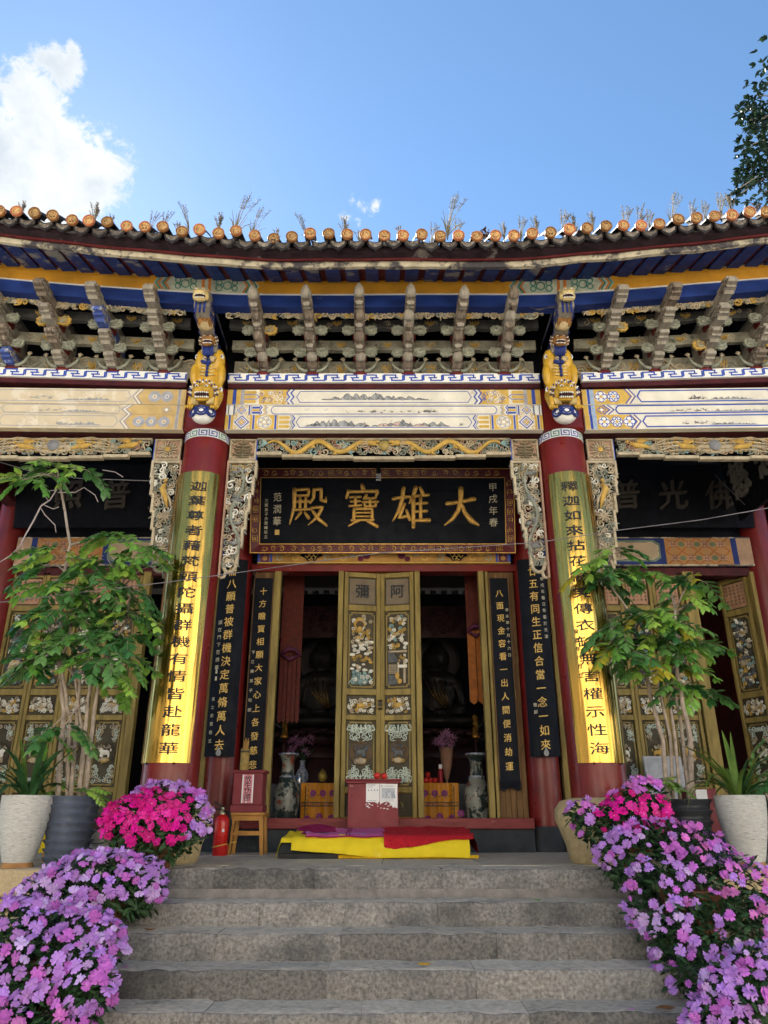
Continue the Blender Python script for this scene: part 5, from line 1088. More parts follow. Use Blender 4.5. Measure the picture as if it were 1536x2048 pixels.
for side in range(4):
    L_ = w if side < 2 else h
    G = [lambda a, c: F(a, c, nr(c) ), lambda a, c: F(a, h - c, nr(c)), lambda a, c: F(c, a, nr(c)), lambda a, c: F(w - c, a, nr(c))][side]; a = .2
    while a < L_ - .2:
        r = R.uniform(.024, .04); s0 = R.choice((-1, 1)); t0 = R.uniform(0, 6)
        if abs(a - L_ / 2) < .12 or R.random() < (.18 if side < 3 else .3):
            u = .02
            for st in ([(-2, -1.6), (-2, 1.6), (2, 1.6), (2, -1.6), (-1, -1.6)], [(-1, .5), (1, .5), (1, -.6), (-1, -.6), (-1, .5)]): fr_.tube([G(a + x * u, bw * .5 + y * u) for x, y in st], .0055, 4, 1, sm=False)
        else:
            fr_.tube([G(a + cos(t0 + s0 * i * .7) * r * (1 - .07 * i), bw * .5 + sin(t0 + s0 * i * .7) * r * (1 - .07 * i)) for i in range(11)], [.0055 - .0003 * i for i in range(11)], 4, 1)
            fr_.tube([G(a - .05, bw * .5 + .025 * s0), G(a, bw * .5 + .035 * s0), G(a + .05, bw * .5 + .01 * s0)], [.002, .006, .002], 4, 1)
        a += r * 2.4 + R.uniform(.02, .09)
fr_.build('frame', [mat('maroon_lacquer_frame', (.09, .010, .014), .4, coat=.08, var=.2, spec=.25), GILT], t)
BR_ = {
 '大': [([(14, 60), (48, 64), (88, 72)], [12, 10, 13]), ([(52, 98), (51, 70), (44, 42), (28, 20), (6, 4)], [15, 13, 12, 10, 4]), ([(52, 62), (62, 36), (80, 15), (99, 4)], [8, 12, 15, 6])],
 '雄': [([(2, 70), (46, 76)], [10, 10]), ([(30, 97), (26, 68), (14, 34), (0, 12)], [12, 11, 9, 4]), ([(32, 56), (18, 20), (44, 26)], [9, 9, 8]), ([(38, 40), (47, 16)], [7, 10]), ([(64, 99), (57, 78), (46, 58)], [12, 10, 5]), ([(57, 76), (57, -4)], [12, 10]), ([(76, 99), (83, 84)], [8, 12]), ([(57, 76), (98, 80)], [8, 10]), ([(57, 56), (94, 59)], [7, 9]), ([(57, 36), (94, 38)], [7, 9]), ([(57, 13), (100, 14)], [8, 12]), ([(77, 78), (77, 13)], [9, 9])],
 '寶': [([(48, 102), (52, 90)], [9, 12]), ([(10, 86), (5, 68)], [10, 7]), ([(10, 84), (92, 86), (86, 70)], [9, 10, 6]), ([(16, 70), (44, 71)], [7, 7]), ([(18, 59), (42, 60)], [7, 7]), ([(14, 47), (46, 49)], [7, 7]), ([(30, 70), (30, 48)], [8, 8]), ([(60, 75), (53, 65)], [8, 5]), ([(54, 67), (86, 68)], [7, 7]), ([(50, 57), (92, 58)], [7, 7]), ([(71, 67), (71, 46)], [8, 8]), ([(56, 55), (56, 46), (86, 46), (86, 55)], [7, 7, 7, 7]), ([(26, 39), (26, 10)], [9, 9]), ([(26, 39), (76, 40), (76, 10)], [8, 9, 9]), ([(28, 29), (74, 30)], [6, 6]), ([(28, 20), (74, 20)], [6, 6]), ([(20, 10), (80, 11)], [7, 7]), ([(38, 9), (12, -5)], [9, 5]), ([(62, 9), (90, -6)], [8, 11])],
 '殿': [([(12, 93), (52, 95), (50, 78)], [9, 9, 8]), ([(14, 78), (50, 79)], [7, 7]), ([(12, 94), (12, 48), (0, 4)], [11, 10, 4]), ([(18, 62), (54, 63)], [8, 8]), ([(28, 74), (28, 42)], [8, 8]), ([(43, 74), (43, 42)], [8, 8]), ([(14, 41), (58, 43)], [8, 8]), ([(30, 34), (16, 16)], [9, 5]), ([(42, 34), (52, 20)], [7, 10]), ([(66, 94), (65, 72), (56, 58)], [10, 9, 5]), ([(66, 93), (86, 95), (86, 66), (99, 62), (99, 74)], [9, 9, 9, 9, 4]), ([(60, 46), (90, 48), (76, 22), (52, 2)], [8, 9, 9, 4]), ([(62, 40), (78, 18), (102, 0)], [7, 11, 7])]}
for ch, px, py in (('殿', 615, 1015), ('寶', 725, 1012), ('雄', 822, 1015), ('大', 922, 1017)):
    b = MB(); sx, sy = pa(585) - pa(512), pb(975) - pb(1052)
    for i, (pts, ws) in enumerate(BR_[ch]):
        Q = [(pa(px) + (x - 50) / 100 * sx, pb(py) + (y - 48) / 100 * sy) for x, y in pts]; dn = []; dw = []
        for k in range(len(Q) - 1):
            for j in range(5): f = j / 5; dn.append((Q[k][0] + (Q[k + 1][0] - Q[k][0]) * f, Q[k][1] + (Q[k + 1][1] - Q[k][1]) * f)); dw.append((ws[k] + (ws[k + 1] - ws[k]) * f) / 100 * sx * .54)
        dn.append(Q[-1]); dw.append(ws[-1] / 100 * sx * .5)
        b.tube([F(x, y, .004 + .0012 * i) for x, y in dn], dw, 8, 0, up=Nn, flat=.55)
        for e, r in ((dn[0], dw[0]), (dn[-1], dw[-1])): b.ell(F(*e, .004 + .0012 * i), (r, r * .5, r), 0, 8, 6)
    b.build('gilt_character', [GILT], t)
b = MB()
for k, ch in enumerate('甲戌年春'): b.text(ch, F, pa(988), pb(975 + 23.5 * k), .125, .125, .004, 0, 0, .006)
for k, ch in enumerate('范潤華'): b.text(ch, F, pa(553), pb(995 + 24 * k), .12, .13, .004, 0, 0, .006)
b.fbox(F, pa(549), pa(558), pb(1070), pb(1060), 0, .004, 1)
for k, ch in enumerate('三寶弟子余慧峰敬立'): b.text(ch, F, pa(531), pb(1002 + 9 * k), .052, .052, .004, 0, 0, .01)
b.build('small_inscription', [PALEL, GILTP], t, 'stuff')
# dim side name boards
for sx, side in ((-1, 'left'), (1, 'right')):
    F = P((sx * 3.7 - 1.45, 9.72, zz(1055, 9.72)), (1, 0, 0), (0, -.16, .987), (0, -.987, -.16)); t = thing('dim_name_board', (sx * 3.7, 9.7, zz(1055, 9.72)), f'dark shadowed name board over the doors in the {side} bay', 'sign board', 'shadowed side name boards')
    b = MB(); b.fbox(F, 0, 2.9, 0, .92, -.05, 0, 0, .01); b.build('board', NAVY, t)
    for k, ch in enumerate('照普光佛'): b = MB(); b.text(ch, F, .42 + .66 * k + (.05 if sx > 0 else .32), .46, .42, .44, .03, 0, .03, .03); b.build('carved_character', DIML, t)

F = P((4.86, 9.55, zz(1040, 9.5)), (0, -1, 0), (-.16, 0, .987), (-.987, 0, -.16)); t = thing('dim_name_board', (4.86, 8.8, zz(1040, 9.5)), 'dark name board hung at a right angle at the far right edge under the eave', 'sign board', 'shadowed side name boards')
b = MB(); b.fbox(F, 0, 1.6, 0, .95, -.05, 0, 0, .01); b.build('board', NAVY, t)
for k, ch in enumerate('慈悲'): b = MB(); b.text(ch, F, .38 + .7 * k, .48, .5, .55, .03, 0, .03, .03); b.build('carved_character', mat('grey_carved_lettering', (.16, .145, .12), .7, var=.3), t)
# ------------------------------------------------------------------ couplet boards
def column_chars(nm, parent, mats, s, F, ca, b0, b1, size, n, m, ar=1., th=0., weight=.012, cuts=0, slant=.05):
    for k, ch in enumerate(s):
        q = MB(); q.text(ch, F, ca, b0 + (b1 - b0) * k / max(1, len(s) - 1), size * ar, size, n, m, th, weight, cuts, slant); q.build(nm, mats, parent)
def column_text(b, s, F, ca, b0, b1, size, n, m, ar=1., th=0., weight=.012, cuts=0, slant=.05):
    for k, ch in enumerate(s): b.text(ch, F, ca, b0 + (b1 - b0) * k / max(1, len(s) - 1), size * ar, size, n, m, th, weight, cuts, slant)
for sx, s, small, sca, side, z_t, z_b in ((-1, '迦葉尊者藉梵頭陀攝群機有情皆赴龍華', '癸酉年八月立', -.19, 'left', 972, 1497), (1, '釋迦如來拈花微笑傳衣缽無言權示性海', '癸酉年八月立', -.17, 'right', 972, 1497)):
    R0 = .285; F_ = CYLT(sx, YE, R0); F = lambda a, b, n=0., F_=F_, sx=sx: F_(a + sx * .045, b, n); hf = .295; zb, zt = zz(1525, 7.31), zz(941, 7.31)
    t = thing('brass_couplet_board', (sx * 2.0, 7.3, zb), f'curved polished brass couplet board on the {side} front column', 'couplet board', 'brass couplet boards')
    b = MB(); b.grid(lambda u, v: F(-hf + 2 * hf * u, zb + (zt - zb) * v, rough((u * 2, v * 3, sx), 1.5, .006)), 28, 30); b.grid(lambda u, v: F(-hf + 2 * hf * u, zb + (zt - zb) * v, -.006)[:], 28, 1)
    b.ribbon(F, [(-hf, zb), (-hf, zt)], .006, .001); b.ribbon(F, [(hf, zb), (hf, zt)], .006, .001)
    b.build('brass_sheet', BRASS, t); b = MB()
    column_chars('engraved_character', t, BRTXT, s, F, -sx * .075, zz(z_t, 7.31), zz(z_b, 7.31), .118, .009, 0, 1.62, 0, .009, 10, .03); column_text(b, small, F, sca, zz(1262, 7.31), zz(1350, 7.31), .05, .009, 0, 1, 0, .01, 4)
    b.build('small_inscription', BRTXT, t, 'stuff')
    b = MB()
    for a in (-.14, .14): b.tube([F(a, zb - .012, -.004), F(a, zb - .002, .012)], .008, 6)
    b.build('fixing_nail', mat('black_iron', (.03, .025, .02), .5), t)
for sx, s, smalls, side in ((-1, '卌八願普被群機決定萬脩萬人去', [('願在門下范潤華', -.115, 1245, 1335, .06), ('信士俞慧敬立', -.125, 1398, 1482, .05)], 'left'), (1, '廿五有同生正信合當一念一如來', [('甲戌年春日恭書於天津', .125, 1158, 1273, .055), ('敬獻', -.09, 1410, 1424, .05)], 'right')):
    yb = 9.70; xc = sx * 2.0 if sx > 0 else -2.04; F = CYL(xc, yb + .30, .32); zb, zt = zz(1513, yb - .02), zz(1118, yb - .02)
    t = thing('black_column_board', (xc, yb, zb), f'black couplet board with gold characters on the {side} inner column', 'couplet board', 'black boards on the inner columns')
    b = MB(); b.grid(lambda u, v: F(-.20 + .4 * u, zb + (zt - zb) * v, 0), 12, 1); b.grid(lambda u, v: F(-.20 + .4 * u, zb + (zt - zb) * v, -.02), 12, 1)
    for z in (zb, zt): b.grid(lambda u, v: F(-.20 + .4 * u, z, -.02 * v), 12, 1)
    for a in (-.2, .2): b.grid(lambda u, v: F(a, zb + (zt - zb) * v, -.02 * u), 1, 1)
    b.build('board', BLACKL, t); b = MB(); column_chars('gold_character', t, GILTP, s, F, 0., zz(1143, yb - .02), zz(1490, yb - .02), .136, .004, 0, .92, 0, .012, 4, .08)
    for q, a, y0, y1, sz in smalls: column_text(b, q, F, a, zz(y0, yb), zz(y1, yb), sz, .004, 1, 1, 0, .01)
    if sx < 0:
        for y in (1343, 1357): b.fbox(F, -.125, -.10, zz(y + 4, yb), zz(y - 4, yb), 0, .004, 1)
    b.build('small_inscription', [GILTP, PALEL], t, 'stuff')
    b = MB(); z = zb + .06; b.prism(F, [(x * .032, z + y * .055) for x, y in ((0, 1), (.45, .35), (.9, -.1), (.95, -.5), (.6, -.9), (0, -1), (-.6, -.9), (-.95, -.5), (-.9, -.1), (-.45, .35))], 0, .012); b.build('drop_shaped_boss', mat('grey_metal', (.25, .25, .26), .5, metal=.5), t)
for sx, s, (a0, a1), small, y0, y1, side in ((-1, '十方瞻寶相願大家心上各發慈悲', (-1.765, -1.515), ('下江佛弟子敬獻', -.085, 1305, 1420), 1183, 1530, 'left'), (1, '八面現金容看一出人間便消劫運', (1.44, 1.69), ('辛未年十月十六日', .09, 1220, 1310), 1187, 1533, 'right')):
    yb = 9.87; xc = (a0 + a1) / 2; F = P((xc, yb, 0)); zb, zt = zz(1562, yb), zz(1156, yb); hw = (a1 - a0) / 2
    t = thing('narrow_black_board', (xc, yb, zb), f'narrow black couplet board with gold characters beside the {side} door opening', 'couplet board', 'narrow boards beside the door')
    b = MB(); b.fbox(F, -hw, hw, zb, zt, -.025, 0, 0, .005); b.build('board', BLACKL, t)
    b = MB(); b.fbox(F, -hw - .012, -hw, zb, zt, -.03, .008); b.fbox(F, hw, hw + .012, zb, zt, -.03, .008); b.build('edge_strip', BROWNP, t)
    b = MB(); column_chars('gold_character', t, GILTP, s, F, 0., zz(y0, yb), zz(y1, yb), .108, .004, 0, .95, 0, .012, 0, .08); column_text(b, small[0], F, small[1], zz(small[2], yb), zz(small[3], yb), .05, .004, 1, 1, 0, .008); b.build('small_inscription', [GILTP, PALEL], t, 'stuff')
    b = MB(); b.prism(F, [(-hw, zb), (hw, zb), (hw, zb - .10), (hw * .7, zb - .12), (hw * .3, zb - .085), (0, zb - .07), (-hw * .3, zb - .085), (-hw * .7, zb - .12), (-hw, zb - .10)][::1], -.02, .012)
    for k in range(3):
        z = zb - .02 - .028 * k; b.tube([F(x, z + .008 * ((i % 2) * 2 - 1), .014) for i, x in enumerate([-hw * .9 + hw * .2 * j for j in range(10)])], .005, 4, 0)
    b.build('carved_foot', BLACKL, t)
# ------------------------------------------------------------------ things on the platform
CABR = mat('cabinet_maroon', (.19, .032, .04), .5, var=.18, scale=5, bump=.08, worn=((.42, .25, .23), .70, 9, .02))
PAPER = mat('white_paper', (.74, .74, .73), .8, var=.04, bump=.03); PINKP = mat('faded_pink_paper', (.62, .24, .27), .8, var=.15, scale=30, worn=((.7, .62, .6), .58, 20)); PRINT = mat('grey_print', (.20, .24, .30), .8); PRINTL = mat('light_grey_print', (.45, .48, .52), .8)
c0, c1 = at(695, 1640, 9.35), at(797, 1640, 9.35); ct = zz(1558, 9.35); cx = (c0.x + c1.x) / 2; cw_ = (c1.x - c0.x) / 2
t = thing('offering_cabinet', (cx, 9.4, PL), 'maroon wooden cabinet with white notices pasted on it in front of the door', 'cabinet')
F = P((cx, 9.35, 0))
b = MB(); b.fbox(F, -cw_, cw_, PL, ct - .05, -.4, 0, 0, .006); b.fbox(F, -cw_ + .03, cw_ - .03, PL + .03, ct - .1, 0, .006, 0, .004); b.build('body', CABR, t)
b = MB(); b.fbox(F, -cw_ - .02, cw_ + .02, ct - .05, ct - .022, -.42, .03, 0, .006); b.fbox(F, -cw_ - .035, cw_ + .035, ct - .021, ct, -.44, .045, 0, .006); b.build('top', CABR, t)
px_a = lambda px: at(px, 1600, 9.34).x - cx
b = MB(); za, zb_ = zz(1564, 9.33), zz(1604, 9.33); b.fbox(F, px_a(732), px_a(759), zb_, za, .007, .009, 0)
for y, l, h in ((1570, .6, .012), (1574, .4, .008), (1601, .7, .010)): b.fbox(F, px_a(735), px_a(735) + l * .15, zz(y, 9.33) - h / 2, zz(y, 9.33) + h / 2, .009, .0105, 1)
for x in (736, 742, 748, 754): b.fbox(F, px_a(x), px_a(x + 2), zz(1582, 9.33), zz(1579, 9.33), .009, .0105, 2)
b.build('notice', [PAPER, PRINTL, PRINT], t)
b = MB(); R = random.Random(3); top = [(px_a(760), zz(1567, 9.33)), (px_a(795), zz(1568, 9.33))]
edge = [(px_a(795), zz(1617, 9.33)), (px_a(790), zz(1613, 9.33)), (px_a(786), zz(1616, 9.33)), (px_a(781), zz(1606, 9.33)), (px_a(774), zz(1603, 9.33)), (px_a(768), zz(1604, 9.33)), (px_a(760), zz(1609, 9.33))]
b.prism(F, top + edge, .007, .009, 0); b.fbox(F, px_a(763), px_a(790), zz(1597, 9.33), zz(1576, 9.33), .009, .0105, 2)
Gp = lambda a, c, n=0.: F(a, c, n + .009); hills(b, Gp, px_a(764), px_a(789), zz(1596, 9.33), .09, 3, 1, 3, None)
b.ribbon(F, arc(px_a(764), zz(1572, 9.33), .010, .8, 6, 10), .005, .0105, 1); b.fbox(F, px_a(768), px_a(791), zz(1573, 9.33), zz(1571.5, 9.33), .009, .0105, 2)
for y in (1599, 1601.5): b.fbox(F, px_a(763), px_a(788), zz(y, 9.33) - .002, zz(y, 9.33) + .002, .009, .0105, 2)
b.build('torn_notice', [PAPER, PRINT, PRINTL, mat('pale_print', (.55, .57, .6), .8)], t)
b = MB(); R = random.Random(6)
for k in range(22): x, y = R.uniform(-.08, cw_ - .02), R.uniform(zz(1618, 9.33), zz(1604, 9.33)); w_ = R.uniform(.006, .022); b.poly(F, [(x - w_, y), (x, y + .006), (x + w_, y + R.uniform(-.004, .004)), (x, y - .005)], .0075, 0)
b.build('paper_scraps', PAPER, t, kind='stuff')
APPLE = mat('red_apple', (.50, .035, .03), .3, var=.3, scale=20, bump=0, worn=((.6, .3, .06), .66, 9, .1)); AP_STEM = mat('stem_brown', (.12, .07, .03), .8)
def apple(x, y, z, r, label, group=None):
    t = thing('apple', (x, y, z), label, 'apple', group); b = MB()
    b.lathe([(.001, .17 * r), (r * .4, .0), (r * .8, r * .35), (r, r), (r * .92, r * 1.45), (r * .55, r * 1.8), (r * .2, r * 1.72), (.001, r * 1.5)], (x, y, z), 16, 0, cap=False); b.build('fruit', APPLE, t)
    b = MB(); b.tube([(x, y, z + r * 1.5), (x + r * .1, y, z + r * 2.1)], r * .06, 5); b.build('stem', AP_STEM, t)
apple(at(754, 1550, 9.5).x, 9.45, ct, .042, 'left of the two red apples on the maroon cabinet top'); apple(at(768, 1550, 9.5).x, 9.47, ct, .04, 'right of the two red apples on the maroon cabinet top')

# stool, donation box and incense tube
STW = mat('varnished_stool_wood', (.42, .20, .05), .45, var=.25, scale=5, bump=.1, stretch=(1, 1, .3))
s0, s1 = at(456, 1700, 9.15).x, at(524, 1700, 9.15).x; sz = zz(1625, 9.15); scx = (s0 + s1) / 2; hw = (s1 - s0) / 2
t = thing('wooden_stool', (scx, 9.3, PL), 'square varnished wooden stool holding the red donation box', 'stool')
b = MB(); b.box(scx - hw - .01, scx + hw + .01, 9.13, 9.52, sz - .03, sz, 0, .006); b.build('seat', STW, t)
for sx in (-1, 1):
    for y in (9.17, 9.47):
        b = MB(); b.add([(scx + sx * hw * .98 + dx * .02, y + dy * .02, PL) for dx, dy in ((-1, -1), (1, -1), (1, 1), (-1, 1))] + [(scx + sx * (hw - .035) + dx * .022, y + dy * .022, sz - .03) for dx, dy in ((-1, -1), (1, -1), (1, 1), (-1, 1))], [[3, 2, 1, 0], [4, 5, 6, 7]] + [[i, (i + 1) % 4, 4 + (i + 1) % 4, 4 + i] for i in range(4)]); b.build('leg', STW, t)
for y in (9.16, 9.47):
    b = MB(); b.box(scx - hw + .02, scx + hw - .02, y, y + .02, PL + .20, PL + .24); b.build('stretcher', STW, t)
    b = MB(); b.box(scx - hw + .02, scx + hw - .02, y, y + .02, sz - .085, sz - .031); b.build('apron', STW, t)
bx0, bx1 = at(462, 1600, 9.12).x, at(532, 1600, 9.12).x - .04; bz = zz(1540, 9.12)
t = thing('donation_box', ((bx0 + bx1) / 2, 9.3, sz), 'maroon donation box with a faded pink paper strip, on the stool', 'box'); F = P((0, 9.14, 0)); bc = (bx0 + bx1) / 2
b = MB(); b.fbox(F, bx0 + .01, bx1 - .01, sz + .08, bz - .03, -.3, 0, 0, .005); b.build('body', CABR, t)
b = MB(); b.fbox(F, bx0 - .005, bx1 + .005, sz, sz + .078, -.31, .012, 0, .006); b.build('base', CABR, t); b = MB(); b.fbox(F, bx0 - .005, bx1 + .012, bz - .03, bz, -.32, .02, 0, .006); b.build('lid', CABR, t)
b = MB(); pz0, pz1 = zz(1606, 9.13), zz(1549, 9.13); pc = at(495, 1575, 9.13).x; b.fbox(F, pc - .065, pc + .065, pz0, pz1, 0, .002, 0); b.fbox(F, pc - .065, pc - .05, pz0, pz1, .002, .003, 1); b.fbox(F, pc + .05, pc + .065, pz0, pz1, .002, .003, 1)
column_text(b, '放生功德', F, pc, pz1 - .05, pz0 + .055, .082, .004, 2, 1, 0, .012, 0, .12); b.build('paper_strip', [PINKP, PAPER, BRTXT], t)
t = thing('bamboo_incense_tube', (at(487, 1530, 9.3).x, 9.35, bz), 'bamboo tube full of incense sticks on the donation box', 'incense tube'); p = Vector(t.location); BAMB = mat('bamboo', (.30, .20, .06), .5, var=.3, scale=14, worn=((.14, .08, .03), .6, 9))
b = MB(); h = zz(1497, 9.3) - bz; b.lathe([(.052, 0), (.054, h * .3), (.056, h * .31), (.053, h * .33), (.053, h * .85), (.056, h * .87), (.052, h), (.044, h), (.044, h - .05), (.001, h - .05)], p, 16); b.lathe([(.0545, h * .83), (.057, h * .84), (.057, h * .89), (.0545, h * .9)], p, 16, 1, cap=False); b.build('tube', [BAMB, mat('dark_tape', (.05, .045, .04), .5)], t)
R = random.Random(4)
STK = mat('incense_stick', (.46, .24, .07), .8, var=.3)
for k in range(16): a, r = R.uniform(0, 6.28), R.uniform(0, .035); b = MB(); b.tube([p + Vector((cos(a) * r, sin(a) * r, h - .05)), p + Vector((cos(a) * r * 1.4 + R.uniform(-.01, .01), sin(a) * r * 1.4, h + R.uniform(.07, .13)))], .0055, 5); b.build('incense_stick', STK, t)
# fire extinguisher
ex = at(440, 1700, 9.05).x; t = thing('fire_extinguisher', (ex, 9.05, PL), 'red fire extinguisher tied with a yellow cord beside the stool', 'fire extinguisher')
EXR = mat('extinguisher_red', (.52, .018, .015), .3, var=.1, bump=0, coat=.4); BLKP = mat('black_plastic', (.02, .02, .02), .5)
b = MB(); b.lathe([(.078, 0), (.084, .01), (.084, .33), (.078, .375), (.05, .405), (.028, .415), (.026, .43)], (ex, 9.05, PL), 24); b.build('cylinder', EXR, t)
b = MB(); b.lathe([(.03, .42), (.03, .455), (.018, .46), (.018, .49)], (ex, 9.05, PL), 12, 0); b.lathe([(.012, 0), (.012, .03)], (ex, 9.02, PL + .45), 10, 0, axis=(0, -1, 0)); b.build('valve', mat('brass_valve', (.45, .40, .25), .4, metal=.7), t)
b = MB(); b.tube([(ex + .02, 9.05, PL + .49), (ex - .05, 9.04, PL + .515), (ex - .10, 9.03, PL + .55)], [.014, .011, .008], 6); b.tube([(ex + .01, 9.05, PL + .47), (ex - .06, 9.04, PL + .475), (ex - .115, 9.03, PL + .46)], [.012, .010, .008], 6); b.build('handle', BLKP, t)
b = MB(); b.tube([(ex + .02, 9.03, PL + .45), (ex + .09, 8.98, PL + .44), (ex + .115, 8.98, PL + .34), (ex + .098, 8.99, PL + .12)], .011, 6); b.build('hose', BLKP, t)
b = MB(); b.tube([(ex + cos(a) * .087, 9.05 + sin(a) * .087, PL + .10 + .02 * cos(a)) for a in [i * pi / 12 for i in range(25)]] + [(ex + .18, 9.0, PL + .14)], .006, 5); b.build('yellow_cord', mat('yellow_cord', (.6, .42, .08), .8), t)
b = MB(); b.fbox(CYL(ex, 9.05, .085), .025, .05, PL + .24, PL + .27, 0, .001); b.build('inspection_sticker', PAPER, t)

# kneeling bench with cloths
b0, b1 = at(556, 1713, 8.42).x, at(941, 1713, 8.42).x; bzt = zz(1676, 8.42)
t = thing('kneeling_bench', ((b0 + b1) / 2, 8.8, PL), 'long low black kneeling bench under a yellow cloth in front of the door', 'bench')
YF, YB = 8.42, 9.24                                     # front and back of the sloping bench top
ztop = lambda y: bzt + (y - YF) * .075
b = MB(); b.box(b0, b1, YF - .01, YB, PL, PL + .05, 0, .006); b.build('base', BLKP, t)
b = MB(); b.add([(b0, YF, PL + .05), (b1, YF, PL + .05), (b1, YB, PL + .05), (b0, YB, PL + .05), (b0 + .03, YF + .03, bzt - .04), (b1 - .05, YF + .03, bzt - .04), (b1 - .05, YB, ztop(YB) - .04), (b0 + .03, YB, ztop(YB) - .04)], [[3, 2, 1, 0], [4, 5, 6, 7], [0, 1, 5, 4], [1, 2, 6, 5], [2, 3, 7, 6], [3, 0, 4, 7]]); b.build('body', mat('black_vinyl', (.014, .015, .018), .45, bump=.1), t)
def pad(u, v): x = b0 + .02 + (b1 - b0 - .06) * u; y = YF + .02 + (YB - YF - .03) * v; e = min(u, 1 - u) * (b1 - b0); q = min(v, 1 - v); return (x, y, ztop(y) - .045 + .04 * min(1, e / .06) ** .5 * min(1, q / .12) ** .5)
b = MB(); b.grid(pad, 60, 12); b.build('pad', BLKP, t)
YC = mat('yellow_cloth', (.74, .56, .02), .8, var=.06, scale=7, bump=.4, bscale=20, bdist=.014, worn=((.78, .62, .10), .62, 5, .1))
def drape(x0, x1, yb, hang, lift, seed, wav=.010, skew=0., yfold=0.):
    """cloth lying on the sloping top, rolling over the front edge, hanging in soft folds"""
    def fn(u, v):
        x = x0 + (x1 - x0) * u; hg = hang(u) + .004 * sin(u * 13 + seed); k = yb - YF; s = v * (k + hg); w = rough((x * 1.2, s * 1.5, seed), 4, .06) + wav * sin(x * 9 + 5 * s + seed) * .5
        if s < k - .02: y = yb - s; return Vector((x + skew * v + .02 * sin(s * 14 + seed) * (u in (0., 1.)), y, ztop(y) + lift + abs(w) * .35))
        q = s - k + .02
        if q < .07: a = q / .07 * pi / 2; return Vector((x + skew * v, YF + .02 - (.045 + lift) * sin(a) - abs(w) * .2, ztop(YF) + lift - .045 + .045 * cos(a) + abs(w) * .2 * cos(a)))
        d = q - .07; fo = .012 + .55 * abs(w) + wav * .55 * (1.3 + 1.3 * sin(x * 11 + seed + 1.5 * sin(x * 3)) + .9 * (1 - abs(sin(x * 8.3 + 9 * d + seed))) ** 3) * min(1, d / .06)
        return Vector((x + skew * v, YF - .025 - lift - fo - .12 * d, ztop(YF) + lift - .045 - d))
    return fn
def cloth_thing(name, fn, label, m, part='cloth_sheet', nu=90, nv=26, cat='cloth'):
    t = thing(name, fn(.5, .5), label, cat); q = MB(); q.grid(fn, nu, nv); q.grid(lambda u, v: fn(u, v) + Vector((0, .004, -.004)), nu, nv)
    q.build(part, m, t); return t
f = drape(b0 + .14, b1 - .01, YB - .02, lambda u: .12 + .07 * min(1, u * 2.2), .012, 1, .022)
t = cloth_thing('yellow_cloth', f, 'bright yellow cloth spread over the low bench', YC)
b = MB(); b.grid(lambda u, v: Vector((b0 - .045 + .26 * u, YF + .06 + .55 * v * (1 - .2 * u), ztop(YF + .06 + .55 * v) + .008 - .20 * max(0., (.34 - u) / .34) ** 1.2 * (1 - .3 * v) + .005 * sin(u * 9 + v * 5))), 24, 14); b.grid(lambda u, v: Vector((b0 - .03 + .22 * u, YF + .06 - .085 * v ** .6, ztop(YF) + .008 - .05 * v ** 2 - (.20 * max(0., (.26 - u) / .26) ** 1.2))), 16, 6); b.build('folded_corner', YC, t)
b = MB(); b.grid(lambda u, v: Vector((b0 + .62 + 1.42 * u, YF - .05 - .03 * v + .012 * sin(u * 17), PL + .035 - .03 * v)), 50, 4); b.build('lower_hem', mat('orange_yellow_hem', (.62, .36, .01), .8), t)
PINK = mat('pink_cloth', (.50, .10, .27), .8, var=.25, scale=9, bump=.3, stretch=(.3, 2, 4), worn=((.36, .22, .48), .52, 2.6, .06)); PLUM = mat('plum_cloth', (.26, .012, .075), .8, var=.25, scale=12, bump=.3)
xa, xb = at(590, 1670, 8.7).x, at(768, 1670, 8.7).x
f = drape(xa + .14, xb, YB - .12, lambda u: .015, .024, 4, .006); t = cloth_thing('pink_purple_cloth', f, 'folded pink and lilac cloth with dark edging lying on the yellow cloth', PINK)
b = MB(); b.grid(lambda u, v: Vector((xa - .02 + .42 * u + .05 * v, YB - .10 - .62 * v * (1 - .25 * u), ztop(YB - .1 - .62 * v) + .034 + .035 * sin(u * 3.1) + .01 * sin(v * 11) - (.07 * (1 - u) ** 2 * v))), 18, 14); b.build('plum_fold', PLUM, t)
b = MB(); b.tube([f(.52, k / 20) + Vector((.004 * sin(k), 0, .004)) for k in range(21)], .007, 5); b.tube([f(k / 40, 1.) for k in range(41)], .006, 5); b.tube([f(.56, k / 20) + Vector((0, 0, .004)) for k in range(21)], .005, 5); b.build('edging', PLUM, t)
TOW = mat('red_towel', (.44, .014, .024), .9, var=.25, scale=40, bump=.9, bscale=130, bdist=.008, worn=((.20, .004, .01), .60, 34, .06))
xa, xb = at(768, 1670, 8.6).x, at(938, 1670, 8.6).x
f = drape(xa, xb + .02, YB - .02, lambda u: .155 - .115 * min(1, u * 1.25), .03, 9, .008); t = cloth_thing('red_towel', f, 'fluffy red towel spread on the right end of the bench', TOW, 'towel_sheet', cat='towel')
b = MB(); b.grid(lambda u, v: Vector((xb + .015 + .055 * sin(u * pi / 2), YB - .04 - (YB - YF - .04) * v, ztop(YB - .04 - (YB - YF) * v) + .022 - .17 * u ** 1.5)), 8, 12); b.build('hanging_end', TOW, t)

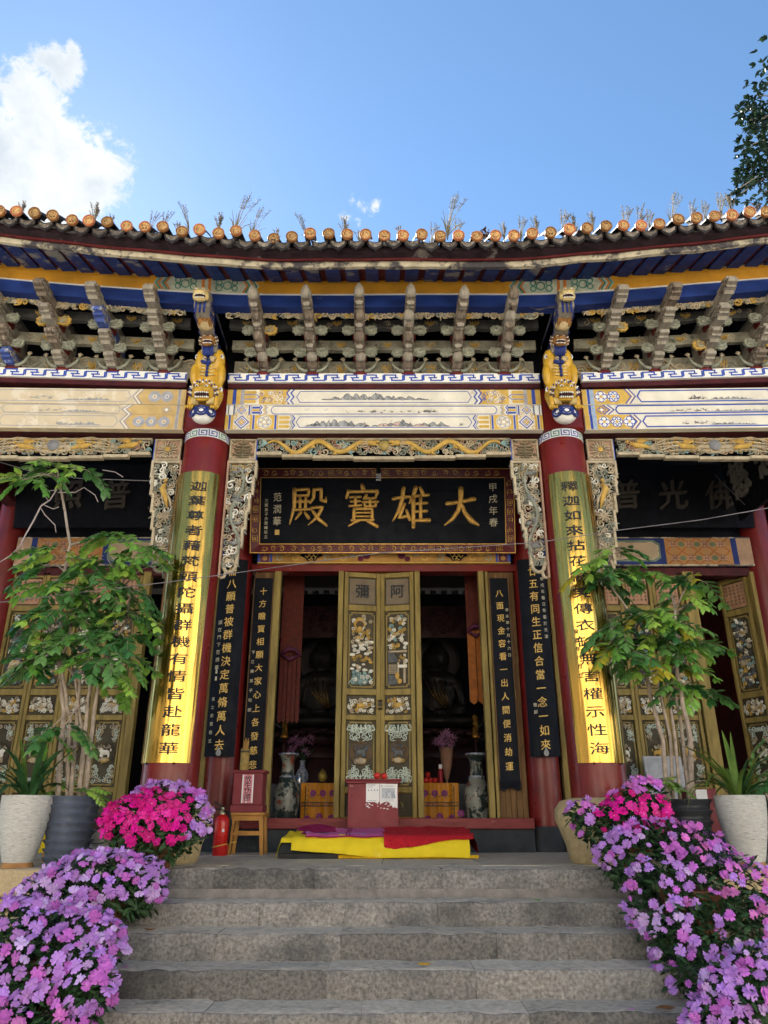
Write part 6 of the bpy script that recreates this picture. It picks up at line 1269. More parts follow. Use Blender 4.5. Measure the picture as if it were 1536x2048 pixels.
# ------------------------------------------------------------------ inside the hall, in deep shade
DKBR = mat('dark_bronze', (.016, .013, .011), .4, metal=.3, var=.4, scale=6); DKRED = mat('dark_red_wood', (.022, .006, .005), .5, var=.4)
for px, side in ((640, 'left'), (876, 'right')):
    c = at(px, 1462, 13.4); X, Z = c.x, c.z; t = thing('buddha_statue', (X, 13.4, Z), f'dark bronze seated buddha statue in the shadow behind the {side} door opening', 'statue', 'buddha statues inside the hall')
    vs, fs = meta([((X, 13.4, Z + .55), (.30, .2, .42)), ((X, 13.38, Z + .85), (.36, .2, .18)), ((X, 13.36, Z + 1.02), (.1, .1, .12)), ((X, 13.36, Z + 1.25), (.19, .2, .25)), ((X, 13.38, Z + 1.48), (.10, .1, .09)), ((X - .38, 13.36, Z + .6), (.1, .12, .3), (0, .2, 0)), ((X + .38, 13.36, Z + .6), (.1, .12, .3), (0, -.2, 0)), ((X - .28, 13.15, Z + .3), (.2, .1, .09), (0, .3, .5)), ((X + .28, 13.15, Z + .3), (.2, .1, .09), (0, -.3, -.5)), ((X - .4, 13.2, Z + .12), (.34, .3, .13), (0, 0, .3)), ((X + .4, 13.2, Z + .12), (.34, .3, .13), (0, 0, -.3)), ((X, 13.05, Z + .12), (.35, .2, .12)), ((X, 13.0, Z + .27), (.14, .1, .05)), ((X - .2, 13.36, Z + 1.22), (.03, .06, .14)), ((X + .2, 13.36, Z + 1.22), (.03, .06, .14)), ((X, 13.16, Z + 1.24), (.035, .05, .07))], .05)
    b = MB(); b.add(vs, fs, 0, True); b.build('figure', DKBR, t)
    b = MB()
    for k in range(5): b.tube([(X - .26 + .1 * k, 13.16, Z + .92 - .03 * k), (X - .12 + .06 * k, 13.10, Z + .6), (X + .1 + .02 * k, 13.08, Z + .34)], .014, 5)
    b.build('robe_folds', mat('gilded_bronze', (.16, .09, .03), .35, metal=.8), t)
    b = MB(); b.lathe([(.62, -.02), (.72, -.06), (.6, -.12), (.55, -.2), (.7, -.3), (.8, -.34), (.8, -.5)], (X, 13.3, Z), 30)
    for k in range(16): a = 2 * pi * k / 16; b.ell((X + cos(a) * .68, 13.3 + sin(a) * .68, Z - .1), (.13, .13, .07), 0, 8, 5)
    b.lathe([(.9, -.5), (.95, -.55), (.95, -(Z - PL))], (X, 13.3, Z), 8); b.build('lotus_throne', [DKRED], t)
    b = MB(); b.lathe([(.42, .0), (.46, .02), (.42, .04), (.36, .03), (.001, .02)], (X, 13.62, Z + 1.25), 30, 0, axis=(0, -1, 0)); b.build('halo', DKBR, t)
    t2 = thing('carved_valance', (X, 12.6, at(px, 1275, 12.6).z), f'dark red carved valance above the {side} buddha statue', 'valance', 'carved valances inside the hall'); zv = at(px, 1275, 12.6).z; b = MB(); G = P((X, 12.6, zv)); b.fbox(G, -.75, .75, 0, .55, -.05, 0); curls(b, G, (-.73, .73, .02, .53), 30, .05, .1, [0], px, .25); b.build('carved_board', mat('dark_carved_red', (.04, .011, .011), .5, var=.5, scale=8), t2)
    b = MB()
    for k in range(8): b.fbox(G, -.7 + k * .19, -.6 + k * .19, .75, .8, 0, .1); b.fbox(G, -.75 + k * .19, -.68 + k * .19, 1.15, 1.2, 0, .1)
    b.build('bracket_ends', mat('grey_blue_wood', (.03, .035, .045), .6), t2)
ALT = mat('orange_altar_satin', (.46, .18, .010), .45, var=.18, scale=6, bump=.2, stretch=(5, 1, .6)); EMB = mat('plum_embroidery', (.22, .03, .16), .6, var=.3); EMD = mat('dark_border_embroidery', (.07, .06, .03), .6, var=.5); EMG = mat('olive_embroidery', (.10, .12, .04), .6)
ya = 10.75; a0, a1 = at(602, 1600, ya).x, at(917, 1600, ya).x; az = zz(1566, ya)
t = thing('altar_table', ((a0 + a1) / 2, 11.1, PL), 'altar table just inside the doors, hidden by its orange cloth', 'table')
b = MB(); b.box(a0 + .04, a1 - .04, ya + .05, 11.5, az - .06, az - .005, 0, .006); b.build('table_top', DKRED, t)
for x in (a0 + .1, a1 - .1):
    for y in (ya + .12, 11.42): b = MB(); b.box(x - .035, x + .035, y - .035, y + .035, PL, az - .06); b.build('leg', DKRED, t)
t = thing('altar_cloth', ((a0 + a1) / 2, ya, az), 'orange satin altar cloth embroidered with plum flowers', 'cloth'); b = MB()
fold = lambda x, z: .018 * sin(x * 19 + 2 * sin(x * 5) + (az - z) * 3) * min(1, (az - z) * 4) + .008 * sin(x * 53)
Fc = lambda a, c, n=0.: Vector((a, ya - fold(a, c) - n, c))
b.grid(lambda u, v: Fc(a0 + (a1 - a0) * u, PL + .05 + (az - PL - .05) * v), 120, 10); b.grid(lambda u, v: Vector((a0 + (a1 - a0) * u, ya + .7 * v, az + .001 - .0 * v)), 40, 2)
b.grid(lambda u, v: Fc(a0 - .005 + (a1 - a0 + .01) * u, az - .30 + .30 * v, .012), 120, 4); b.build('cloth_sheet', ALT, t); b = MB()
for z in (az - .29, az - .245):
    b.ribbon(Fc, [(a0 + (a1 - a0) * i / 90, z) for i in range(91)], .012, .017, 1)
R = random.Random(3)
for i in range(60): x = a0 + (a1 - a0) * (i + .5) / 60; b.ribbon(Fc, arc(x, az - .268, .014, i, i + 5, 7), .007, .018, 1 if i % 3 else 0)
for xx in (a0 + .06, a1 - .06):
    b.ribbon(Fc, [(xx, PL + .1 + (az - PL - .14) * i / 14) for i in range(15)], .014, .018, 1)
    for i in range(12): b.ribbon(Fc, arc(xx + .03 * (1 if xx < 0 else -1), PL + .12 + i * .06, .014, i, i + 5, 7), .006, .019, 1)
for xx, z, r in [(x + d, az - .13, .042) for x in (-.82, .68) for d in (-.13, 0, .13)] + [(x + d, az - .5 + e, .045) for x in (-.86, .74) for d, e in ((-.16, .05), (.0, .08), (.16, .06), (.28, .12))] + [(x, az - .66, .085) for x in (-.84, .7)]:
    for k in range(6): q = k * pi / 3 + xx; b.poly(Fc, [(xx + cos(q) * r * .6 + r * .48 * cos(w), z + sin(q) * r * .6 + r * .48 * sin(w)) for w in [j * pi / 4 for j in range(8)]], .0185 + .0004 * k, 0)
    b.poly(Fc, [(xx + r * .3 * cos(w), z + r * .3 * sin(w)) for w in [j * pi / 4 for j in range(8)]], .0215, 2)
    for k in range(3): q = R.uniform(3.4, 6); b.ribbon(Fc, [(xx + cos(q) * r, z + sin(q) * r), (xx + cos(q) * r * 2.0, z + sin(q) * r * 1.6)], .01, .018, 2)
b.build('embroidery', [EMB, EMD, EMG], t)
POR = mat('famille_rose_porcelain', (.21, .21, .18), .3, var=.25, scale=6, bump=0, coat=.1, worn=((.02, .03, .028), .50, 6, .03), worn2=((.20, .05, .03), .60, 8, .03)); PORB = mat('blue_white_porcelain', (.25, .27, .31), .3, bump=0, worn=((.04, .06, .22), .55, 24, .04))
for px, side, extra in ((573, 'left', 'pale porcelain floor vase painted with figures, left of the altar cloth'), (955, 'right', 'tall porcelain floor vase with a dark blossom pattern, right of the altar cloth')):
    X = at(px, 1600, 10.55).x; H_ = zz(1507, 10.55) - PL; t = thing('floor_vase', (X, 10.55, PL), extra, 'vase', 'porcelain floor vases by the altar'); b = MB()
    b.lathe([(.09, 0), (.115, .01), (.115, .05 * H_), (.14, .3 * H_), (.168, .52 * H_), (.162, .62 * H_), (.12, .70 * H_), (.085, .77 * H_), (.08, .9 * H_), (.10, .95 * H_), (.135, .985 * H_), (.135, H_), (.10, H_), (.07, .9 * H_)], (X, 10.55, PL), 28, 0, cap=False); b.build('vase_body', POR, t)
    b = MB(); b.lathe([(.137, H_ * .984), (.139, H_ * .99), (.137, H_ + .002)], (X, 10.55, PL), 28, 0, cap=False); b.lathe([(.107, .74 * H_), (.109, .75 * H_), (.10, .76 * H_)], (X, 10.55, PL), 28, 0, cap=False); b.build('painted_band', PORB, t)
t = thing('tiled_counter', (-1.35, 11.4, PL), 'grey tiled counter behind the altar inside the hall', 'counter'); b = MB(); b.box(-2.4, 2.3, 11.55, 12.1, PL, az + .02, 0, .01); b.build('counter_body', mat('grey_tile', (.10, .105, .105), .5, var=.15), t)
LILY = mat('pink_lily', (.26, .11, .20), .6, var=.3, obvar=.2); LEAFD = mat('dark_leaf', (.03, .06, .03), .6, var=.4)
def bouquet(name, px, py, Y, r, label, paper):
    c = at(px, py, Y); zb = az + .025 if Y > 11.5 else az + .003; t = thing(name, (c.x, Y, zb), label, 'flowers'); R = random.Random(px); b = MB()
    if paper: b.lathe([(.02, .06), (.03, .08), (.075, .25), (.10, c.z - zb - .06), (.09, c.z - zb - .05)], (c.x, Y, zb), 14, 0); b.lathe([(.012, 0), (.012, .07)], (c.x, Y, zb), 8, 0); b.build('paper_wrap', mat('brown_wrapping_paper', (.26, .14, .09), .8, var=.2), t)
    else: b.lathe([(.05, 0), (.085, .05), (.10, .12), (.07, .19), (.038, .23), (.036, .30), (.05, .33)], (c.x, Y, zb), 18, 0); b.build('vase', PORB, t)
    b = MB()
    for k in range(26): a, q = R.uniform(0, 6.28), R.uniform(0, 1); b.tube([(c.x, Y, zb + .3), (c.x + cos(a) * r * q * .5, Y + sin(a) * r * .4, c.z - r * .3), (c.x + cos(a) * r * q, Y + sin(a) * r * .5, c.z + R.uniform(-.6, .7) * r)], [.006, .012, .002], 4)
    b.build('stems', LEAFD, t, kind='stuff')
    for k in range(16):
        a, q = R.uniform(0, 6.28), sqrt(R.random()); p = Vector((c.x + cos(a) * r * q, Y - .1 + sin(a) * r * .4, c.z + R.uniform(-.45, .8) * r)); d = Vector((cos(a) * .7 * q, -.7, .5)).normalized(); u = d.orthogonal().normalized(); w = d.cross(u); b = MB()
        for j in range(6): t_ = j * pi / 3; e = u * cos(t_) + w * sin(t_); b.tube([p, p + d * .04 + e * .03, p + d * .05 + e * .075], [.006, .018, .003], 4, 0, flat=.3)
        b.build('flower', LILY, t)
bouquet('lily_vase', 606, 1500, 11.8, .2, 'pink lilies in a blue and white vase behind the altar', False); bouquet('wrapped_bouquet', 892, 1488, 11.2, .17, 'pink bouquet wrapped in brown paper on the altar', True)
c = at(645, 1556, 11.75); t = thing('egg_shaped_lamp', (c.x, 11.75, az + .02), 'golden bud shaped lamp on a small stand', 'lamp'); b = MB(); b.lathe([(.05, 0), (.055, .01), (.02, .02), (.02, .035)], (c.x, 11.75, az + .02), 14); b.build('stand', DKRED, t); b = MB(); b.lathe([(.02, .035), (.055, .06), (.07, .10), (.06, .15), (.03, .19), (.001, .22)], (c.x, 11.75, az + .02), 16, cap=False); b.build('bud', mat('old_gold', (.42, .30, .06), .35, metal=.3), t)
c = at(598, 1560, 11.6); t = thing('steel_canister', (c.x, 11.65, az + .02), 'small shiny steel canister left of the blue and white vase', 'canister'); b = MB(); b.lathe([(.032, 0), (.034, .01), (.034, .12), (.03, .125)], (c.x, 11.65, az + .02), 16); b.build('body', mat('bright_steel', (.7, .7, .7), .25, metal=.9), t); b = MB(); b.lathe([(.036, .126), (.036, .14), (.01, .145)], (c.x, 11.65, az + .02), 16); b.build('lid', mat('bright_steel', (.7, .7, .7), .25), t)
c = at(881, 1560, 11.0); t = thing('red_bottle', (c.x, 10.95, az + .003), 'small red bottle with a white cap on the altar', 'bottle'); b = MB(); b.lathe([(.03, 0), (.033, .01), (.033, .15), (.02, .18), (.018, .19)], (c.x, 10.95, az + .003), 14); b.build('bottle_body', mat('red_plastic', (.32, .02, .03), .35), t); b = MB(); b.lathe([(.026, .19), (.026, .245), (.02, .25)], (c.x, 10.95, az + .003), 12); b.build('cap', PAPER, t)
for k, (px, dz, lab) in enumerate(((852, 0, 'red fruit nearest the door edge on the altar'), (861, 0, 'red fruit between two others on the altar'), (870, 0, 'red fruit beside the red bottle on the altar'), (856, .075, 'red fruit resting on top of the others on the altar'))): apple(at(px, 1560, 11).x, 11.0 + .02 * (k % 2), az + .003 + dz, .042, lab)
BAN = mat('red_brocade_banner', (.075, .009, .004), .6, var=.3, scale=14, bump=.2, worn=((.2, .09, .02), .64, 30, .05)); BANO = mat('orange_brocade_banner', (.28, .085, .012), .6, var=.3, scale=10, worn=((.08, .10, .03), .64, 9, .05))
for px, w, side, m, n in ((582, .30, 'left', BAN, 5), (952, .24, 'right', BANO, 2)):
    X = at(px, 1300, 10.5).x; t = thing('hanging_banner', (X, 10.5, 5.4), f'{"red" if n == 5 else "orange"} brocade banner hanging inside the {side} door opening', 'banner', 'banners hanging inside the hall'); zt_, zm, zb = 5.3, zz(1308, 10.5) if n == 5 else zz(1262, 10.5), zz(1440, 10.5) if n == 5 else zz(1402, 10.5)
    G = P((X, 10.5, 0)); b = MB(); b.fbox(G, -w / 2, w / 2, zm, zt_, -.01, .01); b.build('upper_cloth', BAN, t)
    for k in range(n):
        a = -w / 2 + w * k / n; b = MB(); b.prism(G, [(a + .004, zm), (a + .004, zb), (a + w / n / 2, zb - .05), (a + w / n - .004, zb), (a + w / n - .004, zm)], -.006, .004 + .012 * (k % 2)); b.build('strip', m, t)
    b = MB(); b.tube([(X - w * .45, 10.47, zm - .02), (X - w * .1, 10.42, zm + .06), (X + w * .2, 10.42, zm + .05), (X + w * .5, 10.46, zm - .04)], [.02, .035, .03, .015], 7); b.tube([(X - w * .45, 10.47, zm - .02), (X, 10.42, zm - .09), (X + w * .4, 10.45, zm - .03)], [.015, .03, .015], 7); b.build('bow', mat('purple_bow', (.09, .02, .05), .6), t)
for px, side in ((570, 'left'), (950, 'right')):
    c = at(px, 1447, 11.2); t = thing('hanging_lantern', (c.x, 11.2, c.z), f'slim gilt pendant lantern behind the {side} banner', 'lantern', 'pendant lanterns inside the hall'); b = MB(); b.lathe([(.02, .12), (.045, .08), (.045, -.16), (.06, -.18), (.06, -.2), (.02, -.2)], c, 14); b.build('gilt_tube', mat('gilt_tube', (.60, .28, .05), .3, metal=.9), t); b = MB(); b.tube([c + Vector((0, 0, -.2)), c + Vector((0, 0, -.55))], [.03, .012], 8); b.tube([c + Vector((0, 0, .1)), (c.x, 11.2, 7.2)], .006, 5); b.build('tassel_and_cord', DKRED, t)
# ------------------------------------------------------------------ potted trees and plants
BARK = mat('grey_brown_bark', (.31, .25, .20), .85, var=.3, scale=18, bump=.5, bscale=50, worn=((.38, .34, .29), .6, 9, .1))
LEAFA = mat('glossy_leaf', (.075, .20, .05), .32, spec=.5, var=.35, scale=14, bump=.05, obvar=.45, huevar=.03, transl=.25)
LEAFB = mat('young_leaf', (.20, .39, .06), .32, spec=.5, var=.3, scale=14, bump=.05, obvar=.35, huevar=.03, transl=.3)
LEAFY = mat('yellowing_leaf', (.34, .30, .03), .45, var=.3, scale=14, bump=.05, obvar=.3, transl=.3)
SOIL = mat('potting_soil', (.04, .03, .022), .95, var=.4, scale=30, bump=.6)
def leaf_quad(b, p, d, up, L_, w, m=0):
    """one folded pointed leaflet"""
    s = d.cross(up).normalized(); n = s.cross(d).normalized()
    v = [p, p + d * L_ * .3 + s * w * .42 - n * w * .12, p + d * L_ * .62 + s * w * .46 - n * w * .16, p + d * L_ - n * L_ * .12, p + d * L_ * .62 - s * w * .46 - n * w * .16, p + d * L_ * .3 - s * w * .42 - n * w * .12, p + d * L_ * .32 + n * w * .06, p + d * L_ * .64 + n * w * .04]
    b.add(v, [[0, 1, 6], [1, 2, 7, 6], [2, 3, 7], [3, 4, 7], [4, 5, 6, 7], [5, 0, 6]], m, True)
def spray(seed, n=5, LL=.30, lw=(.088, .05)):
    """compound leaf along +X, arching down"""
    R = random.Random(seed); b = MB(); pts = []
    for i in range(n + 2): t = i / (n + 1); pts.append(Vector((LL * t, R.uniform(-.01, .01), .07 * t - .17 * t * t)))
    b.tube(pts, [.004 - .0025 * i / (n + 1) for i in range(n + 2)], 4, 1)
    for i in range(1, n + 2):
        t = (pts[i] - pts[i - 1]).normalized()
        for s in (-1, 1):
            d = (t * R.uniform(.45, .75) + Vector((0, s, 0)) * .75 + Vector((0, 0, R.uniform(-.45, .05)))).normalized(); leaf_quad(b, pts[i], d, Vector((R.uniform(-.25, .25), R.uniform(-.2, .2), 1)), lw[0] * R.uniform(.75, 1.15), lw[1] * R.uniform(.8, 1.1))
    leaf_quad(b, pts[-1], (pts[-1] - pts[-2]).normalized(), Vector((0, 0, 1)), lw[0], lw[1])
    return b
SPR = {m: [spray(k, 4 + k % 3, .26 + .03 * (k % 4), (.118, .066)).mesh('leaf_spray', [mm, BARK]) for k in range(5)] for m, mm in (('a', LEAFA), ('b', LEAFB), ('y', LEAFY))}
def rib_pot(t, X, Y, z0, H_, r0, r1, m, n=8):
    prof = [(r0 * .96, 0)]
    for k in range(n):
        f0, f1 = k / n, (k + 1) / n; ra, rb = r0 + (r1 - r0) * f0, r0 + (r1 - r0) * f1; prof += [(ra - .008, H_ * f0 + .004), (ra - .004, H_ * (f0 + .5 / n)), (rb + .014, H_ * f1 - .008), (rb + .018, H_ * f1)]
    prof += [(r1 - .02, H_), (r1 - .03, H_ - .05)]
    b = MB(); b.lathe(prof, (X, Y, z0), 40, 0, cap=False, sm=True); b.build('pot', m, t); b = MB(); b.lathe([(r1 - .03, H_ - .06), (r1 * .5, H_ - .045), (.001, H_ - .04)], (X, Y, z0), 24, 0, cap=False); b.build('soil', SOIL, t)
def potted_tree(X, Y, pot, label, trunks, clusters, seed, yel=.0, low=()):
    R = random.Random(seed); t = thing('potted_tree', (X, Y, PL), label, 'potted tree'); H_, r0, r1, m, n = pot
    rib_pot(t, X, Y, PL, H_, r0, r1, m, n); ztop = PL + H_ - .05; tips = []
    for (bx, py_list, r) in trunks:
        q = [Vector((X + bx, Y + R.uniform(-.06, .06), ztop))] + [at(a, c, Y + R.uniform(-.05, .12)) for a, c in py_list]; pts = []
        for a, c in zip(q, q[1:]):
            for k in range(4): pts.append(a.lerp(c, k / 4) + Vector((R.uniform(-.006, .006), R.uniform(-.006, .006), 0)))
        pts.append(q[-1]); b = MB(); b.tube(pts, [r * 1.12 * (1 - .6 * i / len(pts)) for i in range(len(pts))], 8); b.build('trunk', BARK, t); tips += pts[len(pts) // 2:]
    for (px, py, rr, cnt, young) in clusters:
        px += (-22 if px > 240 and px < 400 else 0) + (16 if 1100 < px < 1235 else 0); c = at(px, py, Y + R.uniform(-.28, .22)); near = min(tips, key=lambda p: (p - c).length); b = MB(); mid = near.lerp(c, .55) + Vector((0, 0, .05)); b.tube([near, mid, c], [.011, .008, .004], 6); b.build('branch', BARK, t)
        for k in range(int(cnt * 1.5)):
            u = Vector((R.uniform(-1, 1), R.uniform(-.8, .5), R.uniform(-.5, .6))); p = c + u * rr * .38; out_ = Vector((u.x + (.9 if px > (near.x) * 0 + 768 + (X / 1) * 0 and False else 0), u.y - .25, 0)); a = math.atan2(u.y - .2, u.x)
            kind = 'y' if R.random() < yel else ('b' if R.random() < young * .8 + .15 else 'a')
            o = link('leaf_spray', R.choice(SPR[kind]), t, p, rot=(R.uniform(-.4, .4), R.uniform(-.1, .4), a + R.uniform(-.6, .6))); s = R.uniform(.7, 1.1); o.scale = (s, s, s)
    for (px, py, cnt) in low:
        for k in range(cnt):
            p = at(px + R.uniform(-18, 18), py + R.uniform(-6, 6), Y + R.uniform(-.15, .1)); o = link('leaf_spray', R.choice(SPR['b']), t, p, rot=(R.uniform(-.4, .4), R.uniform(-.7, .2), R.uniform(0, 6.28))); s = R.uniform(.45, .7); o.scale = (s, s, s)
    return t
POTB = mat('blue_grey_plastic_pot', (.075, .09, .125), .5, var=.35, scale=5, bump=.12, stretch=(1, 1, .4), worn=((.16, .16, .16), .62, 7, .08)); POTK = mat('black_plastic_pot', (.025, .027, .032), .4, var=.3, bump=.05, worn=((.08, .08, .09), .62, 9, .1))
pX = at(141, 1650, 7.2).x
potted_tree(pX, 7.2, (zz(1592, 7.0) - PL, .175, .232, POTB, 8), 'tall leafy tree with several pale stems in a blue grey ribbed pot on the left',
    [(-.13, [(128, 1420), (118, 1320), (126, 1160), (140, 1090), (118, 960)], .024), (-.07, [(140, 1440), (122, 1330), (150, 1230)], .02), (-.02, [(152, 1450), (160, 1350), (200, 1240)], .02), (.03, [(172, 1450), (180, 1360), (250, 1250)], .022), (.08, [(185, 1450), (205, 1330), (240, 1180)], .022), (.05, [(168, 1480), (150, 1360), (100, 1260)], .016)],
    [(110, 938, .2, 4, .7), (62, 955, .16, 3, .9), (160, 938, .16, 3, .8), (90, 950, .12, 2, .8), (262, 1078, .2, 5, .9), (300, 1100, .2, 5, .7), (325, 1130, .12, 3, .4), (215, 1118, .2, 4, .7), (250, 1140, .25, 6, .4), (120, 1105, .22, 5, .6), (95, 1135, .2, 4, .2), (92, 1175, .2, 5, .0), (140, 1180, .22, 5, .1), (185, 1165, .25, 6, .1), (235, 1185, .25, 6, .1), (285, 1180, .16, 3, .2), (120, 1225, .26, 6, .2), (180, 1225, .26, 6, .4), (245, 1225, .26, 7, .3), (290, 1230, .16, 4, .1), (90, 1265, .22, 5, .2), (150, 1275, .26, 6, .1), (215, 1270, .26, 6, .0), (270, 1275, .22, 5, .1), (85, 1310, .2, 4, .5), (140, 1320, .22, 4, .3), (210, 1315, .25, 5, .1), (265, 1320, .2, 4, .1), (60, 1330, .16, 3, .6), (240, 1350, .18, 3, .3), (130, 1450, .16, 3, .5), (95, 1465, .14, 2, .5), (165, 1345, .14, 2, .2)], 21, low=[(115, 1585, 4), (165, 1582, 4)])
pX = at(1372, 1640, 7.3).x
potted_tree(pX, 7.3, (zz(1598, 7.1) - PL, .19, .23, POTK, 6), 'leafy tree with yellowing tips in a black ribbed pot on the right',
    [(-.14, [(1325, 1480), (1300, 1390), (1285, 1310), (1270, 1240), (1215, 1160)], .022), (-.08, [(1340, 1470), (1318, 1380), (1300, 1300)], .017), (-.02, [(1350, 1480), (1336, 1370), (1330, 1290)], .017), (.05, [(1365, 1470), (1345, 1350), (1335, 1240)], .02), (.09, [(1380, 1480), (1355, 1350), (1350, 1220)], .028)],
    [(1210, 1105, .18, 4, .7), (1190, 1140, .18, 5, .2), (1235, 1140, .18, 4, .5), (1180, 1165, .14, 3, .1), (1275, 1150, .12, 2, .5), (1335, 1160, .14, 3, .5), (1390, 1160, .14, 3, .5), (1400, 1205, .12, 3, .6), (1350, 1195, .16, 3, .5), (1250, 1225, .2, 5, .2), (1215, 1255, .2, 5, .1), (1290, 1235, .22, 6, .5), (1335, 1250, .22, 6, .5), (1375, 1255, .16, 4, .4), (1260, 1275, .22, 5, .2), (1310, 1280, .22, 6, .4), (1355, 1290, .2, 5, .4), (1215, 1295, .16, 4, .1), (1240, 1310, .14, 3, .2), (1320, 1325, .16, 4, .5), (1385, 1285, .12, 2, .5), (1390, 1335, .1, 2, .4), (1365, 1370, .12, 3, .4), (1395, 1375, .1, 2, .4), (1318, 1348, .1, 2, .9)], 33, yel=.09, low=[(1330, 1570, 7), (1345, 1560, 5)])

POTW = mat('white_ribbed_ceramic', (.60, .59, .55), .6, var=.14, scale=10, bump=1., bscale=22, bdist=.012, stretch=(1.5, 1.5, 14), worn=((.27, .27, .26), .57, 13, .06), worn2=((.56, .52, .42), .6, 3, .15))
RUST = mat('rust_stained_foot', (.34, .17, .06), .7, var=.3)
STRAP = [mat('strap_leaf_dark', (.03, .085, .028), .4, var=.3, scale=9, bump=.05, obvar=.4, transl=.15), mat('strap_leaf_light', (.12, .20, .035), .4, var=.25, scale=9, bump=.05, obvar=.3, transl=.2), mat('strap_leaf_yellow', (.50, .30, .03), .5, transl=.2)]
def strap_plant(px, py, Y, label, seed, light, H_px, n):
    c = at(px, py, Y); X = c.x; t = thing('strap_leaf_plant', (X, Y, PL), label, 'potted plant'); H_ = at(px, H_px, Y - .15).z - PL; k = H_ / .62; R = random.Random(seed); b = MB()
    prof = [(.115, .03), (.125, .05), (.15, .14), (.178, .28), (.20, .42), (.212, .54), (.213, .62), (.195, .62), (.185, .56)]
    pp = []
    for (r0, z0), (r1, z1) in zip(prof[:7], prof[1:7]):
        m = max(1, int((z1 - z0) / .011))
        for i in range(m): f = i / m; pp.append((r0 + (r1 - r0) * f + (.0012 if i % 2 else -.0012), (z0 + (z1 - z0) * f) * k))
    b.lathe(pp + [(r, z * k) for r, z in prof[6:]], (X, Y, PL), 40, 0, cap=False); b.build('pot', POTW, t)
    b = MB(); b.lathe([(.13, 0), (.132, .012), (.12, .03), (.122, .05)], (X, Y, PL), 30); b.build('pot_foot', RUST, t); b = MB(); b.lathe([(.19, .57 * k), (.001, .59 * k)], (X, Y, PL), 20, cap=False); b.build('soil', SOIL, t)
    for i in range(n):
        a = R.uniform(0, 6.28); L_ = R.uniform(.4, .75); lean = R.uniform(.1, .95); d = Vector((cos(a), sin(a) * .8 - .1, 0)); s = Vector((-sin(a), cos(a), 0)); w = R.uniform(.018, .028); b = MB(); vs = []; N_ = 8; p = Vector((X, Y, PL + H_ - .05)) + d * R.uniform(.01, .06); th = .15 + lean * .5
        for j in range(N_ + 1):
            f = j / N_; ww = w * (.6 + 1.2 * f if f < .35 else 1.02 * (1 - ((f - .35) / .65) ** 2.2)) + .0008; nrm = Vector((0, 0, 1)) * sin(th) - d * cos(th); vs += [p - s * ww + nrm * ww * .35, p.copy(), p + s * ww + nrm * ww * .35]
            p = p + (d * sin(th) + Vector((0, 0, 1)) * cos(th)) * (L_ / N_); th += lean * .34
        b.add(vs, [[3 * j + q, 3 * j + q + 1, 3 * j + q + 4, 3 * j + q + 3] for j in range(N_) for q in (0, 1)], 0, True); m = STRAP[1] if R.random() < light else STRAP[0]
        if light > .3 and i == 3: m = STRAP[2]
        b.build('leaf', m, t)
strap_plant(46, 1660, 7.0, 'dark strap leaved plant in a tall white ribbed pot at the left edge', 3, .15, 1590, 34); strap_plant(1487, 1650, 7.1, 'light green strap leaved plant with a yellow leaf in the right white pot', 8, .6, 1590, 32)
# second shrub at the far right edge
t = thing('green_shrub', (at(1530, 1500, 7.6).x, 7.6, PL), 'dark green leafy shrub at the right edge behind the white pot', 'shrub'); R = random.Random(2)
b = MB(); c = at(1536, 1650, 7.6); b.lathe([(.13, 0), (.17, .3), (.17, .32)], (c.x + .1, 7.6, PL), 20); b.build('pot', POTK, t)
for k in range(3): b = MB(); b.tube([(c.x + .1, 7.6, PL + .3), (c.x + .1 + R.uniform(-.1, .1), 7.6, PL + .7), at(1535 + 20 * k, 1500, 7.6)], [.015, .012, .006], 6); b.build('stem', BARK, t)
for k in range(16): p = at(1535 + R.uniform(-12, 50), R.uniform(1470, 1600), 7.6 + R.uniform(-.1, .1)); o = link('leaf_spray', R.choice(SPR['a']), t, p, rot=(R.uniform(-.5, .5), R.uniform(-.2, .5), R.uniform(2, 4.5))); o.scale = (.8, .8, .8)

# bits and pieces behind the pots
t = thing('white_bucket', (at(205, 1690, 7.6).x, 7.6, PL), 'white plastic bucket partly hidden behind the blue grey pot', 'bucket'); X = t.location.x; b = MB(); b.lathe([(.11, 0), (.135, .27), (.142, .275), (.142, .29), (.13, .29), (.12, .1)], (X, 7.6, PL), 24, cap=False); b.build('pail', mat('white_plastic', (.55, .55, .53), .5), t); b = MB(); b.tube([(X + .14 * cos(a), 7.6 + .14 * sin(a) - .05, PL + .27 - .10 * abs(sin(a))) for a in [pi + i * pi / 10 for i in range(11)]], .004, 5); b.build('handle', BLKP, t)
t = thing('small_yellow_stool', (at(82, 1700, 8.0).x, 8.0, PL), 'small low stool with a bright yellow cover between the two left pots', 'stool'); X = t.location.x
b = MB(); b.box(X - .17, X + .13, 7.85, 8.15, PL + .19, PL + .23, 0, .008); b.build('seat', STW, t); b = MB(); b.grid(lambda u, v: Vector((X - .18 + .32 * u, 7.84 + .0 * v, PL + .235 - .16 * v + .006 * sin(u * 9))), 10, 3); b.grid(lambda u, v: Vector((X - .18 + .32 * u, 7.84 + .32 * v, PL + .236)), 4, 4); b.build('cover', YC, t)
for sx in (-.14, .10):
    for y in (7.88, 8.12): b = MB(); b.box(X + sx - .02, X + sx + .02, y - .02, y + .02, PL, PL + .19); b.build('leg', STW, t)
t = thing('grey_folder', (at(1330, 1545, 9.4).x, 9.4, 1.6), 'pale grey padded folder leaning on the right hand door leaves', 'folder'); q0, q1 = at(1302, 1590, 9.5), at(1362, 1512, 9.62); b = MB(); F = P((q0.x, 9.55, q0.z - .05), (1, 0, 0), (0, .16, .987), (0, -.987, .16)); ww, hh = q1.x - q0.x, q1.z - q0.z + .06
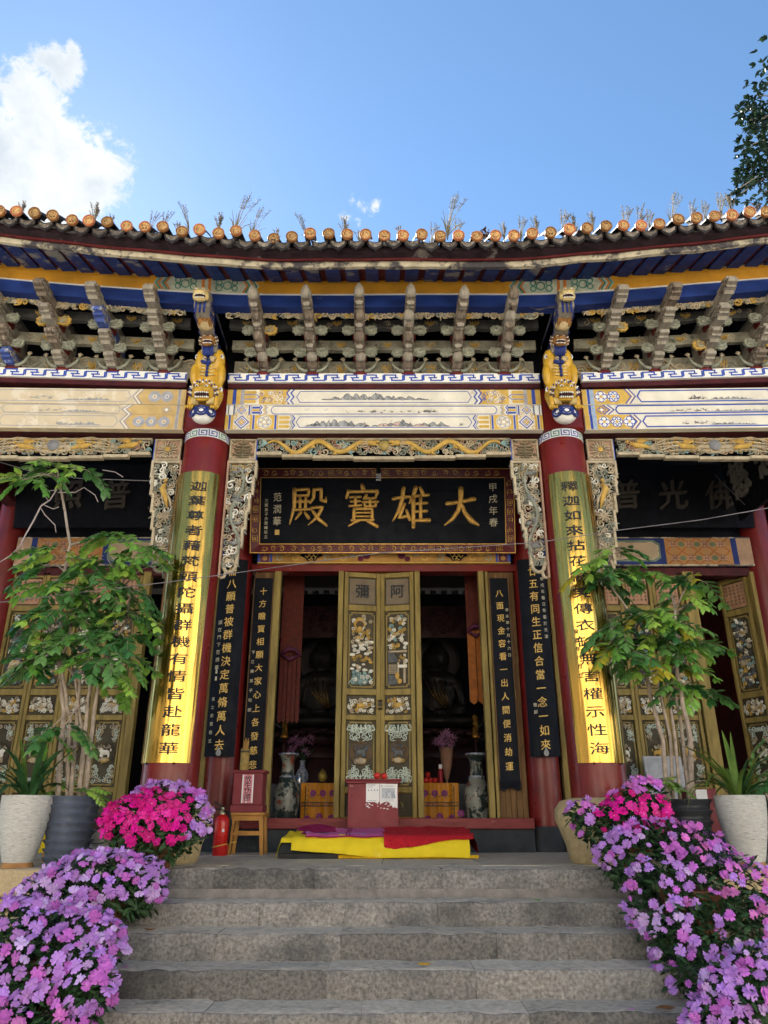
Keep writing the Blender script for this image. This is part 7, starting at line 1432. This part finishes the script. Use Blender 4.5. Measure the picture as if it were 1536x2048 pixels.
b.fbox(F, 0, ww, 0, hh, -.03, 0, 0, .02); b.build('cover', mat('grey_vinyl', (.30, .31, .34), .5, bump=.1), t); b = MB(); b.ribbon(F, [(.02, .02), (ww - .02, .02), (ww - .02, hh - .02), (.02, hh - .02)], .006, .001, 0, True); b.build('stitching', mat('pale_stitch', (.45, .45, .46), .7), t)
b = MB(); b.box(q0.x, q1.x + .05, 9.48, 9.78, PL, q0.z - .05, 0, .01); b.build('box_support', DKRED, t)
t = thing('red_notice_box', (at(1412, 1650, 8.6).x, 8.6, PL), 'small red box with a white card behind the right hand pots', 'box'); X = t.location.x; z1 = zz(1577, 8.6); b = MB(); b.box(X - .13, X + .16, 8.6, 8.85, PL, z1, 0, .006); b.build('body', CABR, t); b = MB(); b.fbox(P((X, 8.6, 0)), -.06, .06, z1 - .13, z1 - .01, 0, .003); b.build('card', PAPER, t)
t = thing('blue_crate', (at(1432, 1690, 8.2).x, 8.2, PL), 'small dark blue crate peeping out beside the right white pot', 'crate'); X = t.location.x; b = MB(); b.box(X - .1, X + .16, 8.1, 8.4, PL, PL + .18, 0, .006); b.build('body', mat('dark_blue_plastic', (.015, .045, .11), .5), t); b = MB(); b.box(X - .11, X + .17, 8.09, 8.41, PL + .18, PL + .2, 0, .004); b.build('rim', mat('dark_blue_plastic', (.015, .045, .11), .5), t)

# ------------------------------------------------------------------ flowering bushes on the steps
def petal_flower(seed, double=False):
    R = random.Random(seed); b = MB(); n = 5
    for lay in range(2 if double else 1):
        for k in range(n):
            a = 2 * pi * k / n + lay * .6 + R.uniform(-.1, .1); r = (.5 - .17 * lay) * R.uniform(.9, 1.1); d = Vector((cos(a), sin(a), 0)); s = Vector((-sin(a), cos(a), 0)); h = .03 + .10 * lay; dr = R.uniform(-.16, .14) + .16 * lay
            pt = lambda f, w, z: d * f * r + s * w * r + Vector((0, 0, h + z))
            v = [pt(0, 0, 0), pt(.5, .36, .02), pt(.86, .47, dr), pt(1.04, .25, dr * 1.4), pt(.90, 0, dr * .8), pt(1.04, -.25, dr * 1.4), pt(.86, -.47, dr), pt(.5, -.36, .02), pt(.55, 0, .07)]
            b.add(v, [[0, 1, 8], [1, 2, 8], [2, 3, 4, 8], [4, 5, 6, 8], [6, 7, 8], [7, 0, 8]], 0, False)
    b.ell((0, 0, .05), (.05, .05, .03), 1, 6, 4); b.tube([(0, 0, .02), (.05, .1, -.25), (.02, .2, -.6)], [.02, .018, .015], 4, 2)
    return b
def petal_mat(nm, col, v=.16): return mat(nm, col, .6, var=.10, scale=30, bump=.0, obvar=.22, huevar=.014, transl=.3)
FLM = {'lilac': [petal_mat('lilac_petal', (.53, .26, .72)), petal_mat('pale_lilac_petal', (.64, .43, .78)), petal_mat('orchid_petal', (.60, .17, .62))], 'orchid': [petal_mat('orchid_petal', (.60, .17, .62)), petal_mat('violet_pink_petal', (.68, .20, .58)), petal_mat('lilac_petal', (.53, .26, .72))], 'magenta': [petal_mat('magenta_petal', (.68, .012, .27)), petal_mat('deep_magenta_petal', (.58, .010, .20)), petal_mat('hot_pink_petal', (.74, .04, .32))]}
EYEM = mat('flower_eye', (.55, .38, .45), .7); STEMG = mat('pinkish_stem', (.14, .10, .04), .7)
FL = {m: [petal_flower(k, k % 2 == 1).mesh('flower', [m, EYEM, STEMG]) for k in range(6)] for ms in FLM.values() for m in ms}
LFD = mat('dark_bush_leaf', (.022, .055, .018), .45, var=.5, scale=18, bump=.1, worn=((.055, .045, .02), .6, 14, .1)); 
def bush(label, blobs, pal, n_fl, seed, size, pot=None, mixpal=None, leaf_n=1500):
    """blobs: (centre, radii); flowers sit on the outer skin, leaves fill it"""
    R = random.Random(seed); base = Vector(pot[0]) if pot else blobs[0][0]; t = thing('flowering_bush', base, label, 'flowering bush', 'flowering bushes beside the steps')
    if pot:
        b = MB(); p, r, h = pot; b.lathe([(r * .72, 0), (r, h * .9), (r * 1.08, h * .92), (r * 1.08, h), (r * .95, h)], p, 24); b.build('pot', mat('terracotta_pot', (.20, .085, .045), .8, var=.2), t)
    def skin(k0=1.):
        while True:
            w = [b[1][0] * b[1][2] for b in blobs]; c, r = R.choices(blobs, w)[0]
            d = Vector((R.gauss(0, 1), R.gauss(0, 1), R.gauss(0, 1))).normalized(); p = Vector((c.x + d.x * r[0] * k0, c.y + d.y * r[1] * k0, c.z + d.z * r[2] * k0)); nrm = Vector((d.x / r[0], d.y / r[1], d.z / r[2])).normalized()
            if any(((p.x - q.x) / s[0]) ** 2 + ((p.y - q.y) / s[1]) ** 2 + ((p.z - q.z) / s[2]) ** 2 < (k0 * .93) ** 2 for q, s in blobs if q is not c): continue
            return p, nrm
    b = MB()
    for k in range(leaf_n):
        p, nrm = skin(R.uniform(.55, 1.0)); d = (nrm * .5 + Vector((R.uniform(-1, 1), R.uniform(-1, 1), R.uniform(-.7, .5)))).normalized(); up = (nrm + Vector((0, 0, .6)) + Vector((R.uniform(-.4, .4), R.uniform(-.4, .4), 0))).normalized()
        if abs(d.dot(up)) > .95: continue
        leaf_quad(b, p, d, up, R.uniform(.05, .095), R.uniform(.022, .036))
    for k in range(40): p, nrm = skin(.5); q, _ = skin(.95); b.tube([base + Vector((0, 0, .1)), p, q], [.008, .006, .003], 4)
    b.build('foliage', LFD, t, kind='stuff')
    pts = []; tries = 0
    while len(pts) < n_fl and tries < n_fl * 30:
        tries += 1; p, nrm = skin(R.uniform(.97, 1.06))
        if nrm.z < -.35 or nrm.y > .55: continue
        if any((p - q).length < size * .56 for q in pts): continue
        pts.append(p); ms = FLM[pal]
        if mixpal and mixpal[1](p): ms = FLM[mixpal[0]]
        m = R.choices(ms, (5, 2, 2))[0]
        d = (nrm * .7 + Vector((0, -.45, .35)) + Vector((R.uniform(-.7, .7), R.uniform(-.4, .4), R.uniform(-.5, .5)))).normalized(); rot = d.to_track_quat('Z', 'Y').to_euler(); rot.rotate_axis('Z', R.uniform(0, 6.28))
        o = link('flower', R.choice(FL[m]), t, p + nrm * .015, rot=rot); s = size * R.choice((R.uniform(.45, .8), R.uniform(.75, 1.12), R.uniform(.75, 1.12), R.uniform(.8, 1.15))); o.scale = (s, s, s * R.uniform(.8, 1.2))
    return t
def B(px, py, Y, rx, rz, ry=None):
    c = at(px, py, Y); d = c.y * cos(TH) + (c.z - EYE) * sin(TH); k = d / FPX; return (c, (rx * k, ry or (rx + rz) / 2 * k, rz * k))
c = at(312, 1645, 6.85)
bush('magenta and lilac flowering bush below the left brass board', [B(315, 1655, 6.85, 88, 72), B(265, 1650, 6.75, 55, 50), B(370, 1640, 6.85, 48, 55), B(330, 1610, 6.9, 70, 40)], 'magenta', 140, 1, .088, pot=((c.x, 6.95, PL), .17, .2), mixpal=('lilac', lambda p: p.z > at(312, 1590, 6.85).z + .05 * sin(p.x * 9) or p.x > at(388, 1650, 6.85).x + .04 * sin(p.z * 20)), leaf_n=1500)
bush('lilac bush spilling over the upper left steps', [B(200, 1775, 6.2, 118, 62), B(120, 1800, 6.0, 85, 55), B(280, 1775, 6.25, 45, 52)], 'lilac', 205, 2, .073, pot=((at(200, 1800, 6.2).x, 6.25, .82), .2, .26), leaf_n=1700)
bush('pink and lilac bush at the lower left corner', [B(110, 1900, 5.5, 130, 75), B(80, 1960, 5.3, 120, 90), B(30, 1880, 5.4, 80, 70), B(160, 1985, 5.2, 60, 70), B(60, 2050, 5.1, 120, 60)], 'lilac', 240, 3, .080, pot=((at(90, 1990, 5.4).x, 5.5, .5), .2, .26), mixpal=('orchid', lambda p: at(0, 1955, 5.3).z > p.z > at(0, 1965, 5.3).z - 9 and sin(p.x * 7 + p.z * 5) > .1), leaf_n=2300)
c = at(1235, 1650, 6.85)
bush('magenta flowering bush with a straggling left branch by the right column base', [B(1270, 1640, 6.85, 62, 60), B(1215, 1655, 6.75, 60, 42), B(1290, 1595, 6.9, 40, 32), B(1165, 1630, 6.7, 28, 24)], 'magenta', 85, 4, .088, pot=((at(1275, 1690, 6.9).x, 6.95, PL), .15, .16), mixpal=('orchid', lambda p: p.z > at(1235, 1588, 6.85).z or p.x < at(1180, 1650, 6.8).x), leaf_n=1000)
bush('large orchid pink bush cascading down the right side of the steps', [B(1330, 1720, 6.4, 130, 70), B(1420, 1790, 6.1, 130, 85), B(1330, 1810, 6.0, 75, 90), B(1460, 1880, 5.8, 110, 90), B(1380, 1900, 5.7, 70, 90), B(1240, 1720, 6.4, 42, 45), B(1400, 1960, 5.5, 50, 55)], 'orchid', 285, 5, .073, pot=((at(1400, 1900, 6.1).x, 6.15, .82), .22, .28), mixpal=('lilac', lambda p: p.x < at(1290, 1700, 6.4).x + (at(1290, 1700, 6.4).z - p.z)), leaf_n=3200)
bush('pale lilac bush at the lower right corner', [B(1490, 1990, 5.0, 80, 60), B(1440, 2040, 4.9, 60, 40), B(1530, 1950, 5.0, 70, 50)], 'lilac', 105, 6, .074, pot=((at(1490, 2020, 5.1).x, 5.15, .34), .18, .24), leaf_n=1000)

# ------------------------------------------------------------------ weeds on the roof, tree beyond, wires, bulb
DRYG = mat('dry_grass_stalk', (.17, .15, .10), .8, var=.4); SEED = mat('grass_panicle', (.20, .165, .13), .8, var=.4)
def tuft(seed, H_, n, lean=0.):
    R = random.Random(seed); b = MB()
    for k in range(n):
        a = R.uniform(0, 6.28); l = R.uniform(.05, .55); h = H_ * R.uniform(.35, 1.0); dx, dy = cos(a) * l * h * .6 + lean * h, sin(a) * l * h * .4; P_ = lambda f: Vector((dx * f ** 1.6, dy * f ** 1.6, h * f * (1 - .12 * l * f)))
        b.tube([P_(f) for f in (0, .3, .6, .85, 1)], [.0034, .003, .0024, .0018, .0010], 4)
        if h > H_ * .55:
            for j in range(R.randint(22, 40)):
                f = R.uniform(.68, 1.0); p = P_(f); d = Vector((R.uniform(-1, 1), R.uniform(-1, 1), R.uniform(.2, 1.2))) * h * .075 * (1.15 - f + .12) * 2; q = p + d * R.uniform(.5, 1); b.tube([p, q], [.0010, .0008], 3); b.tube([q, q + d * .15], [.0022, .0008], 3, 1)
        else:
            b.tube([P_(.2), P_(.6) + Vector((dx * .3, 0, 0)), P_(.8) + Vector((dx * .9, 0, -.05 * h))], [.004, .004, .001], 4)
    return b.mesh('grass_tuft', [DRYG, SEED])
TU = [tuft(k, h, n, l) for k, (h, n, l) in enumerate(((.26, 14, 0), (.36, 10, .1), (.50, 8, .12), (.20, 16, -.1), (.40, 6, -.35), (.32, 10, .25)))]
R = random.Random(40)
for px, k in ((40, 0), (105, 3), (190, 0), (225, 3), (300, 1), (325, 1), (360, 3), (385, 4), (442, 0), (473, 2), (508, 2), (560, 3), (618, 4), (690, 0), (720, 3), (800, 3), (862, 1), (892, 2), (910, 1), (1005, 0), (1037, 1), (1068, 0), (1122, 1), (1145, 3), (1180, 0), (1250, 1), (1275, 5), (1300, 1), (1345, 2), (1375, 5), (1410, 1), (1440, 1), (1460, 0)):
    c = at(px, 440, 6.05); x = c.x; o = link('grass_tuft', TU[k], None, (x, 6.02 + R.uniform(-.03, .1), 6.99 + camE(x)), None, ('leaning dry grass stalks' if k == 4 else 'tallest feathery dry grass' if k == 2 else 'mid-height feathery dry grass' if k in (1, 5) else 'short dry grass tuft') + ' on the roof edge above the ' + ('left bay' if px < 412 else 'right bay' if px > 1120 else 'left half of the middle bay' if px < 768 else 'right half of the middle bay'), 'grass', 'dry weeds on the roof edge', (0, 0, R.choice((0, R.uniform(-.6, .6))))); s = R.uniform(1.0, 1.55); o.scale = (s, s, s)
for px, lab in ((968, 'small dark leafy weed sprouting on the roof edge between grass tufts'), (1528, 'reddish leafy weed on the roof edge below the tall tree')):
    c = at(px, 440, 6.05); t = thing('leafy_weed', (c.x, 6.05, 6.96 + camE(c.x)), lab, 'weed'); R = random.Random(px); b = MB(); bl = MB(); o = Vector(t.location)
    for k in range(6):
        q = [o, o + Vector((R.uniform(-.04, .04), 0, .1)), o + Vector((R.uniform(-.11, .11), R.uniform(-.05, .05), R.uniform(.15, .26)))]; b.tube(q, [.004, .003, .002], 4)
        for j in range(7): leaf_quad(bl, q[1].lerp(q[2], R.random()), Vector((R.uniform(-1, 1), R.uniform(-1, 1), R.uniform(-.2, .8))).normalized(), Vector((0, -.3, 1)), .045, .022)
    b.build('stems', STEMG, t); bl.build('leaves', mat('dull_red_leaf', (.10, .05, .035), .5, var=.6, scale=30), t, kind='stuff')
# evergreen tree beyond the hall
TY = 15.0; t = thing('evergreen_tree', (at(1760, 700, TY).x, TY, 0), 'tall dark evergreen tree rising beyond the roof at the right edge', 'tree'); o = Vector(t.location); R = random.Random(6)
b = MB(); top = at(1700, -60, TY); b.tube([o, o.lerp(top, .5), top], [.45, .3, .08], 12); b.build('trunk', BARK, t)
EVG = [mat('dark_evergreen_leaf', (.010, .026, .018), .5, var=.5, scale=3, transl=.1), mat('mid_evergreen_leaf', (.018, .045, .016), .5, var=.4, scale=3, transl=.1)]
cr = MB(); br = MB()
def clump(c, r, n):
    for k in range(n):
        u = Vector((R.gauss(0, .42), R.gauss(0, .42), R.gauss(0, .3))); p = c + u * r; d = (u * .8 + Vector((R.uniform(-1, 1), R.uniform(-1, 1), R.uniform(-.6, .4)))).normalized()
        for j in range(4): dd = (d + Vector((R.uniform(-.8, .8), R.uniform(-.8, .8), R.uniform(-.6, .6)))).normalized(); leaf_quad(cr, p, dd, Vector((R.uniform(-.5, .5), R.uniform(-.5, .5), 1)), R.uniform(.13, .22), R.uniform(.05, .085), 0 if R.random() < .65 else 1)
for (px, py, rr, n) in ((1535, 150, .3, 18), (1510, 190, .35, 26), (1540, 215, .6, 60), (1505, 235, .28, 18), (1535, 260, .6, 60), (1500, 240, .2, 10), (1490, 222, .2, 10), (1515, 250, .4, 40), (1480, 222, .16, 8), (1525, 300, .3, 18), (1500, 290, .28, 22), (1485, 300, .2, 9), (1515, 330, .4, 34), (1535, 350, .4, 34), (1500, 355, .4, 38), (1480, 375, .25, 14), (1495, 340, .3, 22), (1470, 395, .14, 8), (1540, 130, .2, 8), (1530, 385, .2, 10)):
    c = at(px, py, TY + R.uniform(-.5, .5)); clump(c, rr * 1.15, n); br.tube([o.lerp(top, .72 + R.uniform(-.1, .1)), o.lerp(top, .75).lerp(c, .6) + Vector((0, 0, .3)), c], [.05, .035, .012], 6)
for k in range(70): c = at(R.uniform(1545, 1950), R.uniform(-50, 430), TY + R.uniform(-1.5, 1.5)); clump(c, .8, 22)
br.build('branches', BARK, t); cr.build('crown', EVG, t)
# wires
WIRE = mat('pale_cable', (.19, .17, .18), .6, bump=0); WIRED = mat('grey_cable', (.16, .15, .15), .6, bump=0)
t = thing('sagging_cable', (0, 6.6, 3), 'long pale electric cable sagging across the front of the hall', 'cable'); b = MB(); q = [at(-60, 1212, 6.7), at(200, 1180, 6.9), at(330, 1165, 7.05), at(440, 1150, 7.25), at(760, 1106, 7.25), at(1075, 1085, 7.28), at(1240, 1060, 7.15), at(1400, 1040, 6.8), at(1600, 1005, 6.3)]
b.tube(q, .0045, 6); b.build('cable_run', WIRE, t)
t = thing('thin_wire', (-4, 7.6, 4), 'thin grey wire hung high across the left bay', 'cable'); b = MB(); b.tube([at(-40, 912, 7.75), at(60, 942, 7.75), at(160, 957, 7.7), at(305, 962, 7.62)], .005, 5); b.build('wire_run', WIRED, t)
t = thing('corner_wire', (4.4, 8.4, 4), 'short grey wire slanting down at the right edge of the right bay', 'cable'); b = MB(); b.tube([at(1430, 950, 9.2), at(1490, 1010, 9.2)], .005, 5); b.build('wire_run', WIRED, t)
VINE = mat('dry_vine', (.34, .28, .27), .8, bump=.2)
t = thing('dry_vine', (at(60, 1000, 7.1).x, 7.1, 3), 'bare dry twining vine stem hanging from the top of the left tree', 'vine'); b = MB()
b.tube([at(x, y, 7.1) for x, y in ((114, 978), (100, 1000), (82, 1012), (68, 1040), (52, 1068), (40, 1092), (20, 1112), (-10, 1130))], [.008, .008, .008, .008, .007, .006, .006, .005], 6); b.build('main_stem', VINE, t)
for k, pts in enumerate((((112, 980), (84, 984), (92, 995), (98, 1003)), ((80, 1014), (90, 1030), (110, 1050), (112, 1065)), ((116, 985), (150, 985), (168, 975), (190, 990), (196, 1004)), ((44, 1080), (46, 1112), (26, 1117)), ((84, 1008), (106, 1018), (118, 1014)), ((205, 940), (230, 944), (246, 954)))):
    b = MB(); b.tube([at(x, y, 7.1) for x, y in pts], .0045, 5); b.build('side_stem', VINE, t)
# bulb
c = at(757, 947, 8.9); t = thing('hanging_bulb', c, 'spiral energy saving bulb hanging before the name board', 'light bulb'); b = MB(); b.tube([c + Vector((0, 0, .10)), c + Vector((0, 0, .3)), Vector((c.x, 8.9, 7.2))], .005, 5); b.build('cord', BLKP, t)
b = MB(); b.lathe([(.012, .12), (.024, .10), (.026, .04), (.03, .035), (.032, .005)], c, 14); b.build('socket', BLKP, t)
b = MB(); b.tube([c + Vector((cos(a) * .026, sin(a) * .026, -.0 - .011 * a / 1.9)) for a in [i * .35 for i in range(54)]], .0095, 6); b.build('spiral_tube', mat('frosted_tube', (.55, .56, .56), .35, bump=0), t)
# fallen leaves and petals on the steps
def fallen(px, py, Y, z, m, label, s):
    c = at(px, py, Y); R = random.Random(px); b = MB(); leaf_quad(b, Vector((c.x - s / 2, Y, z + .004)), Vector((1, R.uniform(-.4, .4), .12)).normalized(), Vector((0, -.2, 1)), s, s * .42); b.v = [(x, y, zz_ + .02 * abs(sin((x - c.x) * 40))) for x, y, zz_ in b.v]; b.build('fallen_leaf', m, None, None, label, 'leaf', None, (c.x, Y, z))
DL = mat('dead_brown_leaf', (.20, .09, .03), .7, var=.3, scale=20); YL = mat('yellow_dead_leaf', (.48, .28, .03), .6, var=.3, scale=20)
fallen(850, 1926, 5.8, Zs[3], YL, 'yellow dead leaf lying on the fourth step in the middle', .11); fallen(300, 1856, 6.15, Zs[2], DL, 'curled brown leaf on the left end of the third step', .09); fallen(1330, 2012, 5.4, Zs[4], DL, 'large brown leaf under the right bush on the fifth step', .13); fallen(1075, 1792, 6.5, Zs[1], mat('fresh_green_sprig', (.10, .25, .05), .6), 'small green sprig in the joint below the top step', .07)
for px, py, Y, k, lab in ((1262, 2014, 5.4, 4, 'pink fallen petal on the fifth step to the right'), (253, 1922, 5.8, 3, 'lilac fallen petal at the left of the fourth step'), (338, 1796, 6.5, 1, 'pink fallen petal beside the left bush on the second step')):
    c = at(px, py, Y); m_ = FLM['orchid'][1]; o = link('fallen_petal', petal_flower(px).mesh('fallen_petal', [m_, EYEM, STEMG]), None, (c.x, Y, Zs[k] + .006), None, lab, 'petal'); o.scale = (.05, .05, .03)
